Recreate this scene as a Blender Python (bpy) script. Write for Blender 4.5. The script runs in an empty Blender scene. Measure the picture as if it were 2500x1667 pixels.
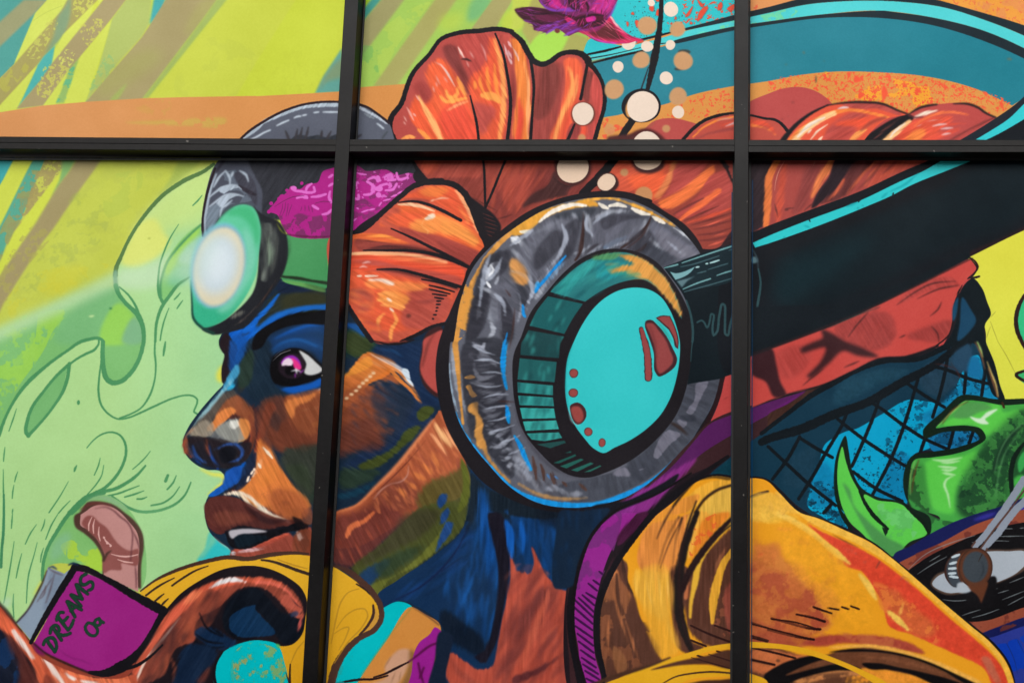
import bpy, bmesh, math
import numpy as np
from mathutils import Vector

# ---------------------------------------------------------------- camera, sky, sun, exposure
scene = bpy.context.scene
D = bpy.data
PITCH = math.radians(11.35)          # camera looks slightly up at the shop front
FPX = 3472.0                         # 50 mm lens on a 2500 px wide picture
CX, CY = 1874.0, 833.5               # principal point (the picture is an off-centre crop, hence the shift)
CAM = Vector((0.0, -5.09, 1.60))
FRAME_D = 0.075                      # mullions stand this far proud of the panes
cam_data = D.cameras.new('camera'); cam = D.objects.new('camera', cam_data)
scene.collection.objects.link(cam); scene.camera = cam
cam.location = CAM; cam.rotation_euler = (math.radians(90) + PITCH, 0, 0)
cam_data.sensor_fit = 'HORIZONTAL'; cam_data.sensor_width = 36.0; cam_data.lens = 36.0 * FPX / 2500.0
cam_data.shift_x = 0.5 - CX / 2500.0
cam_data.clip_end = 500.0

SUN_EL, SUN_AZ = math.radians(27), math.radians(-4)      # veiled sun, high in front of the wall
world = D.worlds.new('World'); scene.world = world; world.use_nodes = True
wn = world.node_tree; wn.nodes.clear()
sky = wn.nodes.new('ShaderNodeTexSky'); sky.sky_type = 'NISHITA'; sky.sun_disc = False
sky.sun_elevation = SUN_EL; sky.sun_rotation = math.pi - SUN_AZ
sky.air_density = 1.0; sky.dust_density = 6.0; sky.ozone_density = 1.0
grey = wn.nodes.new('ShaderNodeHueSaturation'); grey.inputs['Saturation'].default_value = 0.12   # cloud cover
bg = wn.nodes.new('ShaderNodeBackground'); bg.inputs['Strength'].default_value = 0.10
wo = wn.nodes.new('ShaderNodeOutputWorld')
wn.links.new(sky.outputs[0], grey.inputs['Color']); wn.links.new(grey.outputs[0], bg.inputs['Color']); wn.links.new(bg.outputs[0], wo.inputs['Surface'])
sun_data = D.lights.new('sun', 'SUN'); sun_data.energy = 2.5; sun_data.angle = math.radians(40); sun_data.color = (1.0, 0.97, 0.93)
sun = D.objects.new('sun', sun_data); scene.collection.objects.link(sun); sun.location = (3, -12, 14)
sdir = Vector((math.sin(SUN_AZ) * math.cos(SUN_EL), -math.cos(SUN_AZ) * math.cos(SUN_EL), math.sin(SUN_EL)))
sun.rotation_euler = sdir.to_track_quat('Z', 'Y').to_euler()
vs = scene.view_settings; vs.view_transform = 'Standard'; vs.look = 'None'; vs.gamma = 1.0; vs.exposure = -0.03; vs.use_curve_mapping = False
scene.render.film_transparent = False

# ---------------------------------------------------------------- photo pixel -> point on an upright plane y = const
def wall_at(px, py, y=0.0):
    u, v = (px - CX) / FPX, (py - CY) / FPX
    t = (y - CAM.y) / (math.cos(PITCH) + v * math.sin(PITCH))
    return CAM.x + t * u, CAM.z + t * (math.sin(PITCH) - v * math.cos(PITCH))

FY = -FRAME_D                                          # plane of the frame's face
RAIL_Z1 = wall_at(1300, 340.3, FY)[1]; RAIL_Z0 = wall_at(1300, 370.6, FY)[1]
ML = (wall_at(820.3, 355, FY)[0], wall_at(853.3, 355, FY)[0])
MR = (wall_at(1793.3, 355, FY)[0], wall_at(1827.5, 355, FY)[0])
MW = 0.5 * (ML[1] - ML[0] + MR[1] - MR[0])
XL, XR = 0.5 * (ML[0] + ML[1]), 0.5 * (MR[0] + MR[1])
STEP = XR - XL
MX = [XL - STEP, XL, XR, XR + STEP]                    # mullion centres
Z_SILL, Z_HEAD = 0.34, 4.62

# ---------------------------------------------------------------- mesh and object helpers
def mesh_obj(name, bm, mat, parent=None):
    me = D.meshes.new(name); bm.normal_update(); bm.to_mesh(me); bm.free()
    o = D.objects.new(name, me); scene.collection.objects.link(o)
    me.materials.append(mat)
    if parent is not None: o.parent = parent
    return o
def empty(name, loc):
    o = D.objects.new(name, None); scene.collection.objects.link(o); o.location = loc; o.empty_display_size = 0.2
    return o
def tag(o, **kw):
    for k, v in kw.items(): o[k] = v
    return o
def box(bm, x0, x1, y0, y1, z0, z1, bevel=0.0):
    m = bmesh.ops.create_cube(bm, size=1.0)['verts']
    for v in m:
        v.co = Vector((x0 + (v.co.x + .5) * (x1 - x0), y0 + (v.co.y + .5) * (y1 - y0), z0 + (v.co.z + .5) * (z1 - z0)))
    if bevel:
        es = list({e for v in m for e in v.link_edges})
        bmesh.ops.bevel(bm, geom=es, offset=bevel, segments=2, profile=0.7, affect='EDGES')
def prism(bm, profile, x0, x1):                        # (y, z) outline swept along x
    a = [bm.verts.new((x0, y, z)) for y, z in profile]; b = [bm.verts.new((x1, y, z)) for y, z in profile]
    n = len(profile)
    bm.faces.new(a[::-1]); bm.faces.new(b)
    for i in range(n): bm.faces.new((a[i], a[(i + 1) % n], b[(i + 1) % n], b[i]))
    bmesh.ops.recalc_face_normals(bm, faces=bm.faces)

# ---------------------------------------------------------------- materials
def mat_new(name):
    m = D.materials.new(name); m.use_nodes = True
    nt = m.node_tree; b = nt.nodes['Principled BSDF']
    return m, nt, b
def nd(nt, kind, **kw):
    n = nt.nodes.new(kind)
    for k, v in kw.items():
        if k.startswith('_'): setattr(n, k[1:], v)
        else: n.inputs[k.replace('__', ' ')].default_value = v
    return n
def metal(name, base, rough, spec):
    """satin black anodised aluminium: faint streaks, dust, small paint chips"""
    m, nt, b = mat_new(name)
    co = nd(nt, 'ShaderNodeTexCoord')
    mp = nd(nt, 'ShaderNodeMapping'); mp.inputs['Scale'].default_value = (60, 60, 60)
    nt.links.new(co.outputs['Object'], mp.inputs['Vector'])
    n1 = nd(nt, 'ShaderNodeTexNoise', Scale=1.0, Detail=6.0, Roughness=0.7); nt.links.new(mp.outputs[0], n1.inputs['Vector'])
    n2 = nd(nt, 'ShaderNodeTexNoise', Scale=5.0, Detail=4.0); nt.links.new(co.outputs['Object'], n2.inputs['Vector'])
    n3 = nd(nt, 'ShaderNodeTexNoise', Scale=46.0, Detail=2.0); nt.links.new(co.outputs['Object'], n3.inputs['Vector'])
    cr = nd(nt, 'ShaderNodeValToRGB'); e = cr.color_ramp.elements
    e[0].position = 0.30; e[0].color = (*[c * 0.55 for c in base], 1); e[1].position = 0.72; e[1].color = (*[c * 1.9 for c in base], 1)
    mixn = nd(nt, 'ShaderNodeMath', _operation='MULTIPLY_ADD'); mixn.inputs[1].default_value = 0.5
    sc = nd(nt, 'ShaderNodeMath', _operation='MULTIPLY'); sc.inputs[1].default_value = 0.5
    nt.links.new(n2.outputs['Fac'], sc.inputs[0]); nt.links.new(n1.outputs['Fac'], mixn.inputs[0]); nt.links.new(sc.outputs[0], mixn.inputs[2])
    nt.links.new(mixn.outputs[0], cr.inputs['Fac'])
    chip = nd(nt, 'ShaderNodeMapRange'); chip.inputs['From Min'].default_value = 0.745; chip.inputs['From Max'].default_value = 0.775
    nt.links.new(n3.outputs['Fac'], chip.inputs['Value'])
    mx = nd(nt, 'ShaderNodeMix', _data_type='RGBA'); mx.inputs['B'].default_value = (0.12, 0.11, 0.10, 1)
    nt.links.new(chip.outputs[0], mx.inputs['Factor']); nt.links.new(cr.outputs['Color'], mx.inputs['A'])
    nt.links.new(mx.outputs['Result'], b.inputs['Base Color'])
    rr = nd(nt, 'ShaderNodeMapRange'); rr.inputs['To Min'].default_value = rough - .08; rr.inputs['To Max'].default_value = rough + .12
    nt.links.new(n2.outputs['Fac'], rr.inputs['Value']); nt.links.new(rr.outputs[0], b.inputs['Roughness'])
    b.inputs['Metallic'].default_value = 0.0; b.inputs['Specular IOR Level'].default_value = spec
    bp = nd(nt, 'ShaderNodeBump', Strength=0.06, Distance=0.001); nt.links.new(n1.outputs['Fac'], bp.inputs['Height']); nt.links.new(bp.outputs[0], b.inputs['Normal'])
    return m
def plain(name, col, rough, scale=20.0, amp=0.25, bump=0.0):
    m, nt, b = mat_new(name)
    co = nd(nt, 'ShaderNodeTexCoord'); n = nd(nt, 'ShaderNodeTexNoise', Scale=scale, Detail=8.0, Roughness=0.65)
    nt.links.new(co.outputs['Object'], n.inputs['Vector'])
    cr = nd(nt, 'ShaderNodeValToRGB'); e = cr.color_ramp.elements
    e[0].position = .3; e[0].color = (*[c * (1 - amp) for c in col], 1); e[1].position = .7; e[1].color = (*[c * (1 + amp) for c in col], 1)
    nt.links.new(n.outputs['Fac'], cr.inputs['Fac']); nt.links.new(cr.outputs['Color'], b.inputs['Base Color'])
    b.inputs['Roughness'].default_value = rough
    if bump:
        bp = nd(nt, 'ShaderNodeBump', Strength=bump, Distance=0.01); nt.links.new(n.outputs['Fac'], bp.inputs['Height']); nt.links.new(bp.outputs[0], b.inputs['Normal'])
    return m
M_FRAME = metal('black_aluminium', (0.0050, 0.0046, 0.0050), 0.38, 0.085)
M_RAIL = metal('weathered_black_aluminium', (0.0080, 0.0074, 0.0074), 0.46, 0.11)
M_RUBBER = plain('black_rubber', (0.004, 0.004, 0.0045), 0.7, 60)
M_BRICK = plain('dark_brick', (0.20, 0.14, 0.12), 0.9, 6.0, 0.3)
M_GLASS = plain('dark_window_glass', (0.02, 0.025, 0.03), 0.1, 2.0)
M_SHEEN = plain('grey_gasket_sheen', (0.16, 0.17, 0.18), 0.4, 40)  # sky reflection on the gasket, put into the colour as flat grey
M_CONC = plain('pavement_concrete', (0.30, 0.29, 0.275), 0.9, 3.0, 0.2, 0.3)
M_WALL = plain('charcoal_render', (0.09, 0.09, 0.095), 0.85, 8.0, 0.2, 0.3)
# ---------------------------------------------------------------- print painter
# Rasterises the vinyl print (smooth filled shapes, brush lines, speckle) into a pixel array in WALL space.
TILE_Y = {0: 0.0, 1: 417.0, 2: 834.0, 3: 1250.0}

class Painter:
    def __init__(s, w, h, to_raster, unit):
        s.W, s.H, s.to_raster, s.unit = w, h, to_raster, unit
        s.img = np.zeros((h, w, 3), np.float32)
        s.clips = []
        s.rng = np.random.default_rng(7)
        s.noise = {k: s.fractal(k) for k in (3, 7, 18, 50, 140)}
        s.brk = 1.7
        s.br = None                                                       # direction of the bristle marks in soft-edged paint
        s.bristle = {a: s.streak(a) for a in (0, 30, 60, 90, 120, 150)}
        s.bristle['blot'] = 0.5 * s.noise[7] + 0.5 * s.noise[18]

    def streak(s, ang, centre=None, cell=5.0, stretch=11.0):              # noise drawn out along a direction, or out from a centre
        yy = np.arange(s.H, dtype=np.float32)[:, None]; xx = np.arange(s.W, dtype=np.float32)[None, :]
        c = cell * s.unit
        if centre is None:
            ca, sa = np.cos(np.radians(ang)), np.sin(np.radians(ang))
            u = (xx * ca + yy * sa) / (c * stretch); v = (-xx * sa + yy * ca) / c
        else:
            dx, dy = xx - centre[0], yy - centre[1]
            r = np.hypot(dx, dy) + 1e-3
            u = r / (c * stretch * .6) + 0.0 * dx; v = np.arctan2(dy, dx) * (230 * s.unit / c)
        out = 0
        for k, amp in ((1.0, 1.0), (2.1, .55)):
            U = (u * k - (u * k).min()); V = (v * k - (v * k).min())
            ui = U.astype(np.int32); vi = V.astype(np.int32); fu = U - ui; fv = V - vi
            fu = fu * fu * (3 - 2 * fu); fv = fv * fv * (3 - 2 * fv)
            g = s.rng.random(512 * 512).astype(np.float32)
            a0 = (vi & 511) * 512; a1 = ((vi + 1) & 511) * 512; b0 = ui & 511; b1 = (ui + 1) & 511
            out = out + amp * ((g[a0 + b0] * (1 - fu) + g[a0 + b1] * fu) * (1 - fv) + (g[a1 + b0] * (1 - fu) + g[a1 + b1] * fu) * fv)
        lo, hi = np.percentile(out[::7, ::7], (2, 98))
        return np.clip((out - lo) / (hi - lo), 0, 1).astype(np.float32)

    def fractal(s, cell):                       # smooth noise, 0..1, about `cell` photo pixels per blob; each octave turned so no grid shows
        out = np.zeros((s.H, s.W), np.float32); amp = 1.0; tot = 0.0
        c = max(1.6, cell * s.unit)
        yy = np.arange(s.H, dtype=np.float32)[:, None]; xx = np.arange(s.W, dtype=np.float32)[None, :]
        for k in range(4):
            th = 0.6 + 1.1 * k; ca, sa = np.cos(th) / c, np.sin(th) / c
            u = xx * ca - yy * sa; v = xx * sa + yy * ca
            u -= u.min(); v -= v.min()
            ui = u.astype(np.int32); vi = v.astype(np.int32)
            gw = 256; g = s.rng.random(gw * gw).astype(np.float32)
            fu = u - ui; fv = v - vi
            fu = fu * fu * (3 - 2 * fu); fv = fv * fv * (3 - 2 * fv)
            a0 = (vi & 255) * gw; a1 = ((vi + 1) & 255) * gw; b0 = ui & 255; b1 = (ui + 1) & 255
            r0 = g[a0 + b0] * (1 - fu) + g[a0 + b1] * fu
            r1 = g[a1 + b0] * (1 - fu) + g[a1 + b1] * fu
            out += amp * (r0 * (1 - fv) + r1 * fv); tot += amp
            amp *= 0.62
            if c <= 1.6: break
            c = max(1.6, c * 0.5)
        out /= tot
        lo, hi = np.percentile(out[::7, ::7], (2, 98))
        return np.clip((out - lo) / (hi - lo), 0, 1)

    # ---- reading shapes:  "B1 620,0 560,80! C1 12,40"  (tile, then tile pixels; ! marks a sharp corner)
    def read(s, txt):
        pts, cor = [], []
        ox, oy, k = 0.0, 0.0, 1.0 / 3.76
        for t in txt.split():
            if ',' not in t:
                if t == 'F': ox, oy, k = 0.0, 0.0, 2500 / 2352
                elif t == 'G': ox, oy, k = 420.0, 700.0, 1.0 / 1.2443
                elif t == 'H': ox, oy, k = 1060.0, 450.0, 1.0 / 1.0932
                elif t == 'K': ox, oy, k = 1709.0, 561.0, 1.0 / 1.5942
                elif t == 'V': ox, oy, k = 1367.0, 1074.0, 1.0 / 1.1862
                elif t == 'Z': ox, oy, k = 70.0, 1370.0, 1.0 / 3.732
                elif t == 'P': ox, oy, k = 0.0, 0.0, 1.0
                else: ox, oy, k = 625.0 * 'ABCD'.index(t[0]), TILE_Y[int(t[1])], 1.0 / 3.76
                continue
            c = t.endswith('!'); a, b = t.rstrip('!').split(',')
            pts.append((ox + float(a) * k, oy + float(b) * k)); cor.append(c)
        return np.array(s.to_raster(np.array(pts, np.float64))), cor

    def curve(s, txt, closed, sharp=False):
        p, cor = s.read(txt)
        n = len(p)
        if sharp or n < 3: return p
        out = []
        segs = n if closed else n - 1
        for i in range(segs):
            p1, p2 = p[i], p[(i + 1) % n]
            p0 = p[(i - 1) % n] if (closed or i > 0) else p1
            p3 = p[(i + 2) % n] if (closed or i + 2 < n) else p2
            d = np.hypot(*(p2 - p1))
            def tang(a, b, c):
                da, dc = np.hypot(*(b - a)), np.hypot(*(c - b))
                if da < 1e-6 or dc < 1e-6: return (c - a) * 0.5
                t = (b - a) / da * dc / (da + dc) + (c - b) / dc * da / (da + dc)
                return t * min(d, 2.2 * min(da, dc))
            t1 = (p2 - p1) if cor[i] else tang(p0, p1, p2)
            t2 = (p2 - p1) if cor[(i + 1) % n] else tang(p1, p2, p3)
            m = int(min(24, max(2, d / 5)))
            u = (np.arange(m) / m)[:, None]
            out.append((2*u**3-3*u**2+1)*p1 + (u**3-2*u**2+u)*t1 + (-2*u**3+3*u**2)*p2 + (u**3-u**2)*t2)
        if not closed: out.append(p[-1:])
        return np.concatenate(out)

    # ---- coverage masks: (x0, y0, array)
    def cover(s, p, pad=0):
        SS = 3
        x0 = max(0, int(np.floor(p[:, 0].min())) - pad); x1 = min(s.W, int(np.ceil(p[:, 0].max())) + 1 + pad)
        y0 = max(0, int(np.floor(p[:, 1].min())) - pad); y1 = min(s.H, int(np.ceil(p[:, 1].max())) + 1 + pad)
        if x1 <= x0 or y1 <= y0: return None
        w, h = x1 - x0, y1 - y0
        a = p - (x0, y0); b = np.roll(a, -1, 0)
        ya, yb = a[:, 1] * SS - 0.5, b[:, 1] * SS - 0.5
        lo, hi = np.minimum(ya, yb), np.maximum(ya, yb)
        r0 = np.clip(np.ceil(lo), 0, h * SS).astype(int); r1 = np.clip(np.ceil(hi), 0, h * SS).astype(int)
        cnt = r1 - r0
        tot = int(cnt.sum())
        if tot == 0: return None
        e = np.repeat(np.arange(len(a)), cnt)
        row = np.arange(tot) - np.repeat(np.cumsum(cnt) - cnt, cnt) + r0[e]
        t = (row - ya[e]) / (yb[e] - ya[e])
        x = np.clip(a[e, 0] + t * (b[e, 0] - a[e, 0]), 0, w - 1e-3)
        sg = np.where(yb > ya, 1, -1)[e]
        o = np.lexsort((x, row)); row, x, sg = row[o], x[o], sg[o]
        wd = np.cumsum(sg); pv = wd - sg
        st, en = (pv == 0), (wd == 0)
        D = np.zeros(h * SS * (w + 2), np.float64)
        for sel, f in ((st, 1.0), (en, -1.0)):
            xi = x[sel].astype(int); fr = x[sel] - xi
            base = row[sel] * (w + 2) + xi
            D += f * np.bincount(base, 1 - fr, D.size) + f * np.bincount(base + 1, fr, D.size)
        m = np.cumsum(D.reshape(h * SS, w + 2), 1)[:, :w].reshape(h, SS, w).mean(1)
        return x0, y0, np.clip(m, 0, 1).astype(np.float32)

    def blur(s, m, r):
        r = int(round(r))
        if r < 1: return m
        for ax in (0, 1):
            for _ in range(2):
                q = np.pad(m, [(r + 1, r) if k == ax else (0, 0) for k in (0, 1)])
                c = np.cumsum(q, ax, dtype=np.float64)
                n = m.shape[ax]
                m = (np.take(c, range(2 * r + 1, 2 * r + 1 + n), ax) - np.take(c, range(0, n), ax)) / (2 * r + 1)
        return m.astype(np.float32)

    def mask(s, txt, soft=0, sharp=False):
        r = soft * s.unit / 3.76
        mk = s.cover(s.curve(txt, True, sharp), int(2 * r) + 2)
        if mk is None: return None
        x0, y0, m = mk
        return x0, y0, s.blur(m, r)

    def stroke_mask(s, p, w, taper, rough, soft):
        d = np.hypot(*np.diff(p, axis=0).T); L = np.concatenate([[0], np.cumsum(d)])
        if L[-1] < 1e-6: return None
        n = int(max(4, min(400, L[-1] / max(1.5, w * 0.25))))
        u = np.linspace(0, L[-1], n)
        q = np.stack([np.interp(u, L, p[:, 0]), np.interp(u, L, p[:, 1])], 1)
        t = np.gradient(q, axis=0); t /= np.maximum(1e-9, np.hypot(t[:, 0], t[:, 1]))[:, None]
        nr = np.stack([-t[:, 1], t[:, 0]], 1)
        v = u / L[-1]
        ww = np.full(n, w * 0.5)
        if isinstance(taper, (tuple, list)):
            ww = ww * np.interp(v, np.linspace(0, 1, len(taper)), taper)
        wl = ww * (1 + rough * s.rng.uniform(-1, 1, n)); wr = ww * (1 + rough * s.rng.uniform(-1, 1, n))
        th = np.linspace(0, np.pi, 7)[1:-1]
        c1 = [q[-1] + (nr[-1] * np.cos(a) + t[-1] * np.sin(a)) * ww[-1] for a in th]
        c0 = [q[0] + (-nr[0] * np.cos(a) - t[0] * np.sin(a)) * ww[0] for a in th]
        poly = np.concatenate([q + nr * wl[:, None], c1, (q - nr * wr[:, None])[::-1], c0])
        r = soft * s.unit / 3.76
        mk = s.cover(poly, int(2 * r) + 2)
        if mk is None: return None
        return mk[0], mk[1], s.blur(mk[2], r)

    # ---- laying paint
    def comp(s, mk, col, a=1.0, tx=0.0, ns=18, grad=None, soft=0):
        if mk is None: return
        x0, y0, m = mk
        for c in s.clips:
            if c is None: return
            cx, cy, cm = c
            X0, Y0 = max(x0, cx), max(y0, cy)
            X1, Y1 = min(x0 + m.shape[1], cx + cm.shape[1]), min(y0 + m.shape[0], cy + cm.shape[0])
            if X1 <= X0 or Y1 <= Y0: return
            m = m[Y0 - y0:Y1 - y0, X0 - x0:X1 - x0] * cm[Y0 - cy:Y1 - cy, X0 - cx:X1 - cx]
            x0, y0 = X0, Y0
        h, w = m.shape
        k = m * a
        if tx:
            nz = s.noise[ns][y0:y0 + h, x0:x0 + w]
            k = k * np.clip(1 - tx * 2 * nz, 0, 1) if tx > 0 else k * np.clip((nz + tx) * 4, 0, 1)
        col = np.array(col, np.float32) / 255
        if s.br is not None and soft >= 5:                                # bristles: break up the soft edge and streak the colour
            n = s.bristle[s.br][y0:y0 + h, x0:x0 + w] - 0.5
            q = np.clip(m + n * s.brk * m * (1 - m), 0, 1)
            k = q * q * (3 - 2 * q) * a
            col = col * (1 + 0.14 * n[..., None]) + 0.02 * n[..., None]
        k = k[..., None]
        if grad is not None:
            txt, col2 = grad
            g, _ = s.read(txt); d = g[1] - g[0]
            yy, xx = np.mgrid[y0:y0 + h, x0:x0 + w]
            t = np.clip(((xx - g[0][0]) * d[0] + (yy - g[0][1]) * d[1]) / (d @ d), 0, 1)[..., None].astype(np.float32)
            col = col * (1 - t) + np.array(col2, np.float32) / 255 * t
        b = s.img[y0:y0 + h, x0:x0 + w]
        b += (col - b) * k

    def F(s, col, txt, soft=0, a=1.0, tx=0.0, ns=18, g=None):            # smooth filled shape
        s.comp(s.mask(txt, soft), col, a, tx, ns, g, soft)
    def Q(s, col, txt, soft=0, a=1.0, tx=0.0, ns=18, g=None):            # straight-edged shape
        s.comp(s.mask(txt, soft, True), col, a, tx, ns, g, soft)
    def L(s, col, w, txt, t=None, soft=0, a=1.0, rough=0.10, tx=0.0, ns=7):    # brush line, w in tile pixels
        s.comp(s.stroke_mask(s.curve(txt, False), w * s.unit / 3.76, t, rough, soft), col, a, tx, ns, None, soft)
    def M(s, col, w, txts, t=None, soft=0, a=1.0, rough=0.10):           # several lines alike, split by |
        tile = ''
        for x in txts.split('|'):
            f = x.split()
            if ',' not in f[0]: tile = f[0]
            else: x = tile + ' ' + x
            s.L(col, w, x, t, soft, a, rough)
    def O(s, col, txt, soft=0, a=1.0, wob=0.03):                         # discs "C0 x,y,r ..." in tile pixels
        tile = 'F'
        for tkn in txt.split():
            if ',' not in tkn: tile = tkn; continue
            v = [float(q) for q in tkn.split(',')]
            rx, ry = v[2], (v[3] if len(v) > 3 else v[2])
            ph = s.rng.uniform(0, 6.28)
            pts = []
            for i in range(14):
                an = i / 14 * 2 * np.pi
                r = 1 + wob * np.sin(2 * an + ph) + wob * 0.5 * np.sin(3 * an + 2 * ph)
                pts.append('%.1f,%.1f' % (v[0] + rx * r * np.cos(an), v[1] + ry * r * np.sin(an)))
            s.F(col, tile + ' ' + ' '.join(pts), soft, a)
    def hatch(s, cols, n, txt, ang, ln, w, soft=2, a=0.6, spread=14, seed=None, bend=0.0):   # dry brush strokes inside a shape
        rng = np.random.default_rng(seed if seed is not None else n)
        mk = s.mask(txt, 4)
        if mk is None: return
        x0, y0, m = mk
        ys, xs = np.nonzero(m > 0.5)
        if len(xs) == 0: return
        s.clips.append(mk)
        k = s.unit / 3.76
        for _ in range(n):
            j = rng.integers(len(xs)); c = np.array([x0 + xs[j], y0 + ys[j]], float)
            th = np.radians(ang + rng.normal(0, spread)); l = ln * k * rng.uniform(0.5, 1.3)
            d = np.array([np.cos(th), np.sin(th)]); nn = np.array([-d[1], d[0]])
            p = np.array([c - d * l / 2, c + nn * bend * l, c + d * l / 2])
            col = cols[rng.integers(len(cols))]
            s.comp(s.stroke_mask(p, w * k * rng.uniform(0.5, 1.3), (0.3, 1, 0.8, 0.2), 0.25, soft), col, a * rng.uniform(0.5, 1))
        s.clips.pop()
    def speck(s, col, txt, ns, th, a=1.0, off=0, soft=0, edge=14.0):     # blots where the noise passes a threshold
        mk = s.mask(txt, soft)
        if mk is None: return
        x0, y0, m = mk; h, w = m.shape
        nz = np.roll(s.noise[ns], off * 97, 1)[y0:y0 + h, x0:x0 + w]
        s.comp((x0, y0, m * np.clip((nz - th) * edge, 0, 1)), col, a)
    def clip(s, txt, soft=0): s.clips.append(s.mask(txt, soft))
    def unclip(s): s.clips.pop()
# ---------------------------------------------------------------- the print, traced shape by shape
BLK = (24, 22, 27); INK = (30, 27, 32); CREAM = (238, 218, 200)
LIME = (203, 214, 78); LIMB = (197, 210, 66); OLV = (166, 155, 110); OLY = (170, 163, 100)
TEAL = (74, 170, 166); PGRN = (176, 192, 108); ORA = (214, 150, 96)
RED = (228, 84, 60); DRED = (181, 76, 70); BRED = (128, 58, 54); ORG = (240, 132, 62); PEA = (250, 176, 108)

def ellt(tile, cx, cy, rx, ry, rot, n=16):
    out = []
    for i in range(n):
        a = 2 * math.pi * i / n
        x, y = rx * math.cos(a), ry * math.sin(a)
        out.append('%.1f,%.1f' % (cx + x * math.cos(rot) - y * math.sin(rot), cy + x * math.sin(rot) + y * math.cos(rot)))
    return tile + ' ' + ' '.join(out)

def paint_backdrop(p):
    F, Q, L, M, O, H, S = p.F, p.Q, p.L, p.M, p.O, p.hatch, p.speck
    p.img[:] = np.array((190, 200, 85), np.float32) / 255
    p.br = None
    # upper left pane: diagonal spray bands
    Q((207, 218, 84), 'P -400,-500 900,-500 900,360 -400,360', g=('P 100,150 800,150', (198, 210, 62)))
    Q((84, 160, 152), 'A0 -900,-900 1100,-900 430,0 330,115 130,590 0,720 -900,1600')
    Q((156, 158, 118), 'A0 220,0 440,0 330,115 0,430 -700,1100 -700,800 0,200', 10)
    Q((208, 220, 100), 'A0 440,0 900,-500 1000,-500 620,0 560,110 130,585 320,130', 3)
    L((180, 195, 90), 7, 'A0 310,190 400,130 570,55', a=.7)
    Q((168, 160, 98), 'A0 620,0 900,-300 1200,-300 900,0 850,50 580,320 340,600 0,970 -500,1500 -500,1250 0,720 130,590 560,105', 4)
    F((118, 160, 135), 'A0 640,-30 600,60 540,140 490,340 420,500 500,430 590,310 640,160', 14, .7)
    S((205, 208, 98), 'A0 690,0 880,0 820,80 700,160 660,90', 7, .52, .8)
    S((200, 204, 100), 'A0 480,170 530,190 420,430 360,540 240,520 320,380', 7, .55, .75, 3)
    S((190, 190, 80), 'A0 180,560 260,600 160,760 20,860 0,740', 18, .5, .5, 5)
    Q((210, 222, 98), 'A0 860,40 835,130 820,165 470,600 500,480 580,320', 3)
    Q((84, 178, 172), 'A0 505,420 475,595 440,660 370,750 150,1000 200,920 345,600 400,520', 4)
    Q((205, 218, 96), 'A0 345,600 150,1000 0,1035 -400,1300 -400,1230 0,970', 3)
    Q((168, 155, 112), 'A0 950,0 1250,-360 1500,-360 1160,0 1020,180 740,520 400,970 150,1002 370,740 480,580 820,160', 3)
    Q((208, 220, 98), 'A0 900,-20 950,-10 905,45', 2)
    S((212, 216, 110), 'A0 560,460 690,480 620,620 560,600', 7, .55, .9, 2)
    S((205, 205, 98), 'A0 430,600 640,640 540,760 420,900 350,880', 7, .5, .75, 4)
    S((205, 205, 98), 'A0 740,240 960,170 820,430 780,400', 7, .6, .75, 6)
    Q((150, 186, 108), 'A0 735,530 590,945 505,955 640,630', 8)
    S((96, 180, 140), 'A0 720,570 590,945 515,945 640,640', 18, .55, .8, 1)
    Q((204, 217, 92), 'A0 625,645 395,972 510,955 615,690', 3)
    Q((207, 219, 94), 'A0 1028,178 985,340 780,940 592,945 720,560 742,520', 3)
    Q(PGRN, 'A0 1160,0 1400,-320 1600,-320 1390,0 1370,220 1300,340 1000,670 780,945 880,700 985,340 1028,178', 4)
    S((140, 190, 125), 'A0 1000,500 1060,600 860,850 790,940 900,640', 18, .5, .6, 2)
    Q((74, 170, 172), 'A0 1410,0 1500,-100 1600,-100 1520,0 1490,90 1400,200 1380,240 1375,200', 8)
    Q((168, 156, 110), 'A0 1520,0 1800,-400 2300,-400 1990,0 1860,180 1310,910 780,945 870,840 1300,345 1400,195', 6)
    F((165, 168, 95), 'A0 1000,640 1400,450 1500,500 1200,760 900,900 880,820', 60, .5)
    F((160, 180, 95), 'A0 1160,770 1060,930 1010,930 1090,830', 10, .8)
    F((170, 170, 98), 'A0 1880,0 2050,0 1900,160 1700,330', 30, .5)
    Q((160, 182, 98), 'A0 1990,0 2200,-300 2300,-300 2085,0 1360,905 1305,910 1860,180', 9)
    Q((196, 205, 82), 'A0 2085,0 2400,-300 B0 800,-300 370,0 0,580 A0 2170,890 1360,905', 4, .6)
    S((176, 186, 78), 'A0 1900,350 2340,500 2200,900 1600,820', 50, .6, .2, 2, 0, 5)
    Q(LIMB, 'B0 370,0 600,-300 900,-300 840,0 790,470 620,700 540,870 A0 2170,890 B0 0,585', 5)
    S((186, 196, 60), 'B0 0,500 560,560 560,850 0,880', 18, .62, .22, 7, 0, 5)
    Q((96, 160, 150), 'B0 790,440 780,850 540,860 620,700', 8)
    F((130, 148, 108), 'B0 790,540 790,700 640,760 580,830 640,690', 20, .8)
    # upper middle pane, green bands left of the flower
    Q((160, 198, 90), 'B0 870,-400 2350,-400 C0 800,-400 800,500 0,600 B0 2350,900 860,900')
    Q((160, 196, 48), 'B0 880,-200 1200,-200 1050,0 990,80 860,300')
    Q((66, 150, 138), 'B0 1060,0 1250,-260 1340,-260 1150,0 1000,180 960,260 960,120', 10)
    Q((156, 152, 102), 'B0 1150,0 1350,-280 1560,-280 1360,0 1040,430 900,600 900,300', 9)
    S((120, 180, 95), 'B0 960,420 1100,440 1080,760 960,780', 50, .45, .6, 1)
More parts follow.
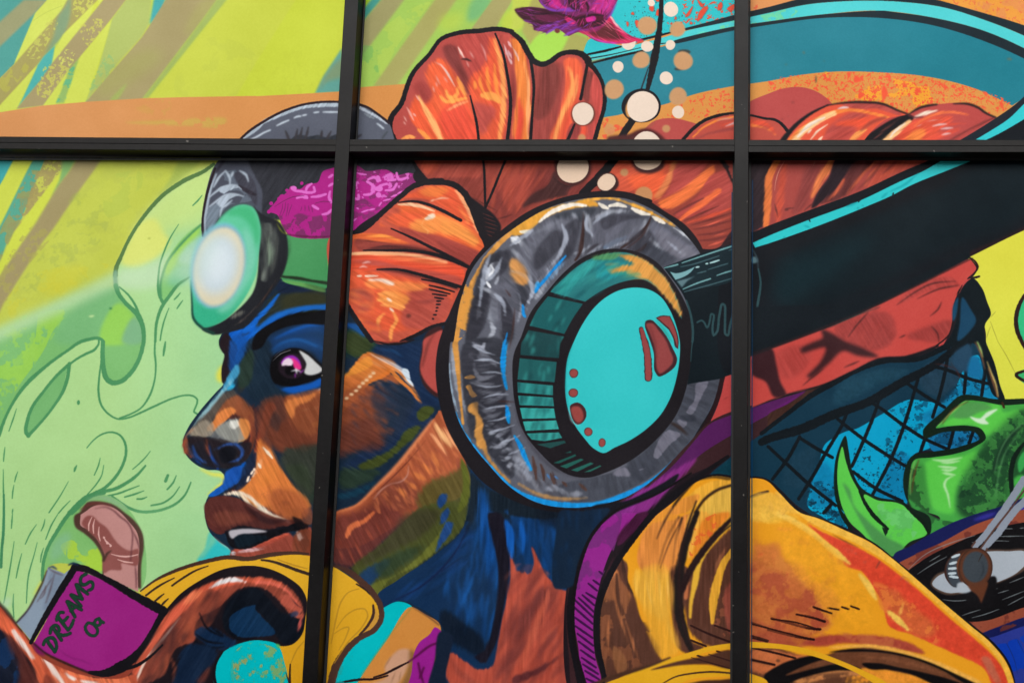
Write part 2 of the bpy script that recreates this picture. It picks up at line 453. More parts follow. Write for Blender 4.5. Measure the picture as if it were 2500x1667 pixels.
    S((178, 205, 88), 'B0 1150,300 1600,20 1300,420 1150,700', 50, .5, .7, 3)
    Q((168, 165, 98), 'B0 1640,0 1840,-280 2040,-280 1840,0 1300,785 1075,795', 8)
    F((110, 178, 125), 'B0 2010,-20 2160,-20 2020,190 1950,200', 24, .8)
    F((182, 205, 80), 'B0 1700,160 1900,130 1850,270 1680,270', 34, .7)
    Q((166, 160, 102), 'B0 2170,0 2380,-300 2600,-300 C0 0,10 B0 2200,260 1975,270', 7)
    F((190, 208, 74), 'B0 2290,120 C0 60,60 100,260 0,300 B0 2250,260', 22, .9)
    Q((190, 205, 84), 'C0 0,-60 300,-300 300,0 190,110 60,260 0,280', 8)
    Q((172, 170, 92), 'C0 190,-40 330,-40 330,260 170,420 90,290', 12)
    F((168, 218, 84), 'C0 210,350 420,260 540,330 470,460 300,590 150,470', 8)
    Q((168, 168, 92), 'C0 540,300 720,360 660,500 450,490', 10)
    Q(ORA, 'A0 0,1032 -900,1250 -900,1500 B0 2000,1500 2000,760 1370,772 960,802 760,842 540,856 0,885 A0 2350,882 1700,893 1300,905 800,936 400,970', 0, g=('A0 300,1100 B0 1400,1000', (213, 143, 76)))
    S((200, 172, 84), 'A0 1150,1125 1500,1105 2080,1095 2070,1160 1700,1155', 18, .25, .75, 2, 12)
    S((204, 160, 82), 'A0 1250,930 1640,930 1600,1040 1250,1000', 18, .62, .5, 5, 10)
    p.br = 'blot'
    # teal sky, splash and head band, upper middle and right panes
    Q((218, 146, 78), 'C0 700,-500 P 3000,-500 P 3000,340 C0 700,1300')
    F((46, 192, 200), 'C0 1000,-300 960,20 900,140 1000,310 1150,370 1050,420 700,370 650,490! 720,520 1000,440 1580,270 2060,150 D0 300,-40! 300,-300!')
    S((214, 84, 62), 'C0 1560,-20 2050,-20 2050,110 1660,230 1400,230 1560,120', 7, .76, 1, 1, 4, 22)
    S((60, 60, 66), 'C0 1060,60 1560,60 1560,260 1350,330 1060,330', 3, .88, .9, 4, 4, 22)
    for q in ('1700,0 1760,60 1740,70', '1660,55 1620,150 1590,160 1640,80', '1780,60 1800,70 1700,200 1720,110', '1920,20 1930,70 1890,100 1890,50',
              '2040,40 2030,100 1970,90', '1270,50 1300,60 1290,110 1260,90', '1310,0 1360,0 1340,20', '1340,80 1350,150 1320,140', '1160,190 1150,260 1130,190',
              '1050,200 1070,210 1060,250', '1110,110 1120,140 1090,130', '1500,150 1510,180 1490,180', '1640,200 1660,220 1630,225', '1190,360 1210,380 1140,400'):
        F((70, 50, 55), 'C0 ' + ' '.join('%d,%d' % (float(a.split(',')[0]) + 2, float(a.split(',')[1]) + 1) for a in q.split()), 4)
        F((218, 80, 58), 'C0 ' + q, 2)
    F((230, 154, 62), 'D0 1400,-60 1900,90 2500,260 2700,-400 1300,-400', 0)
    S((225, 110, 70), 'D0 1500,0 2350,0 2350,220 1900,90', 7, .72, .8, 3)
    S((222, 140, 84), 'D0 1500,-200 2500,-200 2350,220 1900,90', 50, .5, .7, 1)
    F((224, 150, 92), 'D0 -150,-100 350,-60 300,0 0,70 -150,110')
    S((230, 96, 66), 'D0 -120,-60 350,-30 100,60 -120,110', 18, .66, .9, 3)
    TE = (42, 130, 148)
    F(TE, 'C0 700,610 1180,480 1500,400 2040,270 D0 0,225 500,160 1000,150 1500,220 2000,380 2350,530 2500,640 2500,800 2350,900 2240,970! 1900,815 1500,712 1000,665 600,660 300,690 0,747 C0 2040,790 1620,885 1430,950 1000,1050 800,1110', g=('C0 1700,600 D0 2000,700', (30, 124, 142)))
    F((218, 148, 74), 'C0 760,1120 1000,1052 1430,962 1620,884 2040,793 D0 0,747 300,690 600,660 1000,665 1500,712 1900,815 2240,970! 2000,1300 C0 700,1300')
    S((244, 168, 46), 'D0 500,680 900,690 1700,900 1500,1000 1000,960 620,800', 50, .55, .8, 5)
    S((238, 92, 60), 'D0 0,750 700,665 1500,715 2230,970 2090,1060 1280,1060 590,960 440,830 0,830', 7, .73, 1, 2, 2, 22)
    S((238, 92, 60), 'D0 0,750 700,665 1500,715 2230,970 2090,1060 1280,1060 590,960 440,830 0,830', 3, .78, .9, 4, 2, 16)
    for q in ('760,664 720,668 745,720', '800,690 860,740 790,760', '840,840 890,870 830,910', '930,780 980,850 1020,790 960,830', '1060,780 1100,860 1060,920 1040,840', '1110,690 1130,760 1100,740',
              '1360,800 1410,850 1350,850', '1250,740 1260,800 1240,800', '1610,780 1650,800 1620,820', '2120,930 2160,950 2150,1000', '1960,970 2010,1000 1960,990', '20,755 50,770 20,790', '180,735 200,750 175,760'):
        F((238, 88, 58), 'D0 ' + q, 3)
    S((236, 92, 62), 'C0 1620,920 2040,830 2040,1010 1700,1080 1370,1080', 7, .72, .95, 2, 3, 22)
    S((236, 92, 62), 'C0 840,1110 1060,1060 1060,1200 840,1270', 18, .64, .9, 4)
    # black outlines and cyan edge of the band
    F((78, 205, 210), 'C0 690,560 720,520 1300,370 1600,285 2040,185 D0 0,120 350,45 700,14 1200,18 1600,68 2000,190 2350,330 2700,500 2700,640 2350,445 2000,292 1500,162 1000,100 500,135 0,200 C0 2040,245 1500,385 720,580')
    S((110, 225, 190), 'C0 1500,290 2040,190 2040,240 1500,380', 50, .45, .6, 2)
    S((120, 215, 150), 'C0 1900,220 D0 0,130 300,70 200,170 0,195 C0 1900,260', 18, .55, .7, 2)
    F((26, 40, 48), 'C0 1580,262! 1800,205 2040,140 D0 0,68 350,-20 700,-60 1450,-20 1900,100 2350,235 2700,370 2700,520 2350,330 2000,190 1600,68 1200,18 700,14 350,45 0,122 C0 2040,190 1800,240 1590,283!', 2)
    F((26, 40, 48), 'C0 1480,382 2040,245 D0 0,200 500,135 950,102 1060,100! 1500,162 2000,292 2350,445 2700,640 2700,740 2350,540 2000,386 1500,232 1000,166 500,168 0,232 C0 2040,282 1500,400', 2)
    M(BLK, 26, 'C0 700,500 850,470 1000,430|1190,365 1340,330 1480,295', (.8, 1, .6))
    M(BLK, 26, 'C0 700,585 950,525 1200,468 1320,440', (1, 1, .7))
    M(BLK, 12, 'C0 700,540 900,505 1180,440|1300,410 1450,395', (1, .8, .5))
    L((150, 170, 120), 22, 'C0 700,572 850,535', (1, .3), 4)
    O((120, 105, 80), 'D0 330,485,14 515,560,10 2215,545,26,14 165,595,10', 8, .5)
    L((50, 60, 60), 16, 'D0 440,700 440,760', (.5, 1, .5), 4, .7)

def paint_upper(p):
    F, Q, L, M, O, H, S = p.F, p.Q, p.L, p.M, p.O, p.hatch, p.speck
    p.br = 150
    # ---- twisted red hair at the top right
    F((184, 76, 74), 'D0 -200,960 0,862 150,812 290,800 420,830 540,905 600,970 500,1400 -200,1400')
    F((184, 78, 74), 'C0 1100,1300 1200,1200 1300,1115 1450,1085 1600,1110 1720,1160 1700,1320')
    O((120, 60, 60), 'D0 225,940,18,12 130,1095,14 185,1065,10', 8, .6)
    L((150, 90, 70), 22, 'C0 1180,1200 1280,1150 1340,1080', (.3, 1, .3), 6, .5)
    F((190, 80, 68), 'C0 1560,1320 1750,1135 1900,1072 2040,1052 D0 0,1098 100,1130 185,1230 100,1320')
    L(RED, 60, 'C0 1880,1150 2040,1140 D0 0,1150 60,1220', (.3, 1, .5), 14)
    L(ORG, 30, 'C0 1660,1260 1760,1170 1900,1100 2040,1075', (.5, 1, .6), 6)
    L(ORG, 26, 'C0 2200,1150 D0 0,1190 80,1250', (.8, .3), 8)
    L((215, 150, 150), 14, 'C0 1880,1110 1960,1090 2030,1090', (.3, 1, .4), 4)
    L((220, 180, 185), 22, 'C0 1960,1160 2000,1145 2040,1130', (.3, 1), 4)
    L((140, 62, 62), 30, 'C0 1650,1300 1800,1230 2040,1180', (.4, 1), 12, .7)
    L(BLK, 34, 'C0 1555,1300 1660,1185 1760,1110 1900,1060 2040,1040 D0 -20,1090 60,1100 120,1135 175,1200', (1, 1, .9, .6, .7, 1))
    p.clip('D0 120,1400 250,1160 400,1045 550,975 700,945 900,940 1050,955 1200,1020 1290,1052 1050,1180 840,1320')
    Q((228, 88, 62), 'D0 0,900 1400,900 1400,1450 0,1450')
    F(DRED, 'D0 680,960 900,935 1200,1010 1230,1060 1000,1000 780,1000', 10)
    F(DRED, 'D0 650,1100 780,1030 930,1060 820,1160 700,1250 560,1300 520,1230', 24)
    F((232, 84, 56), 'D0 600,1150 800,1090 1000,1090 900,1160 700,1160', 20)
    F((190, 76, 68), 'D0 500,1300 620,1200 820,1180 760,1300', 30)
    L(ORG, 40, 'D0 180,1300 330,1170 560,1050 760,1010 950,1040 1110,1080', (.9, 1, .9, .8, .5), 8)
    L((250, 200, 140), 60, 'D0 230,1310 330,1200 470,1100 610,1040', (1, 1, .7), 8)
    L((245, 225, 205), 40, 'D0 270,1260 380,1150 520,1080', (.4, 1, .4), 6)
    M((244, 205, 180), 24, 'D0 380,1300 450,1210 550,1140|360,1230 400,1190|450,1310 500,1250', (.4, 1, .3), 6)
    L((225, 205, 210), 24, 'D0 640,1000 690,988 735,988', (.3, 1, .5), 3)
    L((238, 150, 80), 60, 'D0 760,1300 830,1230 900,1190', (.6, 1, .3), 8)
    L((150, 70, 60), 40, 'D0 850,1200 960,1120 1080,1080', (.5, 1, .6), 12, .7)
    p.unclip()
    p.clip('D0 820,1400 1100,1090 1280,1050 1400,990 1550,960 1830,955 1930,990 2000,1040 2100,1085 1740,1330')
    Q((184, 74, 70), 'D0 800,900 2200,900 2200,1450 800,1450')
    F(BLK, 'D0 820,1330 1000,1180 1180,1080 1290,1050 1340,1075 1100,1280 1050,1330', 4)
    L((90, 50, 48), 26, 'D0 960,1300 1080,1180 1230,1080', (.5, 1, .4), 8)
    F((226, 84, 60), 'D0 1150,1320 1300,1130 1500,1070 1700,1080 1600,1180 1500,1320', 26)
    F((240, 128, 62), 'D0 1250,1320 1330,1200 1440,1180 1380,1320', 20)
    L((248, 190, 130), 66, 'D0 1060,1320 1160,1220 1300,1110', (1, 1, .5), 8)
    L((245, 225, 205), 44, 'D0 1340,1080 1440,1040 1560,1015', (.4, 1, .3), 8)
    L((245, 225, 205), 30, 'D0 1120,1260 1180,1190 1260,1130', (.4, 1, .4), 6)
    L((235, 110, 66), 34, 'D0 1340,1160 1500,1060 1680,1030 1840,1055', (.5, 1, .4), 10)
    L((225, 80, 60), 30, 'D0 1480,1200 1640,1150 1820,1130', (.3, 1, .3), 10)
    L((225, 80, 60), 50, 'D0 1420,1310 1600,1240 1760,1180', (.5, 1, .3), 14)
    M((226, 180, 180), 22, 'D0 1510,1160 1570,1145 1640,1140|1585,1185 1640,1178 1695,1175|1595,1240 1640,1228 1675,1225', (.4, 1, .4), 4)
    M((216, 130, 120), 16, 'D0 1450,1120 1520,1105 1600,1100|1360,1170 1420,1140', (.3, 1, .3), 6)
    L((100, 45, 45), 26, 'D0 1600,1330 1850,1190 2080,1080', (.6, 1), 8, .8)
    p.unclip()
    M(BLK, 40, 'D0 120,1310 250,1155 390,1045 550,965', (1.3, 1, .7, .3), 3)
    M((40, 28, 30), 24, 'D0 540,968 700,945 900,940 1050,955 1200,1018 1290,1052|1290,1050 1400,988 1550,960|1700,955 1830,955 1930,990 2000,1040 2090,1080', (.4, 1, 1, .7), 3)
    L((90, 40, 45), 20, 'D0 1290,1060 1350,1080 1420,1075', (1, .5), 3, .8)
    # lower end of the cyan head band, seen again under the rail
    F((28, 36, 46), 'D0 2600,700 2360,880! 2250,975 2090,1085 1740,1300 1400,1480 1500,1568 2600,1568 2600,900')
    F((50, 200, 208), 'D0 1905,1283! 2060,1190 2210,1090 2350,955 2500,820 2700,640 2700,800 2500,1040 2350,1150 2140,1290!')
    F((26, 36, 46), 'D0 2140,1290! 2350,1150 2700,850 2700,1700 2000,1600')
    p.br = 30
    # ---- purple flower
    F((118, 42, 98), 'C0 230,-60 250,20 320,80 420,105! 250,75 150,65 25,92! 110,150 170,185! 110,195! 190,230 200,280! 300,300 320,310! 380,262 520,335! 600,300 790,385 950,403 1100,392 1210,368! 1090,330 980,240 905,150 930,80 1000,-60')
    F((66, 28, 44), 'C0 25,92 150,68 300,85 480,120 600,180 480,250 300,215 200,275 190,230 110,195', 10)
    F((110, 36, 74), 'C0 200,120 380,140 520,190 420,230 280,200', 16, .8)
    F((60, 24, 36), 'C0 500,-20 640,0 720,60 640,110 540,90', 14, .8)
    F((80, 26, 46), 'C0 560,180 700,130 860,140 850,190 760,250 640,270', 14)
    F((196, 36, 130), 'C0 320,20 420,-20 470,60 560,95 430,95 340,60', 12, .9)
    F((196, 40, 130), 'C0 780,-20 940,-20 900,100 820,130 740,100', 18, .9)
    F((170, 36, 110), 'C0 640,0 700,20 720,100 640,110', 14, .6)
    M((205, 60, 150), 16, 'C0 780,0 770,60 700,110|880,20 850,100|620,0 650,80', (.4, 1, .4), 5)
    F((205, 40, 140), 'C0 680,165 730,140 775,165 750,205 690,205', 6)
    F((226, 46, 120), 'C0 480,150 530,160 590,210 540,245 500,205', 8)
    M((128, 60, 178), 26, 'C0 260,10 310,70 400,100 490,85 590,70|450,95 530,100 620,95|230,270 330,235 430,200 480,180|330,300 400,260 560,230|480,330 560,290 640,255|620,280 760,265 850,210 930,90 960,20|440,260 520,215 570,190', (.4, 1, .8, .2), 4)
    M((160, 60, 170), 18, 'C0 330,200 420,240 470,260|400,60 440,90|300,240 360,250', (.3, 1, .3), 4)
    F((214, 40, 92), 'C0 610,290 700,330 800,375 950,400 1110,392 1200,368 1080,335 960,230 900,150 860,200 780,260 680,285', 4)
    F((96, 40, 46), 'C0 690,300 820,240 900,200 960,270 1080,350 1000,370 820,350', 20)
    L((200, 60, 170), 18, 'C0 700,330 820,380 960,398 1080,395', (.4, 1, .3), 5)
    L((245, 190, 195), 30, 'C0 905,155 960,235 1060,320', (.5, .8, .2), 5)
    L((228, 40, 100), 50, 'C0 960,250 1040,330 1160,375', (.4, 1, .4), 10)
    L((150, 40, 110), 60, 'C0 640,285 760,270 860,200', (.4, 1, .5), 12, .7)
    M((44, 18, 34), 24, 'C0 520,-20 540,60 600,105|660,0 700,70 690,120|560,190 650,160 760,140 870,150|640,240 740,210 840,190|130,110 260,130 380,120|210,240 300,215 400,225|740,250 820,220 880,170', (.3, 1, .9, .3), 5, .9)
    M((180, 60, 170), 16, 'C0 840,-10 830,50 790,110|900,0 880,60 840,110|360,10 400,60 460,85|560,20 560,70|700,10 720,60|480,270 540,240 600,225', (.3, 1, .4), 4, .85)
    M((140, 70, 190), 18, 'C0 250,275 300,262 350,235|310,318 350,285 400,270|500,330 520,300|110,190 170,200 230,240', (.4, 1, .3), 3)
    H([(60, 22, 40), (112, 34, 84), (150, 50, 150), (86, 30, 60)], 70, 'C0 40,92 200,72 420,110 600,150 560,250 400,240 220,270 120,195', 14, 120, 9, 2, .8, 14, 61)
    H([(128, 60, 180), (190, 50, 150), (70, 24, 50), (220, 60, 140)], 90, 'C0 250,-20 960,-20 900,120 760,250 560,230 420,110 300,60', 120, 90, 9, 2, .8, 30, 62)
    H([(128, 60, 178), (96, 34, 110), (150, 70, 190)], 46, 'C0 200,250 420,220 640,240 560,300 400,290 320,310 220,290', 155, 90, 10, 2, .9, 20, 63)
    H([(230, 50, 110), (130, 40, 60), (240, 110, 140), (90, 36, 50)], 40, 'C0 640,290 880,190 1000,280 1150,365 960,395 780,370', 35, 140, 9, 2, .7, 8, 64)
    O((110, 50, 50), 'C0 415,285,22', 5)
    # ---- big red bloom behind the ear
    BL = 'B0 1290,1400 1215,1180 1240,1080 1330,950 1385,800 1430,690 1600,490 1700,360 1850,305 2050,285 2230,265 2350,290 C0 20,305 90,375 150,500 210,575 290,595 350,570 450,500 550,475 650,500 715,590 765,650 820,740 855,890 840,1020 790,1200 750,1400'
    F(DRED, BL, 0)
    p.clip(BL)
    p.br = 60
    # left petal
    F((232, 96, 58), 'B0 1570,620 1700,540 1800,640 1900,830 1960,900 1990,1000 2050,1300 1700,1300 1620,1100 1530,900 1600,900', 26)
    F((232, 92, 56), 'B0 1420,1000 1480,860 1540,850 1640,980 1750,1300 1620,1300 1520,1200 1430,1130', 22)
    F((166, 66, 62), 'B0 1440,780 1500,740 1620,880 1560,960 1460,860', 26)
    F((128, 56, 54), 'B0 1720,420 1830,420 1880,560 1960,740 1985,880 1930,860 1850,680 1760,560', 18)
    F((184, 74, 68), 'B0 1850,340 2130,320 2120,600 2010,720 1930,640 1880,480', 16)
    F((230, 92, 60), 'B0 1960,720 2100,600 2150,330 2200,360 2260,600 2280,900 2240,1300 2070,1300 2000,1100 1970,900', 24)
    F(DRED, 'B0 1990,940 2100,960 2200,1000 2150,1150 2060,1250 2020,1100', 30, .9)
    F((228, 80, 58), 'B0 1700,1020 1900,960 1980,1080 2040,1300 1760,1300', 30)
    M((247, 140, 66), 40, 'B0 2090,860 2060,780 2060,690|2160,880 2130,760 2120,620|2230,920 2200,740 2190,580|2010,820 2010,740', (.6, 1, .4), 10)
    L((250, 160, 90), 70, 'B0 2190,360 2240,560 2270,760 2270,1000 2230,1290', (.4, .8, .8, .5), 16)
    M((252, 160, 78), 44, 'B0 1740,830 1770,900 1840,880 1850,800|1690,880 1740,930 1840,920 1940,900|1840,710 1880,790 1930,880', (.4, 1, .5), 10)
    L((240, 150, 100), 30, 'B0 1750,1020 1860,960 1950,930', (.3, 1, .4), 10)
    F((250, 160, 80), 'B0 2050,880 2140,840 2240,900 2250,950 2150,920 2090,905', 12)
    L((252, 178, 110), 60, 'B0 1490,880 1540,980 1620,1120 1700,1290', (.3, .8, 1, .8), 10)
    L((250, 150, 70), 44, 'B0 1480,1190 1540,1230 1590,1290', (.4, 1, 1), 10)
    L((250, 160, 86), 44, 'B0 1340,1275 1400,1255 1460,1262', (.5, 1, .5), 6)
    M((232, 190, 180), 26, 'B0 1690,590 1740,650 1790,730 1830,800|1850,430 1880,490 1910,540', (.2, 1, .3), 5)
    M((228, 170, 165), 14, 'B0 1930,560 1955,620|1650,690 1670,740 1690,780|1620,790 1640,850|1720,700 1760,760|1960,470 2000,540|2060,400 2095,470 2115,560|1640,570 1720,610|1650,750 1665,800', (.2, 1, .3), 4, .85)
    M((226, 160, 150), 20, 'B0 1380,980 1420,1050 1450,1110|1350,1060 1385,1120|1460,870 1500,930|1440,1040 1470,1070|1350,1110 1380,1150', (.2, 1, .3), 5, .85)
    L(BLK, 22, 'B0 1885,545 1930,545 1975,565', (.4, 1, .4), 3, .8)
    p.br = 90
    # right lobes of the bloom
    F((182, 76, 68), 'B0 2230,330 2350,330 C0 80,400 160,560 190,800 180,1300 0,1300 B0 2330,900 2290,600', 6)
    F(ORG, 'C0 0,345 60,360 120,500 160,700 170,900 165,1290 40,1290 30,1000 40,800 20,560', 14)
    L((252, 170, 110), 40, 'C0 110,560 145,760 150,1000 150,1280', (.3, .8, 1, .9), 10)
    L((228, 78, 58), 70, 'C0 70,900 80,1100 60,1290', (.3, 1, 1), 18)
    F((150, 62, 58), 'C0 0,600 40,800 20,1000 0,1000', 14)
    M((228, 190, 195), 26, 'B0 2270,400 2300,480 2340,590|2310,380 2350,440|2310,460 2350,540|2330,540 2350,590|C0 0,430 40,500 60,560', (.3, 1, .4), 6, .8)
    F((160, 70, 64), 'C0 190,590 400,560 480,600 470,800 430,1000 340,1290 180,1290 200,900', 14)
    F((124, 56, 52), 'C0 290,600 400,580 440,700 400,900 300,1080 220,1100 240,800', 26)
    F((232, 96, 62), 'C0 490,540 600,540 650,640 640,800 590,950 480,1290 350,1290 420,1080 480,850 490,700', 14)
    L((250, 160, 90), 60, 'C0 520,620 560,760 530,900 440,1100 390,1280', (.4, 1, .7, .8), 16)
    L((252, 170, 100), 30, 'C0 600,680 590,850 540,980', (.3, 1, .3), 10)
    L(RED, 50, 'C0 630,720 600,900 500,1150 470,1290', (.4, .8, 1), 14)
    F((130, 58, 54), 'C0 680,650 740,660 720,820 690,950 650,900', 12)
    F((196, 78, 72), 'C0 760,680 820,800 840,950 800,1150 740,1290 700,1290 760,1000 720,850', 12)
    F(RED, 'C0 640,1130 680,1150 650,1290 590,1290', 14)
    F((150, 62, 60), 'C0 560,1130 620,1140 580,1290 510,1290', 12)
    M(BLK, 34, 'B0 2195,310 2260,470 2305,680 2335,900 2305,1310', (.5, .8, 1, 1), 2)
    M(BLK, 32, 'C0 150,460 178,600 200,800 188,1000 168,1310|690,600 665,730 630,910', (1, .9, .8, 1), 2)
    L(BLK, 30, 'C0 575,1140 545,1210 505,1300', (.6, 1, 1.1))
    L(BLK, 26, 'B0 1965,880 2000,1020 2025,1130 2045,1300', (.5, 1, 1))
    p.unclip()
    L(BLK, 50, 'B0 1275,1310 1225,1180 1240,1085 1335,950 1385,800 1430,690 1600,490 1700,360 1850,305 2050,285 2230,268 2350,292', (1.3, 1, .9, .8, 1, .9))
    L(BLK, 54, 'C0 -10,295 80,370 150,490 210,570 290,592 350,565 450,497 550,480 650,505 700,560', (.8, 1.1, 1, .9, 1.3))
    L(BLK, 44, 'C0 690,570 760,640 820,740 852,890 838,1020 800,1140 755,1300', (1.2, .8, .9, .9, 1))
    p.br = None
    # ---- stem with pearls
    L(BLK, 66, 'C0 1378,-300 1372,0 1360,200 1310,520 1245,820', (.6, .6, .8, 1.2, .6))
    L((40, 50, 60), 16, 'C0 1252,620 1215,730 1185,820', (.6, 1, 1))
    L(BLK, 70, 'C0 1110,1100 1040,1200 985,1290 900,1420', (1, 1, .9, .9))
    TAN = (200, 152, 108); PRL = (234, 214, 197)
    O((60, 50, 45), 'C0 1580,480,60,24 1530,635,40,14', 4, .8)
    O(TAN, 'C0 1240,238,87 1518,270,71 1185,552,80,78 1570,560,88 937,822,90 1523,885,82', 4)
    O((206, 150, 98), 'C0 895,1190,52', 6, .8)
    O((196, 142, 98), 'C0 1415,1182,36 640,1268,36', 5)
    F(BLK, 'C0 1195,815 1300,850 1365,960 1340,1060 1260,1115 1160,1125 1060,1090 1005,1000 1030,900 1100,840')
    F((214, 150, 80), 'C0 1060,940 1110,880 1110,1060 1070,1080 1040,1000', 4)
    F(PRL, 'C0 1205,838 1290,870 1345,960 1325,1050 1240,1110 1160,1120 1080,1070 1055,985 1080,900 1140,850', 2)
    O(PRL, 'C0 1278,28,33 1458,88,66,70 1240,428,56,50 1453,415,45 973,615,52 1415,718,60 1525,1030,57')
    F(PRL, 'C0 1005,405! 1070,400 1135,378! 1125,430 1070,462 1020,440', 2)
    F((110, 60, 50), 'C0 650,935 725,960 765,1050 730,1130 650,1158 570,1130 540,1050 575,965', 5)
    O(PRL, 'C0 650,1045,101')
    F((80, 34, 34), 'C0 1060,1260 1140,1200 1240,1180 1340,1220 1420,1300 1450,1420 1380,1560 1240,1592 1120,1540 1060,1420', 8)
    F((80, 40, 40), 'C0 870,1268 1000,1240 1130,1250 1100,1300 870,1300', 8)
    O(PRL, 'C0 1242,1384,150,176')
def paint_smoke(p):
    F, Q, L, M, O, H, S = p.F, p.Q, p.L, p.M, p.O, p.hatch, p.speck
    p.br = None
    # ---- lower left pane: bands behind the smoke
    Q((32, 28, 34), 'P 700,360 3000,360 3000,2300 -400,2300 -400,1667 500,1400')
    Q((194, 205, 84), 'P -400,362 830,362 760,1200 -400,2200')
    Q((66, 166, 170), 'A1 -700,-150 180,-150 0,130 -700,1300')
    Q((204, 216, 84), 'A1 150,-150 330,-150 250,0 60,400 0,500 -700,1700 -700,1250 0,140 70,0', 4)
    Q((90, 168, 146), 'A1 330,-150 440,-150 370,0 200,450 70,640 0,840 -500,1700 -500,1400 0,510 250,0', 6)
    S((150, 158, 100), 'A1 260,0 370,0 220,440 0,840 0,560 120,330', 50, .48, .9, 2)
    S((150, 150, 100), 'A1 300,0 370,0 220,440 60,640 120,330', 18, .5, .7, 3)
    Q((196, 200, 92), 'A1 440,-150 640,-150 560,0 530,110 260,480 120,600 0,860 0,830 200,440 370,0', 5)
    S((160, 150, 98), 'A1 440,-150 640,-150 560,0 530,60 300,340 200,440 370,0', 7, .52, .8, 2)
    S((165, 152, 98), 'A1 370,0 500,0 300,340 120,600 60,680 200,440', 18, .52, .8, 6)
    Q((206, 218, 80), 'A1 560,0 545,90 455,260 200,660 0,960 -400,1600 -400,1450 0,840 130,560 280,360 460,130', 4)
    Q((130, 180, 110), 'A1 570,-150 720,-150 640,0 470,240 545,90 565,0', 8)
    Q((162, 150, 106), 'A1 730,-150 960,-150 860,0 700,220 490,530 400,640 220,920 30,1220 0,1290 -400,1900 -400,1550 0,965 200,665 330,480 460,260 540,130 640,0', 8)
    S((172, 168, 90), 'A1 330,500 480,540 220,920 0,1250 0,1000', 18, .55, .6, 4)
    S((178, 188, 84), 'A1 880,0 1650,0 1100,800 300,1240 100,1240 500,560', 50, .5, .35, 2, 0, 4)
    S((160, 176, 88), 'A1 700,200 1000,420 820,760 500,900 240,1200 60,1240 500,600', 18, .58, .35, 3, 0, 5)
    F((203, 205, 72), 'A1 450,1000 560,900 760,880 700,1050 500,1150 400,1120', 34, .8)
    S((206, 204, 66), 'A1 60,1200 300,960 700,860 1000,860 600,1130 100,1360', 18, .5, .45, 5, 0, 5)
    Q((160, 182, 88), 'A1 1640,-100 1860,-100 1760,0 1480,230 1400,330 1560,80', 16, .8)
    S((176, 196, 84), 'A1 1000,60 1300,20 1200,330 1000,430', 50, .5, .5, 6)
    p.br = None
    # beam of the head lamp over the bands
    Q((128, 192, 118), 'A1 -900,1900 0,1480 700,1150 1060,1040 1330,1340 1340,1568 A2 1320,400 900,400 200,460 0,900 -900,1500', 34)
    S((160, 214, 84), 'A1 0,1500 300,1330 640,1290 500,1450 A2 400,80 150,440 0,700', 50, .5, .8, 2)
    S((158, 212, 90), 'A1 0,1450 600,1290 500,1500 A2 300,200 100,480 0,600', 18, .5, .6, 4)
    F((124, 188, 126), 'A1 700,1230 1060,1080 1090,1210 1000,1330 900,1530 500,1560', 26)
    F((150, 210, 92), 'A1 1090,1215 1230,1340 1180,1568 920,1568 920,1480', 14)
    F((128, 184, 138), 'A1 1230,1340 1300,1420 1310,1568 1120,1568 1150,1450', 16)
    Q((176, 218, 158), 'A1 1780,660 1700,1020 1060,1050 0,1560 -900,1900 -900,1750 0,1420 700,1100 1100,900', 44, .8)
    O((60, 130, 80), 'A1 1015,1262,14,9', 3)
    F((190, 225, 160), 'A1 810,1335 850,1322 870,1328 840,1345', 4)
    # ---- smoke body
    G1 = (178, 222, 150)
    F(G1, 'A1 1960,-60! 1700,75 1500,220 1350,380 1200,600 1100,800 1060,950 1075,1100 1140,1200 1270,1340 1315,1450 1315,1568 A2 1310,60 1280,150 1190,290 1100,365 1040,380 975,335 945,220 940,60 A1 945,1560! 900,1535 740,1568 A2 600,95 400,230 200,430 80,620 0,850 -60,1100 -30,1500 A3 -60,800 140,1010 300,900 390,640 500,300 700,200 1300,300 1290,700 2350,600 A2 2350,0 A1 2350,300', g=('A2 1000,600 2100,500', (166, 219, 160)))
    F((206, 228, 140), 'A1 1960,-60 1700,75 1500,220 1350,380 1230,580 1400,560 1700,430 1900,300', 50, .9)
    F((196, 226, 138), 'A1 1900,0 1890,480 1600,560 1300,640 1500,300', 60, .8)
    F((219, 229, 122), 'A1 1290,470 1420,440 1500,560 1560,640 1500,740 1380,840 1200,890 1110,850 1150,700 1200,600', 26)
    F((190, 224, 178), 'A1 1080,930 1300,890 1560,770 1800,640 1780,900 1500,1050 1250,1090 1090,1050', 34, .9)
    O((150, 165, 70), 'A1 1370,620,12,7', 4, .8)
    # opening in the smoke beside the lamp
    F((134, 200, 122), 'A1 1850,490 1740,560 1610,700 1520,860 1480,1000 1470,1120 1500,1215 1600,1080 1740,980 1800,800', 3)
    F((158, 214, 92), 'A1 1840,510 1700,620 1580,760 1510,900 1530,960 1650,800 1790,640', 16)
    F((160, 212, 190), 'A1 1850,600 1740,660 1640,830 1760,860 1800,740', 22, .8)
    F((120, 196, 150), 'A1 1560,960 1700,860 1760,880 1740,980 1600,1060 1540,1040', 26, .9)
    DG = (92, 128, 76); MG = (80, 150, 98)
    L(DG, 46, 'A1 1960,-60 1880,0 1700,85 1500,222 1350,382 1200,600 1110,790 1065,900 1060,960', (.7, 1, .9, .8, .7, 1))
    L((112, 158, 128), 42, 'A1 1060,930 1058,1000 1075,1090', (.9, 1), 6)
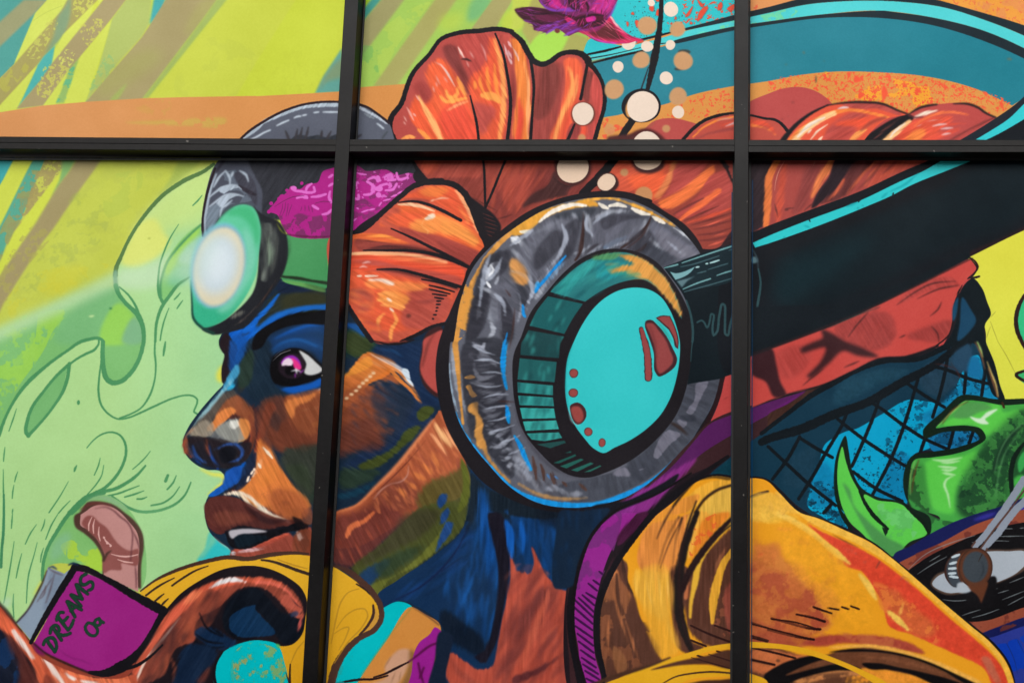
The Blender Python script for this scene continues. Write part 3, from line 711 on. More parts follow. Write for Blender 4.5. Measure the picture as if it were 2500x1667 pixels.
    L(MG, 44, 'A1 1062,1050 1090,1130 1150,1210 1270,1330 1312,1440 1318,1568 A2 1310,40 1280,150 1200,285 1110,362 1040,378 980,340 950,240 942,120 945,0', (1, .8, 1.1, .9, .9, 1, 1.1, 1, .9))
    L(MG, 22, 'A1 1095,1065 1170,1130 1250,1250 1300,1400', (.6, 1, 1.2))
    M(MG, 16, 'A1 1640,490 1560,620 1500,760 1470,850 1455,960 1450,1060 1470,1160 1500,1215', (.4, 1, 1, 1.3, 2))
    L(MG, 26, 'A1 1850,490 1740,590 1620,720 1540,830 1490,960 1470,1060 1475,1150', (.7, .9, .8, 1), 3)
    L(MG, 34, 'A1 1740,975 1640,1040 1560,1140 1490,1240 1440,1380 1425,1568', (.5, 1, 1, .8, .7))
    M(MG, 16, 'A1 1855,225 1815,275 1770,318|1655,1118 1630,1150 1600,1180|1678,1188 1650,1225 1625,1262|1550,1260 1515,1350 1490,1440 1470,1555', (.5, 1, .8))
    # lower outlines of the smoke
    M(MG, 26, 'A1 1425,1540 A2 1420,100 1430,200 1415,370 1370,500 1290,610 1180,670 1100,700|A2 930,180 910,330 905,470 930,580 1000,665 1090,708 1180,695 1290,650 1430,585 1580,520 1700,490 1770,495 1812,530 1795,600 1780,640 1810,660', (.6, .8, .6, .8, .6, .7))
    L(MG, 26, 'A2 1518,0 1500,125', (.5, 1, .6))
    L(MG, 34, 'A1 950,1568 930,1545 890,1533 820,1545 740,1568 A2 620,80 420,225 210,425 90,610 20,770 -10,860', (.8, 1, .8, .9, 1.2, .9, .8, 1))
    L(MG, 26, 'A1 905,1540 908,1568 A2 905,20 870,70 790,110 700,160 640,205', (.6, 1, .9, .8))
    F((122, 186, 118), 'A2 620,210 600,330 580,440 500,570 400,700 270,850 250,760 290,620 400,450 520,320')
    L(MG, 34, 'A2 640,200 520,310 400,455 290,610 250,730 240,830 262,862', (.9, .8, .9, 1.1))
    L(MG, 34, 'A2 636,200 620,330 580,450 500,580 400,710 265,855', (1, 1, .8, .7, 1))
    F((176, 222, 150), 'A2 600,255 560,290 585,330!', 4, 0)
    O(MG, 'A2 720,556,14,22'); L(MG, 20, 'A2 705,1132 690,1160 683,1185', (.4, 1.2, .8))
    M(MG, 12, 'A2 152,612 120,710 82,818|45,965 38,1030 33,1095|30,1170 32,1380 40,1568|163,1190 145,1240 135,1282|128,1312 118,1370 112,1435|118,1530 112,1568', (.5, 1.2, .8))
    M(MG, 26, 'A2 797,972 860,900 940,845 1030,828 1100,855 1145,920 1158,1010 1130,1120 1060,1240 960,1340 850,1400 760,1460 640,1568', (.4, .6, .7, 1, 1.1, 1.2, 1.6, 1.8))
    M(MG, 14, 'A2 920,1065 905,1130 865,1222|952,1130 935,1220 880,1310 800,1400|1380,1002 1330,1065 1280,1115 1218,1168', (.5, 1, .7))
    L(MG, 34, 'A2 1335,1135 1260,1220 1150,1300 1050,1350 940,1372', (.5, .9, 1, .9))
    M(MG, 18, 'A2 1278,1318 1180,1355 1080,1392 990,1410|1320,1365 1240,1395 1145,1422|1348,1422 1300,1440 1258,1440', (.5, 1, .8))
    L(MG, 28, 'A2 1030,1420 1100,1470 1180,1520 1280,1555 1400,1555 1500,1535 1620,1480 1700,1400 1752,1288', (.9, .9, 1, .9, .8, .5))
    M(MG, 18, 'A2 1648,1328 1590,1410 1500,1475 1388,1500|1618,1225 1590,1290 1535,1352', (.5, 1, .9))
    L(MG, 30, 'A2 1540,1225 1520,1275', (.9, 1))
    M(MG, 12, 'A2 628,1280 560,1400 450,1565|645,1455 590,1510 540,1568', (.5, 1, 1))
    # hollow round the thumb
    F((132, 194, 116), 'A2 640,1568 790,1440 930,1400 1080,1450 1200,1560 A3 1330,300 1290,700 900,640 640,470 440,500 395,600 400,450 450,300 540,150')
    S((176, 214, 70), 'A3 560,300 760,240 900,330 950,520 700,480', 50, .42, .9, 3)
    F((170, 214, 72), 'A3 760,470 850,360 900,360 950,520 880,560', 20)
    F((134, 190, 150), 'A3 480,280 640,180 620,330 470,450', 24, .7)
    L(MG, 40, 'A2 660,1568 780,1450 A3 620,30 520,180 440,320 400,450 388,620', (1, 1, .9, .8, .7))
    L(MG, 40, 'A2 640,1568 740,1470 860,1400 960,1385', (1, 1.4, .7))
    M(MG, 12, 'A3 335,110 280,190 232,290|412,62 400,120 378,168|540,0 470,120 420,245|130,265 110,400 70,640 35,830|200,375 175,470 148,600|342,275 310,400 265,560 242,830|400,325 380,390 372,455|125,745 120,860 128,960|115,0 105,145', (.5, 1.2, .8))
    L((70, 140, 96), 26, 'A2 35,1400 A3 35,50 30,200 15,350 10,500', (.7, 1, 1))
    F((190, 222, 200), 'A3 30,800 100,780 60,880 20,850', 20, .6)
    F((220, 222, 80), 'A3 390,610 380,660 300,760 330,700', 12, .8)
    F((150, 214, 150), 'A3 1200,0 1900,60 1930,200 1880,330 1800,450 1310,640 1300,300', 40, .25)
    F((50, 196, 202), 'A3 1930,180 2100,300 2150,400 2000,430 1810,440 1880,340', 8)
    F((150, 210, 160), 'A3 1930,190 1990,250 1930,330 1850,430 1830,420 1900,300', 14, .6)

    Q((196, 228, 190), 'A1 1800,700 1780,980 1060,1070 0,1540 -900,1930 -900,1780 0,1450 700,1120 1100,920', 46, .42)

def paint_face(p):
    F, Q, L, M, O, H, S = p.F, p.Q, p.L, p.M, p.O, p.hatch, p.speck
    NAV = (24, 42, 62); BLU = (20, 90, 190)
    p.br = 120
    # ---- grey ring of the goggles and cap
    F((92, 97, 112), 'A0 2190,1300 B0 0,1150 200,1040 420,970 640,935 790,938 950,960 1080,1020 1220,1130 1280,1300 1500,1568 B1 1600,100 700,100 300,200 120,420 A1 2300,600 1900,640 1850,560 1860,420 1900,150 1960,-30', g=('B0 400,1000 A1 2200,200', (76, 80, 94)))
    F((48, 50, 58), 'B0 -60,1460 0,1400 300,1330 900,1290 1400,1400 1600,1568 B1 1500,120 900,150 200,450 80,440 60,200', 8)
    F((50, 54, 62), 'B0 330,1270 400,1235 470,1255 560,1240 640,1262 760,1235 800,1330 300,1330', 6)
    M((58, 56, 62), 26, 'B0 270,1200 290,1250 300,1280|380,1185 370,1240 360,1290|425,1170 410,1240 400,1290|480,1165 470,1220 455,1270|605,1200 600,1250|690,1205 670,1240 650,1275|970,1235 930,1260', (.4, 1, 1), 4)
    L((176, 190, 205), 44, 'A0 2230,1275 2350,1190 B0 60,1130 250,1045 430,985 600,968 760,965', (.6, 1, .8, .9), 6)
    L((180, 190, 205), 34, 'B0 945,985 1050,1040 1130,1085 1205,1130', (1, .7, .8), 5)
    L((130, 140, 150), 30, 'B0 990,1040 1040,1065 1085,1090', (.3, 1, .4), 6, .8)
    M((205, 218, 232), 18, 'A0 2280,1290 B0 20,1250 70,1220 130,1195|B0 190,1155 240,1130 300,1105|350,1085 380,1070 410,1068|425,1062 460,1055|530,1035 575,1030|615,1030 750,1030|1110,1135 1140,1155 1170,1182', (.6, 1, .8), 3)
    L((70, 76, 84), 20, 'B0 1205,1210 1180,1240 1160,1270', (.6, 1), 3)
    L((44, 32, 38), 26, 'A0 2200,1285 2280,1210 2350,1160 B0 0,1160 200,1045 420,965 640,935 790,938', (.9, 1, .9, .8), 2)
    L((44, 32, 38), 26, 'B0 930,955 1020,985 1120,1050 1220,1130', (1, .8, 1), 2)
    # lower part of the ring beside the lamp
    S((104, 116, 132), 'A1 2000,40 2250,0 2330,260 2100,320 1900,560 1870,420', 50, .5, .7, 2)
    F((62, 62, 74), 'A1 2150,20 2260,20 2340,120 2350,320 2260,200 2180,120', 12, .9)
    F((120, 136, 152), 'A1 1920,330 2020,300 2000,420 1920,560 1890,480', 16, .8)
    M((176, 190, 206), 26, 'A1 1960,150 2010,60 2070,0|2070,0 2110,70 2110,130|2140,10 2120,60|2200,0 2260,40 2280,100|1925,240 2000,180 2080,140 2180,140 2220,170|2030,150 2060,210|1920,330 2000,270 2080,220 2160,215 2235,235|1990,290 2040,330 2130,270|2120,220 2060,300 2030,360 2020,430|1985,30 1930,180 1900,330 1880,450 1885,580', (.5, 1, .8, .4), 3)
    F((172, 186, 202), 'A1 2000,170 2080,135 2190,150 2110,180 2050,210', 5); F((172, 186, 202), 'A1 2000,300 2080,225 2200,220 2110,260 2040,330', 5)
    L((44, 34, 40), 26, 'A1 1975,-20 1935,90 1900,210 1870,360 1858,480 1865,600', (.8, 1, .8, .9))
    L((50, 46, 56), 40, 'A1 2190,130 2260,180 2340,220', (.3, 1, .8), 6)
    L((60, 60, 72), 30, 'A0 2050,1480 1990,1568', (1, 1), 3)
    # face base
    F((22, 40, 62), 'B1 1500,1400 2350,1300 C2 1900,700 1700,1100 1000,1568 C3 600,900 B3 1900,300 1300,700 B2 1500,900')
    F(NAV, 'A1 2040,1490! 2010,1550 A2 2012,30 2040,85 2062,120 2035,250 2050,390 1990,455 1830,640 1720,800 1680,900 1700,1020 1800,1125 1900,1172 2030,1190 2062,1240 2045,1290 1980,1350 1910,1420 1885,1480 1878,1568 A3 1885,60 1920,170 2000,260 2110,340 2140,420! B3 900,700 1500,1100 2300,1600 C3 700,1600 800,300 C2 400,1500 B2 2300,1200 1700,600 1650,0 B1 1500,1568 800,1200 600,1000 200,1000 A1 2350,1300')
    p.br = None
    F((240, 226, 70), 'A2 2040,210 2005,250 1985,330 2010,370 2050,370', 14, .8)
    L((236, 232, 90), 40, 'A2 1840,1165 1950,1215 2040,1230 2060,1270 1990,1340 1920,1400', (.3, .8, .8, .6), 8, .9)
    p.br = 120
    F(NAV, 'A2 2040,85 2062,120 2035,250 2052,385 2350,300 2350,0')
    F((38, 28, 34), 'A2 2012,20 2040,90 2060,110 2035,250 2045,380 2150,250 2180,60 2120,-20 A1 2080,1480', 3)
    F((16, 96, 200), 'A1 2100,1490 2250,1440 2350,1340 2350,1568 A2 2320,0 2260,90 2200,220 2170,180 2180,40', 6)
    F((44, 170, 220), 'A2 2190,220 2220,270 2190,350 2100,450 2060,440 2110,330', 10)
    F((20, 92, 196), 'A2 2195,60 2270,40 2225,170 2180,260', 14)
    L((36, 50, 80), 30, 'A1 2180,1540 2240,1500 2300,1480', (.3, 1, .3), 8, .7)
    L((130, 195, 215), 46, 'A2 2130,330 2050,440 1960,560 1850,690 1790,770', (.5, .8, .8, .4), 8)
    L((110, 105, 100), 90, 'A2 2080,490 1980,600 1880,720 1800,840', (.5, 1, 1, .6), 24, .8)
    L((150, 190, 205), 26, 'A2 2010,510 1900,640 1800,770', (.3, 1, .3), 6)
    F((52, 48, 40), 'A2 2260,40 2350,0 2350,200 2280,380 2180,480 2210,330', 24, .8)
    F((100, 48, 40), 'A2 2060,550 2180,490 2220,580 2200,700 2110,720 2040,640', 20, .9)
    F((232, 130, 62), 'A2 1990,640 2100,590 2130,650 2060,740 1960,800 1900,830 1890,780 1960,720', 12)
    F((70, 40, 40), 'A2 2150,650 2350,590 2350,1000 2260,800 2100,700', 26, .9)
    F((140, 128, 112), 'A2 1740,820 1820,760 1900,800 1900,870 1780,890', 16)
    F((72, 76, 80), 'A2 1790,760 1870,700 1900,760 1860,840 1800,830', 16, .7)
    F((96, 100, 104), 'A2 1900,840 2000,790 2110,720 2200,720 2270,790 2260,880 2180,930 2060,920 1960,890', 12)
    F((225, 140, 66), 'A2 2170,740 2230,750 2275,830 2260,900 2200,920 2190,820', 12)
    F((215, 220, 222), 'A2 2100,740 2160,730 2180,770 2130,800', 8)
    F((60, 66, 72), 'A2 1960,800 2060,770 2140,820 2080,860', 16, .7)
    L((210, 190, 170), 18, 'A2 1930,890 2060,915 2180,935', (.3, 1, .6), 4)
    L((190, 140, 110), 26, 'A2 1700,870 1740,830 1800,790', (.6, 1, .5), 8, .8)
    F((60, 30, 30), 'A2 1700,900 1800,880 1900,890 2050,930 2200,945 2290,860 2320,950 2270,1050 2000,1000 1760,940', 6)
    F((24, 66, 150), 'A2 1740,960 1800,970 1850,1080 1860,1130 1800,1090', 8)
    F((20, 34, 60), 'A2 1780,930 1880,910 1960,1000 2030,1160 1920,1150 1840,1060', 10)
    L((24, 70, 165), 44, 'A2 1910,940 1940,1030 2000,1160', (.7, 1, .5), 6)
    F((14, 16, 24), 'A2 1970,1000 2060,960 2160,970 2190,1020 2140,1080 2110,1160 2030,1140', 6)
    L((30, 84, 178), 40, 'A2 1960,990 2040,950 2160,960 2230,1010 2200,1080 2120,1100', (.5, .8, 1, .8), 6)
    L((120, 55, 42), 40, 'A2 1880,890 1885,960 1910,1040', (.8, .8, .3), 6)
    L((150, 72, 52), 36, 'A2 2280,760 2310,850 2290,960 2240,1040', (.4, 1, .8, .4), 8)
    L((150, 72, 52), 40, 'A2 1690,900 1700,1000 1760,1060', (.8, .8, .3), 8)
    F((16, 96, 200), 'A2 2250,1090 2270,1130 2180,1260 2080,1340 1960,1420 1910,1418 1990,1340 2070,1280 2060,1230', 6)
    F((20, 70, 160), 'A2 2100,1200 2190,1130 2180,1240 2110,1290', 8)
    F((34, 32, 42), 'A2 2350,1020 2300,1200 2160,1350 2050,1410 2200,1240 2270,1120', 10)
    p.br = 60
    # cheek and mouth side
    F((140, 62, 44), 'B2 120,540 180,580 140,700 60,900 A2 2350,1100 2200,1330 2060,1400 B2 0,1300 -20,1000 40,760', 16)
    F((226, 128, 62), 'B2 40,880 110,940 180,1080 320,1290 440,1440 510,1510 300,1480 0,1500 A2 2200,1400 2230,1330 2350,1180 B2 0,1080', 14)
    F((236, 146, 56), 'B2 20,1220 150,1120 220,1220 120,1300 0,1330', 26)
    S((150, 78, 50), 'B2 60,1350 240,1330 420,1480 300,1568 0,1500', 18, .42, .85, 2, 20)
    F((120, 60, 44), 'B2 100,1420 300,1400 440,1500 500,1568 100,1568', 34, .7)
    M((250, 232, 205), 40, 'B2 50,960 90,1000 150,1070|60,1070 30,1120 0,1180', (.4, 1, .3), 8)
    M((250, 225, 200), 30, 'A2 2260,1280 2290,1260|2320,1230 2350,1190', (.8, 1), 6)
    L((238, 225, 200), 44, 'A2 2060,1400 2150,1385 2240,1420 B2 -60,1500 40,1540 120,1600', (.3, .9, .9, .5), 8)
    F((236, 146, 66), 'A2 2180,1370 2350,1300 B2 0,1400 100,1450 0,1520 A2 2260,1420', 14, .8)
    p.br = 30
    # under eye
    F((166, 84, 48), 'B2 260,500 400,480 600,420 640,440 560,900 480,960 300,780 340,640', 14)
    F((120, 60, 40), 'B2 100,800 320,700 560,780 560,930 400,1000 240,1020 120,920', 34, .9)
    F((226, 132, 62), 'B2 270,520 340,490 420,520 360,560 330,660 290,610', 14)
    F((232, 138, 66), 'B2 440,520 520,480 600,450 590,490 480,530', 12, .8)
    F((232, 140, 50), 'B2 510,750 580,720 580,770 530,785', 8)
    M((236, 190, 160), 18, 'B2 420,628 490,612|520,618 575,595', (.4, 1, .5), 4)
    L((230, 190, 170), 14, 'B2 560,450 590,430', (.5, 1), 4)
    F((26, 40, 50), 'B2 180,620 270,640 250,730 170,740', 16, .9)
    F((44, 54, 48), 'B2 260,1000 560,940 520,1500 420,1400 300,1200', 30)
    F((40, 62, 48), 'B2 300,1120 420,1100 540,1250 540,1420 400,1300', 30, .8)
    p.br = None
    # eye
    F((22, 30, 40), 'B2 60,60 250,40 450,60 620,140 640,330 450,380 200,400 120,260', 24)
    L((22, 96, 190), 30, 'B1 180,1540 300,1480 440,1430 620,1400', (.4, 1, .9, .9), 8)
    F((24, 80, 160), 'B1 100,1568 250,1480 450,1420 620,1400 610,1568', 40, .7)
    F((26, 52, 84), 'B1 150,1568 350,1500 610,1480 610,1568 B2 600,60 300,20', 20, .7)
    L((40, 110, 180), 50, 'B2 150,110 250,30 380,0 520,20 620,70', (.3, 1, .8, .6), 14, .8)
    F((10, 10, 14), 'B2 130,230 180,110 320,60 470,100 560,200 600,260 590,330 480,370 330,390 170,380', 4)
    F((34, 26, 36), 'B2 180,130 280,70 400,80 470,180 470,280 380,330 240,320 180,240', 6)
    F((205, 208, 210), 'B2 370,75 440,100 520,180 600,255 510,300 470,240 480,180 440,110', 5)
    M((120, 120, 125), 8, 'B2 165,140 220,90 300,68 380,75', (.3, 1, 1), 2)
    F((160, 40, 190), 'B2 230,180 280,125 340,130 400,190 370,210 300,160', 5)
    F((230, 50, 140), 'B2 340,150 400,200 420,250 370,255 330,200', 5)
    F((236, 215, 235), 'B2 235,240 240,170 290,150 340,180 350,225 290,220', 6)
    F((12, 10, 14), 'B2 250,240 300,218 350,240 340,290 280,300', 4)
    M((225, 225, 235), 20, 'B2 325,270 370,262 420,275|380,240 390,290', (.4, 1, .4), 4)
    M((150, 50, 170), 18, 'B2 400,290 450,260|370,290 370,330|220,200 205,250', (.5, 1, .3), 5)
    L((10, 10, 12), 60, 'B1 -60,1568 80,1450 250,1370 430,1330 640,1310', (.3, 1.1, 1.4, 1.6, 1.5), 4)
    F((18, 92, 190), 'B2 250,430 350,405 500,385 600,340 600,390 480,440 330,470', 10)
    L((18, 60, 110), 50, 'B2 180,400 300,470 480,470 600,400', (.3, 1, .6), 16, .7)
    p.br = 150
    # brow and forehead
    F((44, 50, 40), 'B1 180,1120 380,1080 640,1110 640,1260 300,1290 150,1330 A1 2350,1500', 22, .8)
    F((52, 54, 34), 'B1 250,1180 450,1110 620,1150 600,1230 330,1260', 26, .8)
    F((22, 36, 60), 'B1 200,1010 400,1040 640,1090 640,1130 400,1110 200,1110', 14)
    L((20, 100, 200), 46, 'B1 210,1130 140,1220 70,1300 0,1370 A1 2250,1470', (.4, .9, 1, 1.2), 8)
    L((22, 104, 205), 46, 'A1 2300,1568 B1 0,1470 150,1370 330,1290 500,1255 640,1255', (.6, .9, 1, 1, .8), 8)
    p.br = 30
    # face, right of the mullion
    F((30, 60, 52), 'B1 820,1460 950,1430 1100,1568 B2 1100,80 900,140 800,110', 24)
    F((56, 66, 34), 'B1 830,1480 980,1500 1050,1568 B2 1080,40 900,140 820,60', 24, .9)
    L((20, 80, 160), 60, 'B1 820,1420 920,1440 1000,1520', (.6, 1, .3), 14, .8)
    F((24, 46, 80), 'B2 1060,60 1300,30 1560,0 1500,300 1700,600 1500,560 1300,300', 20, .9)
    L((34, 80, 130), 30, 'B2 1150,60 1250,80 1350,140', (.3, 1, .3), 12, .6)
    F((224, 122, 50), 'B2 790,340 870,260 930,170 1040,90 1160,170 1260,260 1180,330 1050,380 940,520 780,640', 10)
    F((236, 148, 52), 'B2 800,320 900,230 980,150 1060,190 1080,260 1000,340 880,310', 18)
    F((166, 78, 44), 'B2 780,400 900,330 1000,330 960,420 860,490 780,540', 20, .9)
    F((200, 100, 50), 'B2 960,440 1100,380 1250,290 1330,390 1200,360 1060,440 900,620 780,690 780,640', 20, .8)
    F((104, 56, 44), 'B2 780,650 940,560 1100,560 1220,640 1000,700 1120,860 940,980 860,1000 770,940', 30, .95)
    H([(150, 74, 46), (96, 50, 42), (70, 46, 50), (170, 84, 50)], 60, 'B2 780,620 1000,470 1200,420 1250,640 1120,880 950,1000 770,980', 38, 170, 34, 10, .6, 12, 3)
    F((32, 44, 66), 'B2 1060,420 1250,400 1330,560 1180,700 1100,560', 30, .7)
    H([(38, 54, 84), (150, 80, 50), (80, 100, 130), (28, 42, 66)], 34, 'B2 1020,400 1300,380 1330,560 1180,640 1020,560', 44, 150, 24, 8, .7, 10, 4)
    L((130, 140, 170), 20, 'B2 1130,440 1200,520 1230,560', (.3, 1, .3), 10, .5)
    L((222, 130, 62), 44, 'B2 1240,260 1330,360 1410,430 1480,520 1515,560', (.9, .8, .6, .5), 6)
    L((205, 190, 190), 34, 'B2 1050,110 1150,180 1280,240 1370,310', (.5, .9, 1, .8), 8)
    L((236, 196, 150), 30, 'B2 985,140 1080,190 1200,250', (.4, 1, .4), 6)
    F((205, 225, 240), 'B2 1330,250 1385,250 1400,310 1440,410 1400,390 1350,310', 8)
    L((110, 150, 200), 18, 'B2 1120,150 1240,205 1350,250', (.3, 1, .6), 4)
    for q in ('1070,270', '1045,300', '1015,330', '985,360', '960,400', '930,435', '880,475', '830,510'):
        x, y = q.split(','); O((240, 205, 160), 'B2 %s,%s,22,13' % (x, y), 5, .9)
    L((180, 90, 40), 12, 'B2 1060,195 980,260 880,320', (.4, 1, .4), 6, .6)
    F((28, 46, 78), 'B2 1000,980 1250,800 1450,560 1600,560 1640,650 1500,850 1200,1080 950,1180 770,1180', 40, .9)
    F((66, 76, 34), 'B2 1480,640 1560,590 1640,610 1600,680 1500,730', 12)
    F((66, 76, 34), 'B2 1400,800 1520,770 1480,840 1300,1010 1120,1150 960,1180 930,1140 1060,1070 1250,980', 16)
    F((44, 62, 44), 'B2 770,1170 950,1160 1150,1190 1000,1300 770,1340', 26, .8)
    L((20, 66, 88), 60, 'B2 760,1420 900,1390 1100,1290', (.7, 1, .3), 20, .7)
    p.br = 60
    # jaw
    F((178, 92, 60), 'B2 1690,625 1750,760 1880,980 1930,1120 1960,1300 1900,1400 1500,1568 B3 900,320 720,320 B2 735,1560 900,1500 1100,1330 1300,1130 1500,880 1620,720', 6)
    F((120, 62, 50), 'B2 1000,1500 1300,1250 1500,1300 1500,1500 1300,1568 900,1568', 44, .8)
    F((112, 54, 48), 'B3 720,60 900,0 1250,-60 1380,60 1200,250 900,500 710,480', 34, .9)
    p.br = None; L((226, 134, 88), 44, 'B2 1620,720 1500,880 1300,1130 1100,1330 920,1500 740,1562', (.5, .9, .8, .6, .3), 10)
    p.br = 60; L((250, 190, 130), 70, 'B2 1640,750 1700,850 1800,960', (.4, 1, .4), 20)
    M((240, 170, 120), 34, 'B2 1600,840 1680,930 1760,1040|1720,780 1800,900 1900,1040', (.4, 1, .3), 12, .8)
    H([(214, 122, 78), (150, 76, 58), (196, 106, 70)], 110, 'B2 1500,900 1850,1000 1900,1200 1500,1480 1200,1568 1000,1560 1300,1250', 52, 130, 26, 7, .6, 12, 5)
    M((222, 128, 70), 50, 'B2 1600,1010 1660,1110 1690,1180|1520,1120 1590,1180 1640,1220|1440,1200 1530,1250 1570,1260|1400,1300 1480,1350|1310,1340 1380,1430', (.4, 1, .3), 14, .8)
    M((210, 160, 150), 12, 'B2 1400,1130 1390,1220 1350,1270 1240,1300|1240,1300 1170,1340 1080,1440', (.4, 1, .4), 4, .8)
    L((96, 44, 36), 14, 'B2 1560,900 1400,1090 1200,1290 1050,1420', (.3, 1, .5), 5, .7)
    F((88, 84, 42), 'B2 1930,1120 1965,1280 1960,1420 1900,1568 1560,1568 1480,1480 1560,1300 1720,1230 1800,1200', 30, .9)
    F((76, 82, 40), 'B3 1940,-40 1900,140 1700,330 1400,560 1100,780 1040,680 880,520 1100,330 1300,150 1500,-40', 16)
    F((92, 100, 38), 'B2 1880,1060 1940,1160 1965,1330 1930,1500 1860,1568 1900,1300', 12)
    F((60, 56, 42), 'B3 1400,0 1700,0 1600,150 1300,330 1000,480 900,500 1200,250', 34, .7)
    F((104, 110, 46), 'B3 1750,100 1720,260 1500,470 1200,640 1100,780 1040,690 1300,560 1500,400 1650,230', 12)
    F((30, 60, 96), 'B3 940,590 1100,470 1250,430 1200,500 1080,640 1020,680', 20)
    F((44, 62, 44), 'B3 1080,520 1400,330 1550,300 1350,480 1150,600', 30, .8)
    F((34, 70, 126), 'B2 1660,1480 1690,1400 1750,1390 1740,1480 1690,1530', 8)
    F((34, 70, 126), 'B3 1690,60 1710,0 1760,-50 1780,0 1740,80 1690,120', 8); F((36, 74, 132), 'B3 1680,230 1760,80 1810,90 1800,160 1720,280 1650,370', 8)
    M((214, 112, 70), 44, 'B3 830,220 880,130 990,80 1080,0', (.8, 1.3, .9, .8), 10)
    M((160, 76, 56), 22, 'B3 900,230 940,330 980,420|820,260 870,380 910,480|760,340 800,440|1000,140 1080,260|1100,80 1160,200|740,200 800,330|1200,20 1260,120', (.3, 1, .3), 8, .8)
    L((30, 24, 26), 20, 'B3 720,480 860,500 960,640', (.3, .8, .4), 8, .5)
    p.br = 90
    # neck
    p.clip('B3 1960,-80 1900,140 1600,420 1300,620 1110,780 1160,880 1250,860 1310,810 1450,850 1700,1030 1700,1700 C3 1000,1700 800,100 C2 500,1500 0,1330 B2 2350,1350 2000,1000')
    Q((20, 48, 84), 'B2 1500,900 P 1300,1100 P 1500,1250 P 1500,1700 B3 1000,1700 1000,600')
    F((22, 34, 46), 'B2 1960,1200 2150,1350 2350,1400 C3 900,-100 700,300 400,100 0,60 B3 2100,60 1950,200', 20)
    L((20, 86, 170), 130, 'B3 2080,-200 2090,0 2150,300 2160,600', (.5, 1, .8, .4), 34, .9)
    H([(24, 84, 158), (18, 50, 96), (16, 40, 72), (26, 100, 190)], 90, 'B3 1980,0 2200,0 2200,900 2080,1280 1900,1100 1700,800 1800,400', 96, 300, 34, 9, .5, 8, 6)
    H([(28, 72, 140), (18, 40, 72), (20, 56, 104)], 70, 'B3 1950,80 2000,300 1600,750 1300,830 1150,870 1400,650 1750,350', 140, 260, 30, 8, .5, 10, 7)
    L((22, 34, 70), 16, 'B3 1280,800 1480,700 1700,520 1850,330 1950,130', (.6, 1, 1, .4), 3)
    L((26, 34, 60), 12, 'B3 1700,540 1800,470 1900,400', (1, .4), 3, .7)
    F((16, 24, 36), 'B3 1700,900 1900,1000 2100,1200 2100,1320 1900,1250 1700,1080', 24, .8)
    F((190, 84, 66), 'B3 1790,1280 1900,1350 2060,1440 2150,1420 2250,1000 2330,600 2330,330 C3 40,500 100,560 180,300 240,420 300,560 500,720 520,900 520,1200 700,1700 B3 1900,1700 1740,1490', 8)
    F((26, 24, 36), 'B3 2140,0 2230,0 2320,300 2330,450 2270,900 2180,1250 2090,1380 2000,1320 2080,1280 2200,900 2220,500', 10)
    F((20, 60, 110), 'C3 -60,-40 30,200 50,540 100,520 150,570 200,480 180,300 250,420 310,560 500,710 560,600 700,330 500,120 200,60 B3 2280,0', 12)
    H([(20, 40, 66), (22, 78, 148), (18, 56, 104), (22, 34, 50)], 90, 'C3 0,60 200,60 600,100 620,330 520,690 400,600 280,480 180,300 100,520 40,500', 82, 260, 36, 9, .6, 8, 8)
    F((22, 96, 190), 'C3 -60,60 0,130 20,320 0,430 -60,200', 12, .9); L((22, 96, 190), 60, 'C3 70,80 110,250 90,380', (.4, 1, .3), 18, .8)
    F((20, 28, 40), 'C3 200,0 900,0 760,280 600,170 300,120', 40, .7)
    H([(120, 56, 54), (206, 98, 76), (160, 72, 62), (96, 48, 50)], 110, 'C3 -60,500 200,480 500,740 510,1200 600,1700 B3 2180,1700 2200,1300 2300,800', 118, 330, 50, 16, .55, 12, 9)
    F((104, 52, 52), 'C3 300,680 400,700 250,900 120,1150 40,1300 30,1050 150,850', 34, .7)
    F((80, 40, 46), 'C3 520,1250 350,1400 200,1500 0,1568 0,1520 250,1420 400,1330', 14, .8)
    L((206, 98, 74), 60, 'C3 350,700 250,960 120,1300 80,1420', (.4, 1, .8, .5), 22, .7)
    L((130, 62, 58), 50, 'C3 500,950 350,1150 180,1400', (.4, 1, .5), 22, .7)
    L((150, 70, 60), 60, 'B3 1780,1330 1850,1450 2000,1568', (.4, 1, .7), 20, .7)
    p.unclip()
    p.br = 30
    # mouth and lips, chin
    F((84, 40, 38), 'A2 1890,1470 1960,1420 2050,1410 2200,1440 B2 -20,1560 B3 340,60 470,100 480,170 380,150 200,170 A3 2300,200 2100,180 2000,200 1920,140 1880,20 A2 1880,1540', 6)
    F((130, 66, 52), 'A3 1920,20 2000,20 2080,80 2000,130 1950,120', 18, .8)
    F((150, 80, 60), 'A3 2200,0 2350,20 B3 60,60 0,90 A3 2250,100', 24, .7)
    F((22, 22, 30), 'A3 2060,170 2130,110 2300,90 B3 0,60 200,100 340,130 420,80 480,130 440,190 330,170 250,200 0,270 A3 2250,290 2130,300 2090,240', 6)
    F((12, 28, 40), 'B3 0,200 150,220 100,260 0,270 A3 2250,290 2130,280 2180,220', 14)
    F((176, 168, 178), 'A3 2120,180 2200,160 2350,150 B3 60,165 110,190 0,195 A3 2240,205 2140,238', 5)
    L((240, 190, 150), 40, 'B3 40,0 120,40 220,60 310,90', (.5, 1, .4), 10)
    F((236, 146, 90), 'B3 60,0 160,30 320,60 340,90 220,90', 14, .6)
    F((176, 78, 62), 'A3 2130,350 2200,310 B3 0,290 180,220 310,190 340,240 330,360 460,350 480,130 500,130 500,400 A3 2250,430 2100,420', 10)
    F((120, 54, 48), 'B3 0,380 150,300 320,230 330,370 100,390', 18)
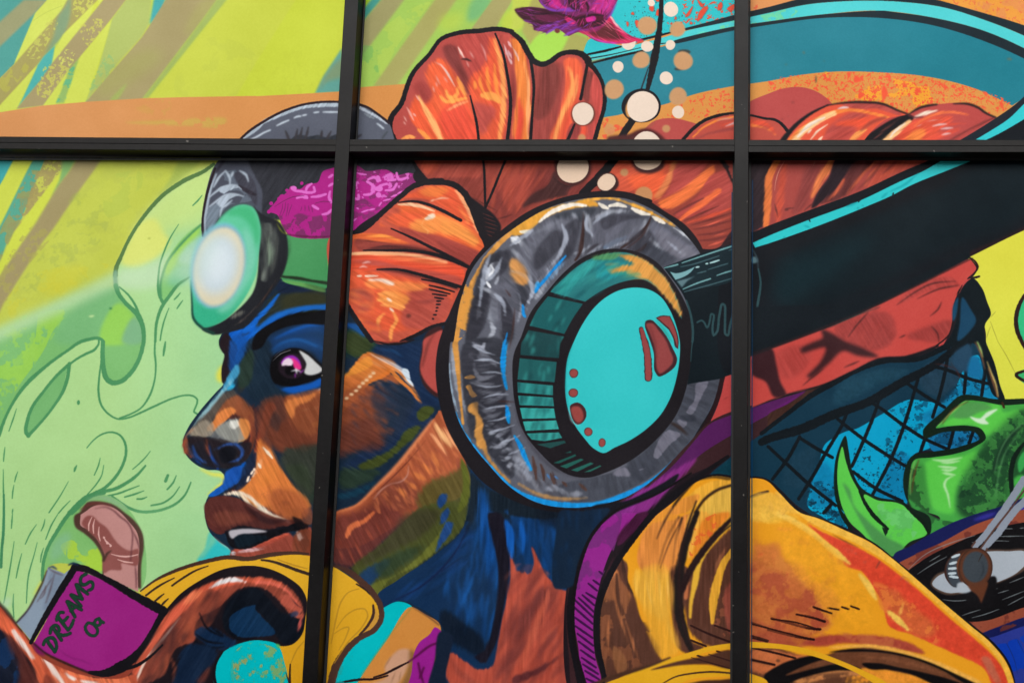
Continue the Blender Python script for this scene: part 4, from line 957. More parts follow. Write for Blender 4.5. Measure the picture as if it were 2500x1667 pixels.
    L((214, 170, 180), 34, 'A3 2180,370 2280,340 B3 0,340 100,315', (.4, 1, .3), 8)
    L((200, 90, 70), 26, 'B3 0,290 160,240 300,195', (.5, 1, .4), 6)
    F((206, 196, 198), 'B3 375,165 405,155 415,205 455,230 450,240 408,222 390,262 374,235', 8, .85)
    H([(180, 90, 60), (120, 60, 44)], 14, 'B3 340,160 500,140 500,380 330,370', 70, 130, 16, 5, .7, 16, 3)
    L((30, 24, 28), 30, 'B3 340,130 440,170 470,110', (.5, 1, .8), 5)
    O((205, 215, 225), 'A3 2145,375,24,18', 6)
    L((226, 190, 170), 10, 'A3 1960,220 2040,290 2120,345', (.4, 1, .6), 4, .7)
    # second pass over the face: softer modelling (G = face close-up scale)
    p.brk = 1.3; p.br = 60
    F((26, 44, 60), 'G 205,190 260,150 300,170 295,240 310,300 350,330 290,350 240,340 215,300 190,300', 16, .85)
    F((40, 58, 46), 'G 215,215 240,190 245,250 230,300 205,310', 14, .8)
    F((22, 84, 168), 'G 185,150 215,140 225,190 200,235 180,260', 16, .8)
    F((70, 160, 205), 'G 200,235 205,255 180,295 150,325 160,290', 10, .9)
    L((150, 195, 205), 30, 'G 185,280 150,325 110,370 75,410', (.5, .9, .8, .4), 14, .9)
    F((84, 74, 66), 'G 150,330 175,310 200,330 190,365 150,395 110,420 80,440 70,420 110,380', 22, .8)
    F((150, 82, 50), 'G 165,345 200,330 235,360 250,400 240,430 215,400 185,385 150,410 130,420', 16, .85)
    F((224, 132, 68), 'G 140,385 180,365 195,375 165,400 145,425 120,440', 10, .9)
    F((150, 140, 124), 'G 65,430 95,405 125,415 120,450 80,458 55,455', 14, .85)
    F((150, 152, 146), 'G 130,435 160,410 200,400 225,425 225,460 190,470 150,455', 14, .9)
    F((226, 226, 218), 'G 172,412 198,405 205,420 180,432', 10, .9)
    F((226, 140, 72), 'G 205,398 230,405 238,440 225,465 212,440', 10, .9)
    L((120, 60, 42), 40, 'G 235,390 248,440 240,490 215,530', (.5, 1, .9, .4), 12, .85)
    F((34, 30, 36), 'G 50,455 100,455 150,462 210,475 240,470 235,510 200,545 170,550 110,545 70,520', 8, .9)
    L((40, 82, 160), 26, 'G 62,480 75,515 105,535', (.5, 1, .4), 10, .9); L((30, 70, 150), 26, 'G 112,480 120,515 145,545', (.5, 1, .4), 10, .9)
    L((46, 86, 165), 24, 'G 138,492 165,478 200,480 215,500 200,525 170,530', (.5, 1, .9, .6), 8, .9)
    F((16, 18, 26), 'G 145,495 175,484 195,500 185,525 155,535', 8, .9)
    L((130, 64, 46), 24, 'G 105,460 108,490 116,515', (.6, 1, .4), 8, .8); L((150, 80, 56), 30, 'G 42,455 45,490 65,520', (.8, 1, .3), 10, .8)
    F((26, 84, 176), 'G 165,560 205,545 225,550 205,590 165,615 130,632 122,632 150,605', 8, .9); F((26, 40, 66), 'G 215,550 255,500 245,570 215,610 190,620 205,590', 12, .85)
    # cheek
    F((110, 58, 42), 'G 280,340 330,330 380,340 445,320 440,480 400,500 360,490 320,460 290,500 265,450', 24, .8)
    F((150, 82, 50), 'G 340,345 445,315 440,440 420,450 370,420', 26, .6)
    F((222, 132, 70), 'G 345,348 390,335 440,322 420,345 380,360 365,400 350,380', 14, .85)
    F((62, 46, 46), 'G 310,380 330,400 320,440 300,420', 16, .6)
    F((56, 60, 52), 'G 330,520 370,490 440,480 432,620 400,640 370,590', 24, .8); F((54, 66, 48), 'G 345,545 400,540 420,620 380,590', 22, .6)
    F((222, 128, 66), 'G 275,475 310,510 330,560 370,610 415,650 400,700 330,690 270,660 215,625 245,580', 16, .8)
    F((170, 92, 56), 'G 300,620 370,620 415,680 395,710 320,690', 26, .7)
    H([(120, 62, 44), (206, 116, 66)], 26, 'G 300,620 380,630 410,690 330,690', 70, 60, 12, 6, .5, 10, 3)
    M((246, 226, 200), 26, 'G 275,485 288,500 305,520|262,535 270,550', (.4, 1, .4), 7); M((244, 222, 200), 20, 'G 228,590 234,575|240,568 250,553', (.8, 1), 5)
    L((240, 225, 205), 34, 'G 165,632 195,622 225,632 260,660 300,690 360,715', (.3, .9, 1, .8, .4), 8, .95)
    # upper lip and mouth
    F((88, 44, 40), 'G 100,660 130,638 180,638 230,655 290,690 340,705 395,712 410,735 350,725 290,735 200,725 160,740 120,715', 12, .9)
    F((124, 66, 52), 'G 125,690 180,680 240,705 210,715 140,720', 18, .7)
    F((44, 26, 30), 'G 215,660 290,700 350,708 300,720 240,690', 14, .7)
    F((18, 18, 24), 'G 168,748 195,732 250,733 300,740 345,730 380,714 406,718 404,734 370,738 325,752 275,776 215,796 178,788', 6)
    F((186, 182, 192), 'G 172,742 200,735 245,734 290,742 245,748 205,752 182,764', 4)
    F((14, 30, 42), 'G 190,762 260,752 290,758 230,785 195,790', 10, .8)
    F((150, 72, 58), 'G 175,808 240,800 320,770 365,755 372,810 330,820 260,822', 12, .85); L((206, 160, 160), 22, 'G 200,806 240,800 280,795', (.3, 1, .3), 7)
    F((130, 66, 46), 'G 370,760 390,735 425,740 420,810 375,812', 12, .9); F((206, 176, 166), 'G 380,748 390,742 395,757 408,765 395,764 388,774', 8, .8)
    F((28, 22, 26), 'G 365,694 385,702 408,722 404,734 385,730', 10, .8)
    F((150, 82, 56), 'G 392,690 418,670 424,720 410,722', 12, .7)
    # eye
    p.br = None
    F((24, 60, 110), 'G 300,190 340,160 400,150 455,165 455,230 420,195 370,180 320,200', 18, .8); L((30, 100, 180), 22, 'G 300,195 330,172 380,160 440,180', (.3, 1, .7), 10, .8)
    F((12, 11, 15), 'G 298,255 310,215 345,190 390,188 430,215 460,250 430,275 390,297 340,300 308,285', 4)
    F((36, 26, 36), 'G 325,225 360,202 395,210 405,245 385,275 345,275 325,255', 5)
    F((206, 208, 210), 'G 385,193 410,205 438,230 458,252 415,268 402,262 408,235 395,210', 4)
    M((130, 130, 134), 7, 'G 306,225 330,203 360,192', (.3, 1, .8), 2)
    F((150, 44, 180), 'G 330,232 345,212 368,208 388,225 392,245 375,230', 5); F((232, 54, 140), 'G 362,215 382,226 392,250 378,252 366,232', 4)
    F((238, 218, 236), 'G 333,240 338,224 355,215 368,228 362,240 345,238', 4); F((12, 10, 14), 'G 342,250 358,240 372,250 366,268 348,266', 3)
    M((228, 226, 236), 16, 'G 362,256 378,252 392,258|376,246 379,264', (.4, 1, .4), 3); M((150, 50, 170), 12, 'G 388,262 402,250|374,262 374,276', (.5, 1, .3), 4)
    F((20, 90, 185), 'G 330,310 370,306 420,292 455,280 452,296 410,312 360,322', 10, .9)
    F((52, 54, 36), 'G 330,45 400,20 460,10 470,55 400,60 340,75', 22, .8)
    L((26, 104, 196), 40, 'G 262,130 300,95 360,72 470,58', (.5, 1, 1, .9), 10)
    F((14, 14, 18), 'G 246,192 246,160 275,128 330,102 400,86 475,76 475,108 400,112 340,124 296,146 270,185', 6)
    # cheekbone right of the mullion
    p.br = 30
    F((206, 116, 56), 'G 520,280 545,255 585,205 625,205 680,240 640,262 590,300 545,350 515,380', 14, .8)
    F((236, 150, 60), 'G 530,270 570,225 600,212 610,232 575,258', 12, .8)
    F((140, 72, 46), 'G 515,320 560,300 600,300 640,330 650,420 640,480 580,470 510,500', 30, .75)
    F((96, 52, 44), 'G 515,430 600,400 650,430 640,490 560,500 510,520', 30, .7)
    F((34, 46, 66), 'G 610,320 680,300 730,340 700,430 650,480 630,420', 30, .75)
    H([(150, 78, 48), (44, 52, 74), (110, 60, 46)], 40, 'G 560,330 660,300 690,360 650,470 560,480', 35, 150, 22, 8, .6, 10, 6)
    for x, y in ((612, 262), (602, 272), (591, 283), (580, 292), (569, 303), (559, 315), (545, 326), (530, 338)): O((240, 208, 165), 'G %g,%g,6.5,4.2' % (x, y), 4, .9)
    L((226, 134, 66), 30, 'G 640,225 685,255 720,290 755,345', (.6, 1, .8, .4), 8, .9); L((214, 206, 208), 26, 'G 605,205 650,225 695,250 715,270', (.3, .8, 1, .9), 8, .95)
    F((210, 226, 240), 'G 700,248 716,250 724,280 735,305 715,285', 6)
    p.brk = 1.7; p.br = None
    # ---- head strap (green) and lamp
    F((78, 156, 98), 'B1 260,600 680,610 660,800 640,1080 450,1060 250,1010 200,800', g=('B1 300,700 620,950', (70, 150, 92)))
    F((110, 170, 90), 'B1 230,1005 400,1020 640,1090 640,1110 400,1060', 6, .8)
    L((34, 50, 34), 34, 'B1 240,970 380,985 520,1010 650,1030', (.6, 1, .7, 1), 5)
    L((40, 60, 40), 26, 'B1 450,1040 560,1070 650,1090', (.3, 1, .6), 8, .6)
    L((30, 60, 40), 18, 'B1 300,610 310,700 280,850', (.4, 1, .4), 12, .5)
    p.br = None
    # pink lace
    PK = (178, 36, 138); PL = (224, 110, 205); PD = (128, 46, 104)
    LACE = 'B1 110,370 150,320 200,260 280,200 320,150 400,170 470,120 560,110 620,0 680,-20 900,-60 950,-40 1000,0 1200,-10 1300,40 1400,20 1530,70 1470,140 1380,200 1250,300 1100,400 960,490 880,560 700,610 290,580 240,500 190,400'
    F(PK, LACE)
    p.clip(LACE, 2)
    F(PD, 'B1 210,410 300,430 400,390 500,420 700,400 690,600 280,580 240,500', 5)
    F(PD, 'B1 860,330 1000,260 1100,330 1250,200 1400,60 1560,80 1300,300 1000,480 870,570', 5, .8)
    S(PK, 'B1 210,400 700,380 690,600 270,580', 18, .52, .95, 2)
    S(PK, 'B1 870,330 1150,300 1500,60 1400,200 1000,460 870,560', 18, .55, .9, 5)
    S(PD, 'B1 870,0 1500,0 1300,260 880,300', 18, .62, .8, 3)
    S(PL, 'B1 900,0 1450,0 1250,220 880,280', 18, .66, .9, 8)
    p.unclip()
    O(PK, 'B1 420,115,16 285,180,16 140,300,18 215,260,22 150,355,26 118,375,18 175,330,18 330,165,24 240,240,26')
    M(PL, 30, 'B1 330,160 350,180 420,190 470,200 540,190 530,150|510,120 470,150 460,175|375,250 430,235 470,250|510,240 570,235 640,215|670,60 700,40|670,140 700,120|680,190 670,240 690,290|520,320 570,350|610,400 660,390 690,360|990,220 1050,215 1075,190|1060,180 1080,150 1020,100|1030,80 1080,60 1140,90|1100,170 1160,130 1200,120|1190,180 1260,170 1290,120|1180,60 1240,30 1250,70|1290,20 1310,80 1390,60|900,250 940,260 940,220|1210,90 1280,80', (.7, 1, .8))
    O(PL, 'B1 345,160,28,22 1130,165,36,26 1120,75,22,34 1125,222,26 450,240,30,18')
    M(PL, 20, 'B1 930,20 960,30 1010,35|1420,150 1455,120|1360,180 1390,170|1300,210 1340,190|1240,240 1290,220|1170,275 1230,260|1130,320 1150,290|1040,360 1085,350|970,380 1030,360|920,440 890,460|925,340 940,350', (.6, 1, .7))
    M((120, 40, 100), 8, 'B1 245,300 240,350 215,410|270,290 265,350 240,410|295,300 290,350 275,420|330,310 310,360 295,410|420,330 410,370|450,320 450,370|480,320 490,370|510,330 520,380', (.6, 1, .6))
    M((110, 40, 90), 8, 'B1 170,330 250,280 340,240 440,230|540,300 620,280 690,290|900,290 960,270 1020,280 1030,320|870,570 700,608', (.6, 1, .6))
    L((90, 24, 60), 14, 'B1 280,585 480,605 680,608', (.6, 1, 1), 3)
    p.br = 90
    # lamp body
    F((34, 36, 42), 'A1 2330,320 B1 0,350 100,420 200,460 270,560 295,700 280,850 220,1000 120,1140 A1 2250,1430 2100,1480 1950,1500 1850,1450 2000,1400 2300,1150', 4)
    F((70, 74, 72), 'B1 60,480 150,500 200,620 190,800 120,960 40,1000 80,800', 30, .9)
    H([(150, 160, 150), (90, 96, 94), (46, 50, 54), (30, 32, 38)], 50, 'B1 50,480 180,500 220,650 180,850 80,1020 40,1000', 86, 260, 26, 10, .6, 8, 11)
    L((140, 165, 140), 50, 'B1 110,600 130,720 120,870', (.4, 1, .3), 18, .8)
    L((130, 140, 40), 14, 'B1 190,480 240,560 270,580', (.3, 1, .4), 4, .8)
    L((90, 60, 50), 12, 'B1 0,1260 100,1130 180,1000', (.4, 1, .4), 5, .6)
    L((120, 120, 112), 50, 'A1 2120,1350 2190,1310 2240,1290', (.5, 1, .5), 16, .8)
    M((80, 70, 68), 14, 'A1 2200,1380 2290,1310 2350,1240|2150,1420 2260,1350', (.4, 1, .5), 6, .7)
    p.br = None
    F((96, 200, 158), 'A1 2130,340 2230,310 2310,330 B1 40,500 40,640 20,800 0,950 A1 2320,1030 2200,1230 2040,1380 1840,1430 1780,1370 1760,1200 1750,990 1850,650 1960,520 2030,420', 4, g=('A1 2100,900 1850,1400', (52, 176, 134)))
    F((70, 184, 128), 'A1 2150,340 2290,330 B1 20,480 20,640 A1 2300,760 2330,560 2200,420 2080,400', 18)
    F((56, 180, 140), 'A1 1800,1230 1900,1280 2020,1290 2000,1370 1840,1420 1790,1360', 22)
    F((130, 210, 185), 'A1 2240,520 2330,640 2340,860 2240,1080 2080,1290 2000,1300 2150,1060 2250,820', 20, .8)
    L((30, 70, 60), 26, 'A1 1755,1000 1762,1200 1785,1370 1850,1435 1960,1490', (.3, .6, .9, 1), 6)
    L((40, 90, 70), 20, 'A1 2130,335 2040,410 1970,510', (.8, 1, .4), 10, .6)
    F((120, 196, 214), ellt('A1', 2000, 868, 250, 400, 0.21), 16, .85)
    F((150, 140, 190), ellt('A1', 2008, 872, 236, 384, 0.21), 8, .35)
    F((224, 216, 186), ellt('A1', 2010, 880, 224, 366, 0.21), 14)
    F((206, 222, 230), ellt('A1', 2000, 860, 190, 280, 0.2), 44)
    F((224, 237, 245), ellt('A1', 2000, 850, 120, 170, 0.2), 50, .9)
    # glare of the lamp spilling over
    F((200, 228, 215), 'A1 1850,600 1980,560 1850,1000 1700,1050 1640,900', 60, .35)
def paint_hand(p):
    F, Q, L, M, O, H, S = p.F, p.Q, p.L, p.M, p.O, p.hatch, p.speck
    CY = (0, 192, 202)
    p.br = None
    # cyan / orange backdrop under the chin
    F(CY, 'B3 -200,1700 -200,1150 180,1190 600,1250 900,1150 1160,880 1310,815 1430,860 1300,1050 900,1650')
    F((214, 142, 66), 'B3 1430,865 1550,930 1690,1030 1700,1120 1450,1700 850,1700 970,1500 1200,1170', 2)
    L((150, 140, 70), 10, 'B3 1430,870 1200,1160 970,1490', (1, 1, 1), 3, .8)
    L((90, 60, 50), 14, 'B3 1440,870 1560,940 1680,1030', (.5, 1, .8), 5, .8)
    F((210, 160, 130), 'B3 1180,1440 1240,1320 1330,1250 1410,1260 1420,1330 1380,1450 1300,1568 1150,1650 1000,1600 1200,1500', 8)
    F((130, 95, 60), 'B3 1420,1250 1460,1290 1430,1500 1380,1650 1320,1650 1400,1400', 16, .8)
    F((156, 34, 148), 'B3 1695,1080 1640,1050 1600,1110 1500,1190 1450,1290 1430,1450 1390,1700 1600,1700 1640,1350', 2)
    M((90, 20, 74), 22, 'B3 1680,1190 1600,1220 1480,1310 1400,1370|1490,1380 1510,1480 1550,1600|1540,1420 1500,1520', (.8, 1, .6), 4)
    M((40, 24, 26), 22, 'B3 1400,1370 1280,1430 1180,1480 1080,1510|730,1568 850,1545 960,1530 1070,1528 1210,1495', (.6, 1, .9, .6))
    M((150, 110, 85), 10, 'B3 1240,1320 1180,1420|1280,1460 1240,1560|1330,1460 1310,1560', (.4, 1, .4), 4, .8)
    S((40, 170, 170), 'B3 780,1300 1050,1250 900,1560 740,1560', 18, .66, .7, 3)
    F((24, 36, 56), 'B3 1700,1090 1800,1120 1780,1300 1740,1500 1800,1700 1590,1700 1640,1350', 6)
    # yellow sleeve
    F((233, 178, 44), 'A3 1280,740! 1400,640 1600,540 1850,465 2100,420 B3 0,410 250,385 500,400 720,500 930,640 1080,760 1140,880 1140,1000 1080,1080 930,1160 800,1290 700,1450 650,1600 640,1800 300,1800 300,1568 180,1200 0,1000 A3 2000,700 1500,900', g=('B3 600,600 700,1500', (224, 164, 34)))
    F((208, 152, 60), 'B3 1090,870 1130,960 1090,1050 950,1130 1030,1040 1070,950', 4)
    M((74, 50, 42), 44, 'A3 1290,720 1420,625 1620,530 1860,455 2120,410 B3 -100,425 150,385 340,370 480,380', (.3, .7, .8, .9, .9, .5))
    L((78, 52, 44), 60, 'B3 690,480 850,540 950,620 1070,740 1140,850 1148,980 1080,1080 950,1150 820,1270 730,1420 680,1620', (.3, .9, 1, .8, .8, .9, 1.2, 1.2), 1)
    L((66, 44, 40), 30, 'B3 1075,850 1080,920 1030,1030 950,1120', (.6, .9, .8, .6))
    L((50, 34, 34), 16, 'B3 920,655 980,690 1040,740', (.7, 1, .5))
    L((58, 42, 36), 28, 'B3 50,435 130,445 260,485 380,530 490,565', (.6, .9, 1, 1))
    M((190, 140, 40), 14, 'B3 945,700 850,730 780,820 740,950 710,1100 690,1200|740,1060 830,940 930,885 1000,885 1025,930 980,1040 850,1180 720,1380|720,1110 800,1060 850,1050 830,1130 760,1260|320,1380 380,1250 440,1180|200,430 340,480 470,515', (.6, 1, 1, .6), 2, .85)
    M((58, 42, 36), 20, 'A3 1910,490 1800,530 1680,600 1580,670|1600,600 1500,650 1420,700 1340,760|1505,745 1460,780 1420,815|1545,790 1510,820 1480,855', (.5, 1, .9))
    L((58, 40, 34), 22, 'B3 180,1210 220,1340 290,1540 310,1600', (.8, 1, 1.2))
    L((58, 40, 34), 20, 'B3 315,1390 310,1480 315,1620', (.6, 1, 1))
    p.br = 120
    # hand: fingers folded over the book
    F((30, 24, 30), 'A3 -60,740! 0,850 140,1010 280,1180 330,1260 800,1480 1180,1400 1300,1200 1500,930! 1540,870! 1640,760 1840,620 2050,520 2350,490 B3 100,510 300,600 420,700 465,800 455,960 420,1120 330,1210 250,1225 100,1180 0,1170 A3 2200,1200 2050,1270 1980,1380 1960,1500 1990,1650 -60,1700')
    F((150, 72, 56), 'A3 1540,920 1720,760 1900,650 2100,600 2350,590 B3 120,600 270,660 380,760 430,880 420,980 330,940 200,800 50,690 A3 2200,700 2020,860 1800,1000 1780,1180 1620,1240 1480,1500 1200,1568 1240,1400 1400,1180', 10)
    F((218, 98, 72), 'A3 1540,940 1740,760 1940,640 2150,610 2350,600 B3 150,610 280,680 200,680 0,650 A3 2200,650 1960,720 1780,850 1640,960 1480,1150 1330,1360 1240,1500 1200,1480 1350,1250', 14)
    L((230, 225, 228), 44, 'A3 1920,700 2020,640 2150,615 2270,640', (.3, 1, .9, .2), 8)
    L((238, 205, 190), 26, 'A3 1660,950 1560,1080 1430,1240 1330,1370 1250,1540', (.3, .8, 1, .9, .9), 6)
    L((238, 130, 90), 70, 'A3 1700,840 1790,760 1880,710', (.4, 1, .3), 20, .9)
    H([(100, 50, 44), (178, 88, 62), (130, 62, 50), (52, 34, 38)], 70, 'A3 1700,900 1950,700 2060,760 1960,1000 1800,1160 1620,1240 1500,1500 1300,1568 1400,1250', 118, 280, 44, 14, .6, 12, 12)
    F((16, 22, 32), 'A3 2060,880 2150,760 2350,690 B3 100,760 220,900 330,960 420,1000 400,1140 280,1210 160,1100 0,900 A3 2200,1150 2080,1100', 12)
    F((18, 50, 84), 'A3 2110,960 2220,880 2350,850 B3 -10,870 60,960 180,1110 0,1140 A3 2200,1140 2110,1070', 6)
    F((20, 46, 80), 'A3 1780,1080 1920,1050 2080,1130 2180,1190 2050,1260 1900,1220', 14, .9)
    M((14, 16, 24), 18, 'A3 1830,920 1900,1060 2050,1140|1790,1110 1900,1180 2050,1200|1950,1060 2050,1130|2090,1080 2160,1150 2350,1150|1790,1180 1950,1240 2060,1230', (.4, 1, .5), 4)
    F((20, 40, 68), 'A3 1680,1240 1850,1200 2000,1270 1940,1400 1860,1480 1880,1700 1560,1700 1620,1450', 20, .9)
    F((100, 50, 44), 'A3 1930,1400 1900,1500 1850,1568 1800,1568 1880,1450', 16, .8)
    M((150, 74, 54), 30, 'A3 1680,960 1720,1080 1790,1160|1640,1130 1680,1250|1540,1300 1600,1400 1580,1560', (.4, 1, .3), 14, .7)
    F((192, 92, 74), 'B3 230,760 330,760 420,880 430,960 380,960 320,880 250,860', 12, .9)
    L((230, 110, 90), 34, 'B3 0,640 150,650 290,720 380,830', (.8, 1, .8, .5), 12)
    M((60, 34, 40), 14, 'B3 320,780 380,850 430,880|400,940 430,900', (.4, 1, .4), 5, .7)
    F((30, 60, 100), 'B3 300,940 380,900 390,930 330,960', 12, .7); L((196, 88, 80), 22, 'B3 410,960 400,1040 380,1100', (.5, 1, .3), 8)
    F((0, 192, 202), 'A3 2060,1270 2200,1210 2350,1170 B3 0,1170 180,1200 280,1500 320,1700 A3 1990,1700 1965,1450 1990,1350')
    F((90, 190, 110), 'B3 180,1200 220,1215 210,1250', 4)
    S((70, 180, 160), 'A3 2180,1250 2350,1180 2350,1568 2150,1568', 18, .58, .7, 2)
    S((186, 160, 84), 'A3 2180,1250 2350,1180 2350,1568 2200,1568', 18, .76, .7, 2)
    S((60, 180, 160), 'B3 0,1200 180,1250 260,1568 0,1568', 18, .55, .6, 4); S((160, 170, 90), 'B3 0,1200 180,1250 260,1568 0,1568', 18, .72, .7, 4)
    L(BLK, 26, 'A3 2040,1280 1985,1370 1965,1460 1985,1600', (.7, 1, 1))
    p.br = 60
    # palm edge, left
    F((24, 30, 46), 'A3 -400,500 -60,760 0,900 100,1050 230,1260 200,1500 250,1700 -400,1700', 12)
    S((22, 56, 104), 'A3 -200,900 20,1000 160,1300 150,1568 -200,1568', 50, .4, .7, 4, 20)
    F((190, 86, 60), 'A3 -200,700 0,850 140,1010 270,1180 330,1270 560,1400 800,1500 1000,1530 1250,1500 1230,1700 300,1700 330,1450 220,1300 60,1120 -200,900', 8)
    F((90, 44, 40), 'A3 0,930 120,1100 240,1320 330,1480 380,1700 180,1700 170,1400 60,1180', 26, .9)
    F((224, 104, 70), 'A3 -60,840 0,900 160,1080 330,1280 400,1420 420,1568 380,1568 300,1380 150,1180 -60,960', 10)
    F((230, 120, 84), 'A3 380,1320 520,1440 700,1520 1000,1540 1200,1530 1200,1700 450,1700 500,1568', 16)
    F((130, 60, 48), 'A3 420,1480 520,1568 560,1700 420,1700', 16, .8)
    M((236, 214, 206), 50, 'A3 120,1080 180,1170 250,1260 310,1340|400,1340 470,1420 560,1540 600,1600', (.5, 1, .5), 10)
    M((240, 220, 214), 40, 'A3 600,1460 640,1500 690,1530|740,1540 820,1555 900,1560', (.4, 1, .5), 8)
    L((235, 120, 80), 34, 'A3 560,1440 760,1510 1050,1530 1200,1500', (.5, 1, 1, .4), 10)
    L(BLK, 34, 'A3 -60,770 0,840 140,1005 200,1090', (.5, .8, .4), 8, .7)
    p.br = None
    # thumb
    TH = 'A3 740,20! 800,-20 A2 830,1520 920,1490 1020,1510 1110,1568 A3 1180,80 1260,190 1280,300 1270,420 1265,560 1270,730! 950,580! 960,480 960,380 900,260 820,160 740,120'
    F((84, 60, 52), 'A2 800,1470 920,1465 1040,1490 1150,1568 A3 1220,60 1310,200 1320,320 1300,450 1295,700! 940,580! 940,420 860,270 770,190 690,130 690,20 730,0', 6)
    F((196, 142, 138), TH, 2)
    F((146, 86, 82), 'A3 800,30 850,30 900,80 980,140 1040,230 1100,300 1200,350 1270,330 1270,390 1100,400 1000,440 960,380 900,260 800,160 750,100', 4)
    F((146, 86, 82), 'A3 960,400 1020,390 1160,410 1270,400 1265,480 1110,470 1120,520 1000,530 960,560', 6)
    M((226, 178, 172), 14, 'A3 845,40 815,110 815,165|870,60 855,120 860,190|910,130 905,200 920,260|950,220 970,260 1020,300|1020,380 1100,400 1200,400 1265,385|1080,430 1140,450 1220,460', (.4, 1, .6), 2)
    O((226, 178, 172), 'A3 955,230,10 985,280,12 1015,305,11')
    M((90, 50, 56), 14, 'A2 870,1530 960,1515 1040,1545 1100,1600 A3 1170,90 1210,160 1215,280 1205,360 1200,440|A3 1220,170 1260,260 1280,330|1240,480 1250,600 1250,690', (.3, 1, .9, .7), 3, .8)
    L((60, 44, 36), 26, 'A3 1020,350 980,380 950,440', (.4, 1, 1), 6, .8)
    L((110, 60, 56), 26, 'A2 740,1540 820,1490 920,1478 1020,1500', (.5, 1, .6), 8)
    L((150, 175, 160), 34, 'A2 800,1450 930,1425 1060,1470 1170,1540', (.3, 1, .6), 14, .7)
    # book
    F((150, 66, 50), 'A3 270,1170 340,1290 560,1420 820,1500 1200,1470 1250,1300 800,1380 400,1240')
    F((140, 158, 178), 'A3 440,500! 590,560! 640,520! 600,700 380,1000 280,1170! 150,1010! 300,830 390,660')
    F((120, 136, 158), 'A3 470,540 580,570 540,680 460,860 400,900 440,700', 10, .8)
    M((84, 60, 66), 12, 'A3 440,510 500,545 580,575|480,600 400,720 340,820|420,670 400,760 370,790|500,560 470,680 420,830', (.4, 1, .5), 3, .8)
    L((50, 36, 44), 18, 'A3 430,530 390,640 330,760 250,900 150,1010', (.5, 1, .8, .8), 3)
    L((60, 80, 110), 20, 'A3 450,505 480,495 520,520', (.6, 1, .5), 6)
    Q((158, 36, 132), 'A3 680,510! 1000,640 1470,930 1400,1050 1250,1290 1180,1350 1100,1400 1000,1440 800,1460 560,1350 400,1280 310,1200 420,1000 560,720')
    F((118, 24, 96), 'A3 300,1180 360,1240 420,1310 340,1290', 10, .9)
    M((120, 26, 100), 12, 'A3 540,1250 600,1300 700,1350|650,1330 760,1360 850,1400', (.3, 1, .3), 4, .6)
    L(BLK, 62, 'A3 285,1190 400,980 540,740 690,500', (.6, .8, 1, 1.1))
    L(BLK, 66, 'A3 690,500 760,510 1000,625 1250,770 1500,905', (1, .7, .9, 1.1, 1.3))
    L(BLK, 70, 'A3 1490,930 1400,1080 1260,1290 1180,1370 1080,1430 950,1475 820,1465', (.9, .6, .6, 1, 1.5, 1, .4))
    L((40, 24, 30), 30, 'A3 310,1200 420,1290 600,1380 820,1470', (.4, .5, .6, .5), 3)
    L(BLK, 30, 'A3 1490,1215 1380,1320 1260,1400 1120,1440', (.6, .8, 1, 1))
    L((20, 40, 70), 20, 'A3 630,480 670,465 720,480', (.6, 1, .5), 4)
    # lettering on the cover, running up the spine side
    TX = (28, 66, 46)
    def glyphs(w, c):
        M(c, w, 'Z 170,722 205,772 238,818|136,752 148,718 180,696 212,690 240,715 254,760 250,800 238,820'
                '|228,608 262,660 300,714|196,648 206,604 240,578 268,592 278,622 258,652|268,655 310,670 346,664 380,650'
                '|272,505 310,560 358,618|256,530 264,490 290,458 316,462|308,548 334,528 356,504|358,620 388,586 408,532'
                '|350,362 384,432 422,502|356,362 420,400 482,438|384,446 412,420 438,408'
                '|386,302 430,352 478,404|392,300 440,322 488,340|488,340 454,270 432,206|438,208 486,252 538,294'
                '|522,112 486,132 470,168 484,206 520,208 552,184 578,186 588,214 574,248 544,260', (1, 1, .9), 0, 1, .12)
        M(c, w * .85, 'Z 540,556 516,590 530,640 574,672 612,668 630,636 614,594 574,560 540,556|612,528 598,556 620,580 650,572 652,540 630,520 612,528|640,514 658,538 682,554', (1, 1, 1), 0, 1, .12)
    glyphs(33, (34, 30, 40)); glyphs(24, TX)

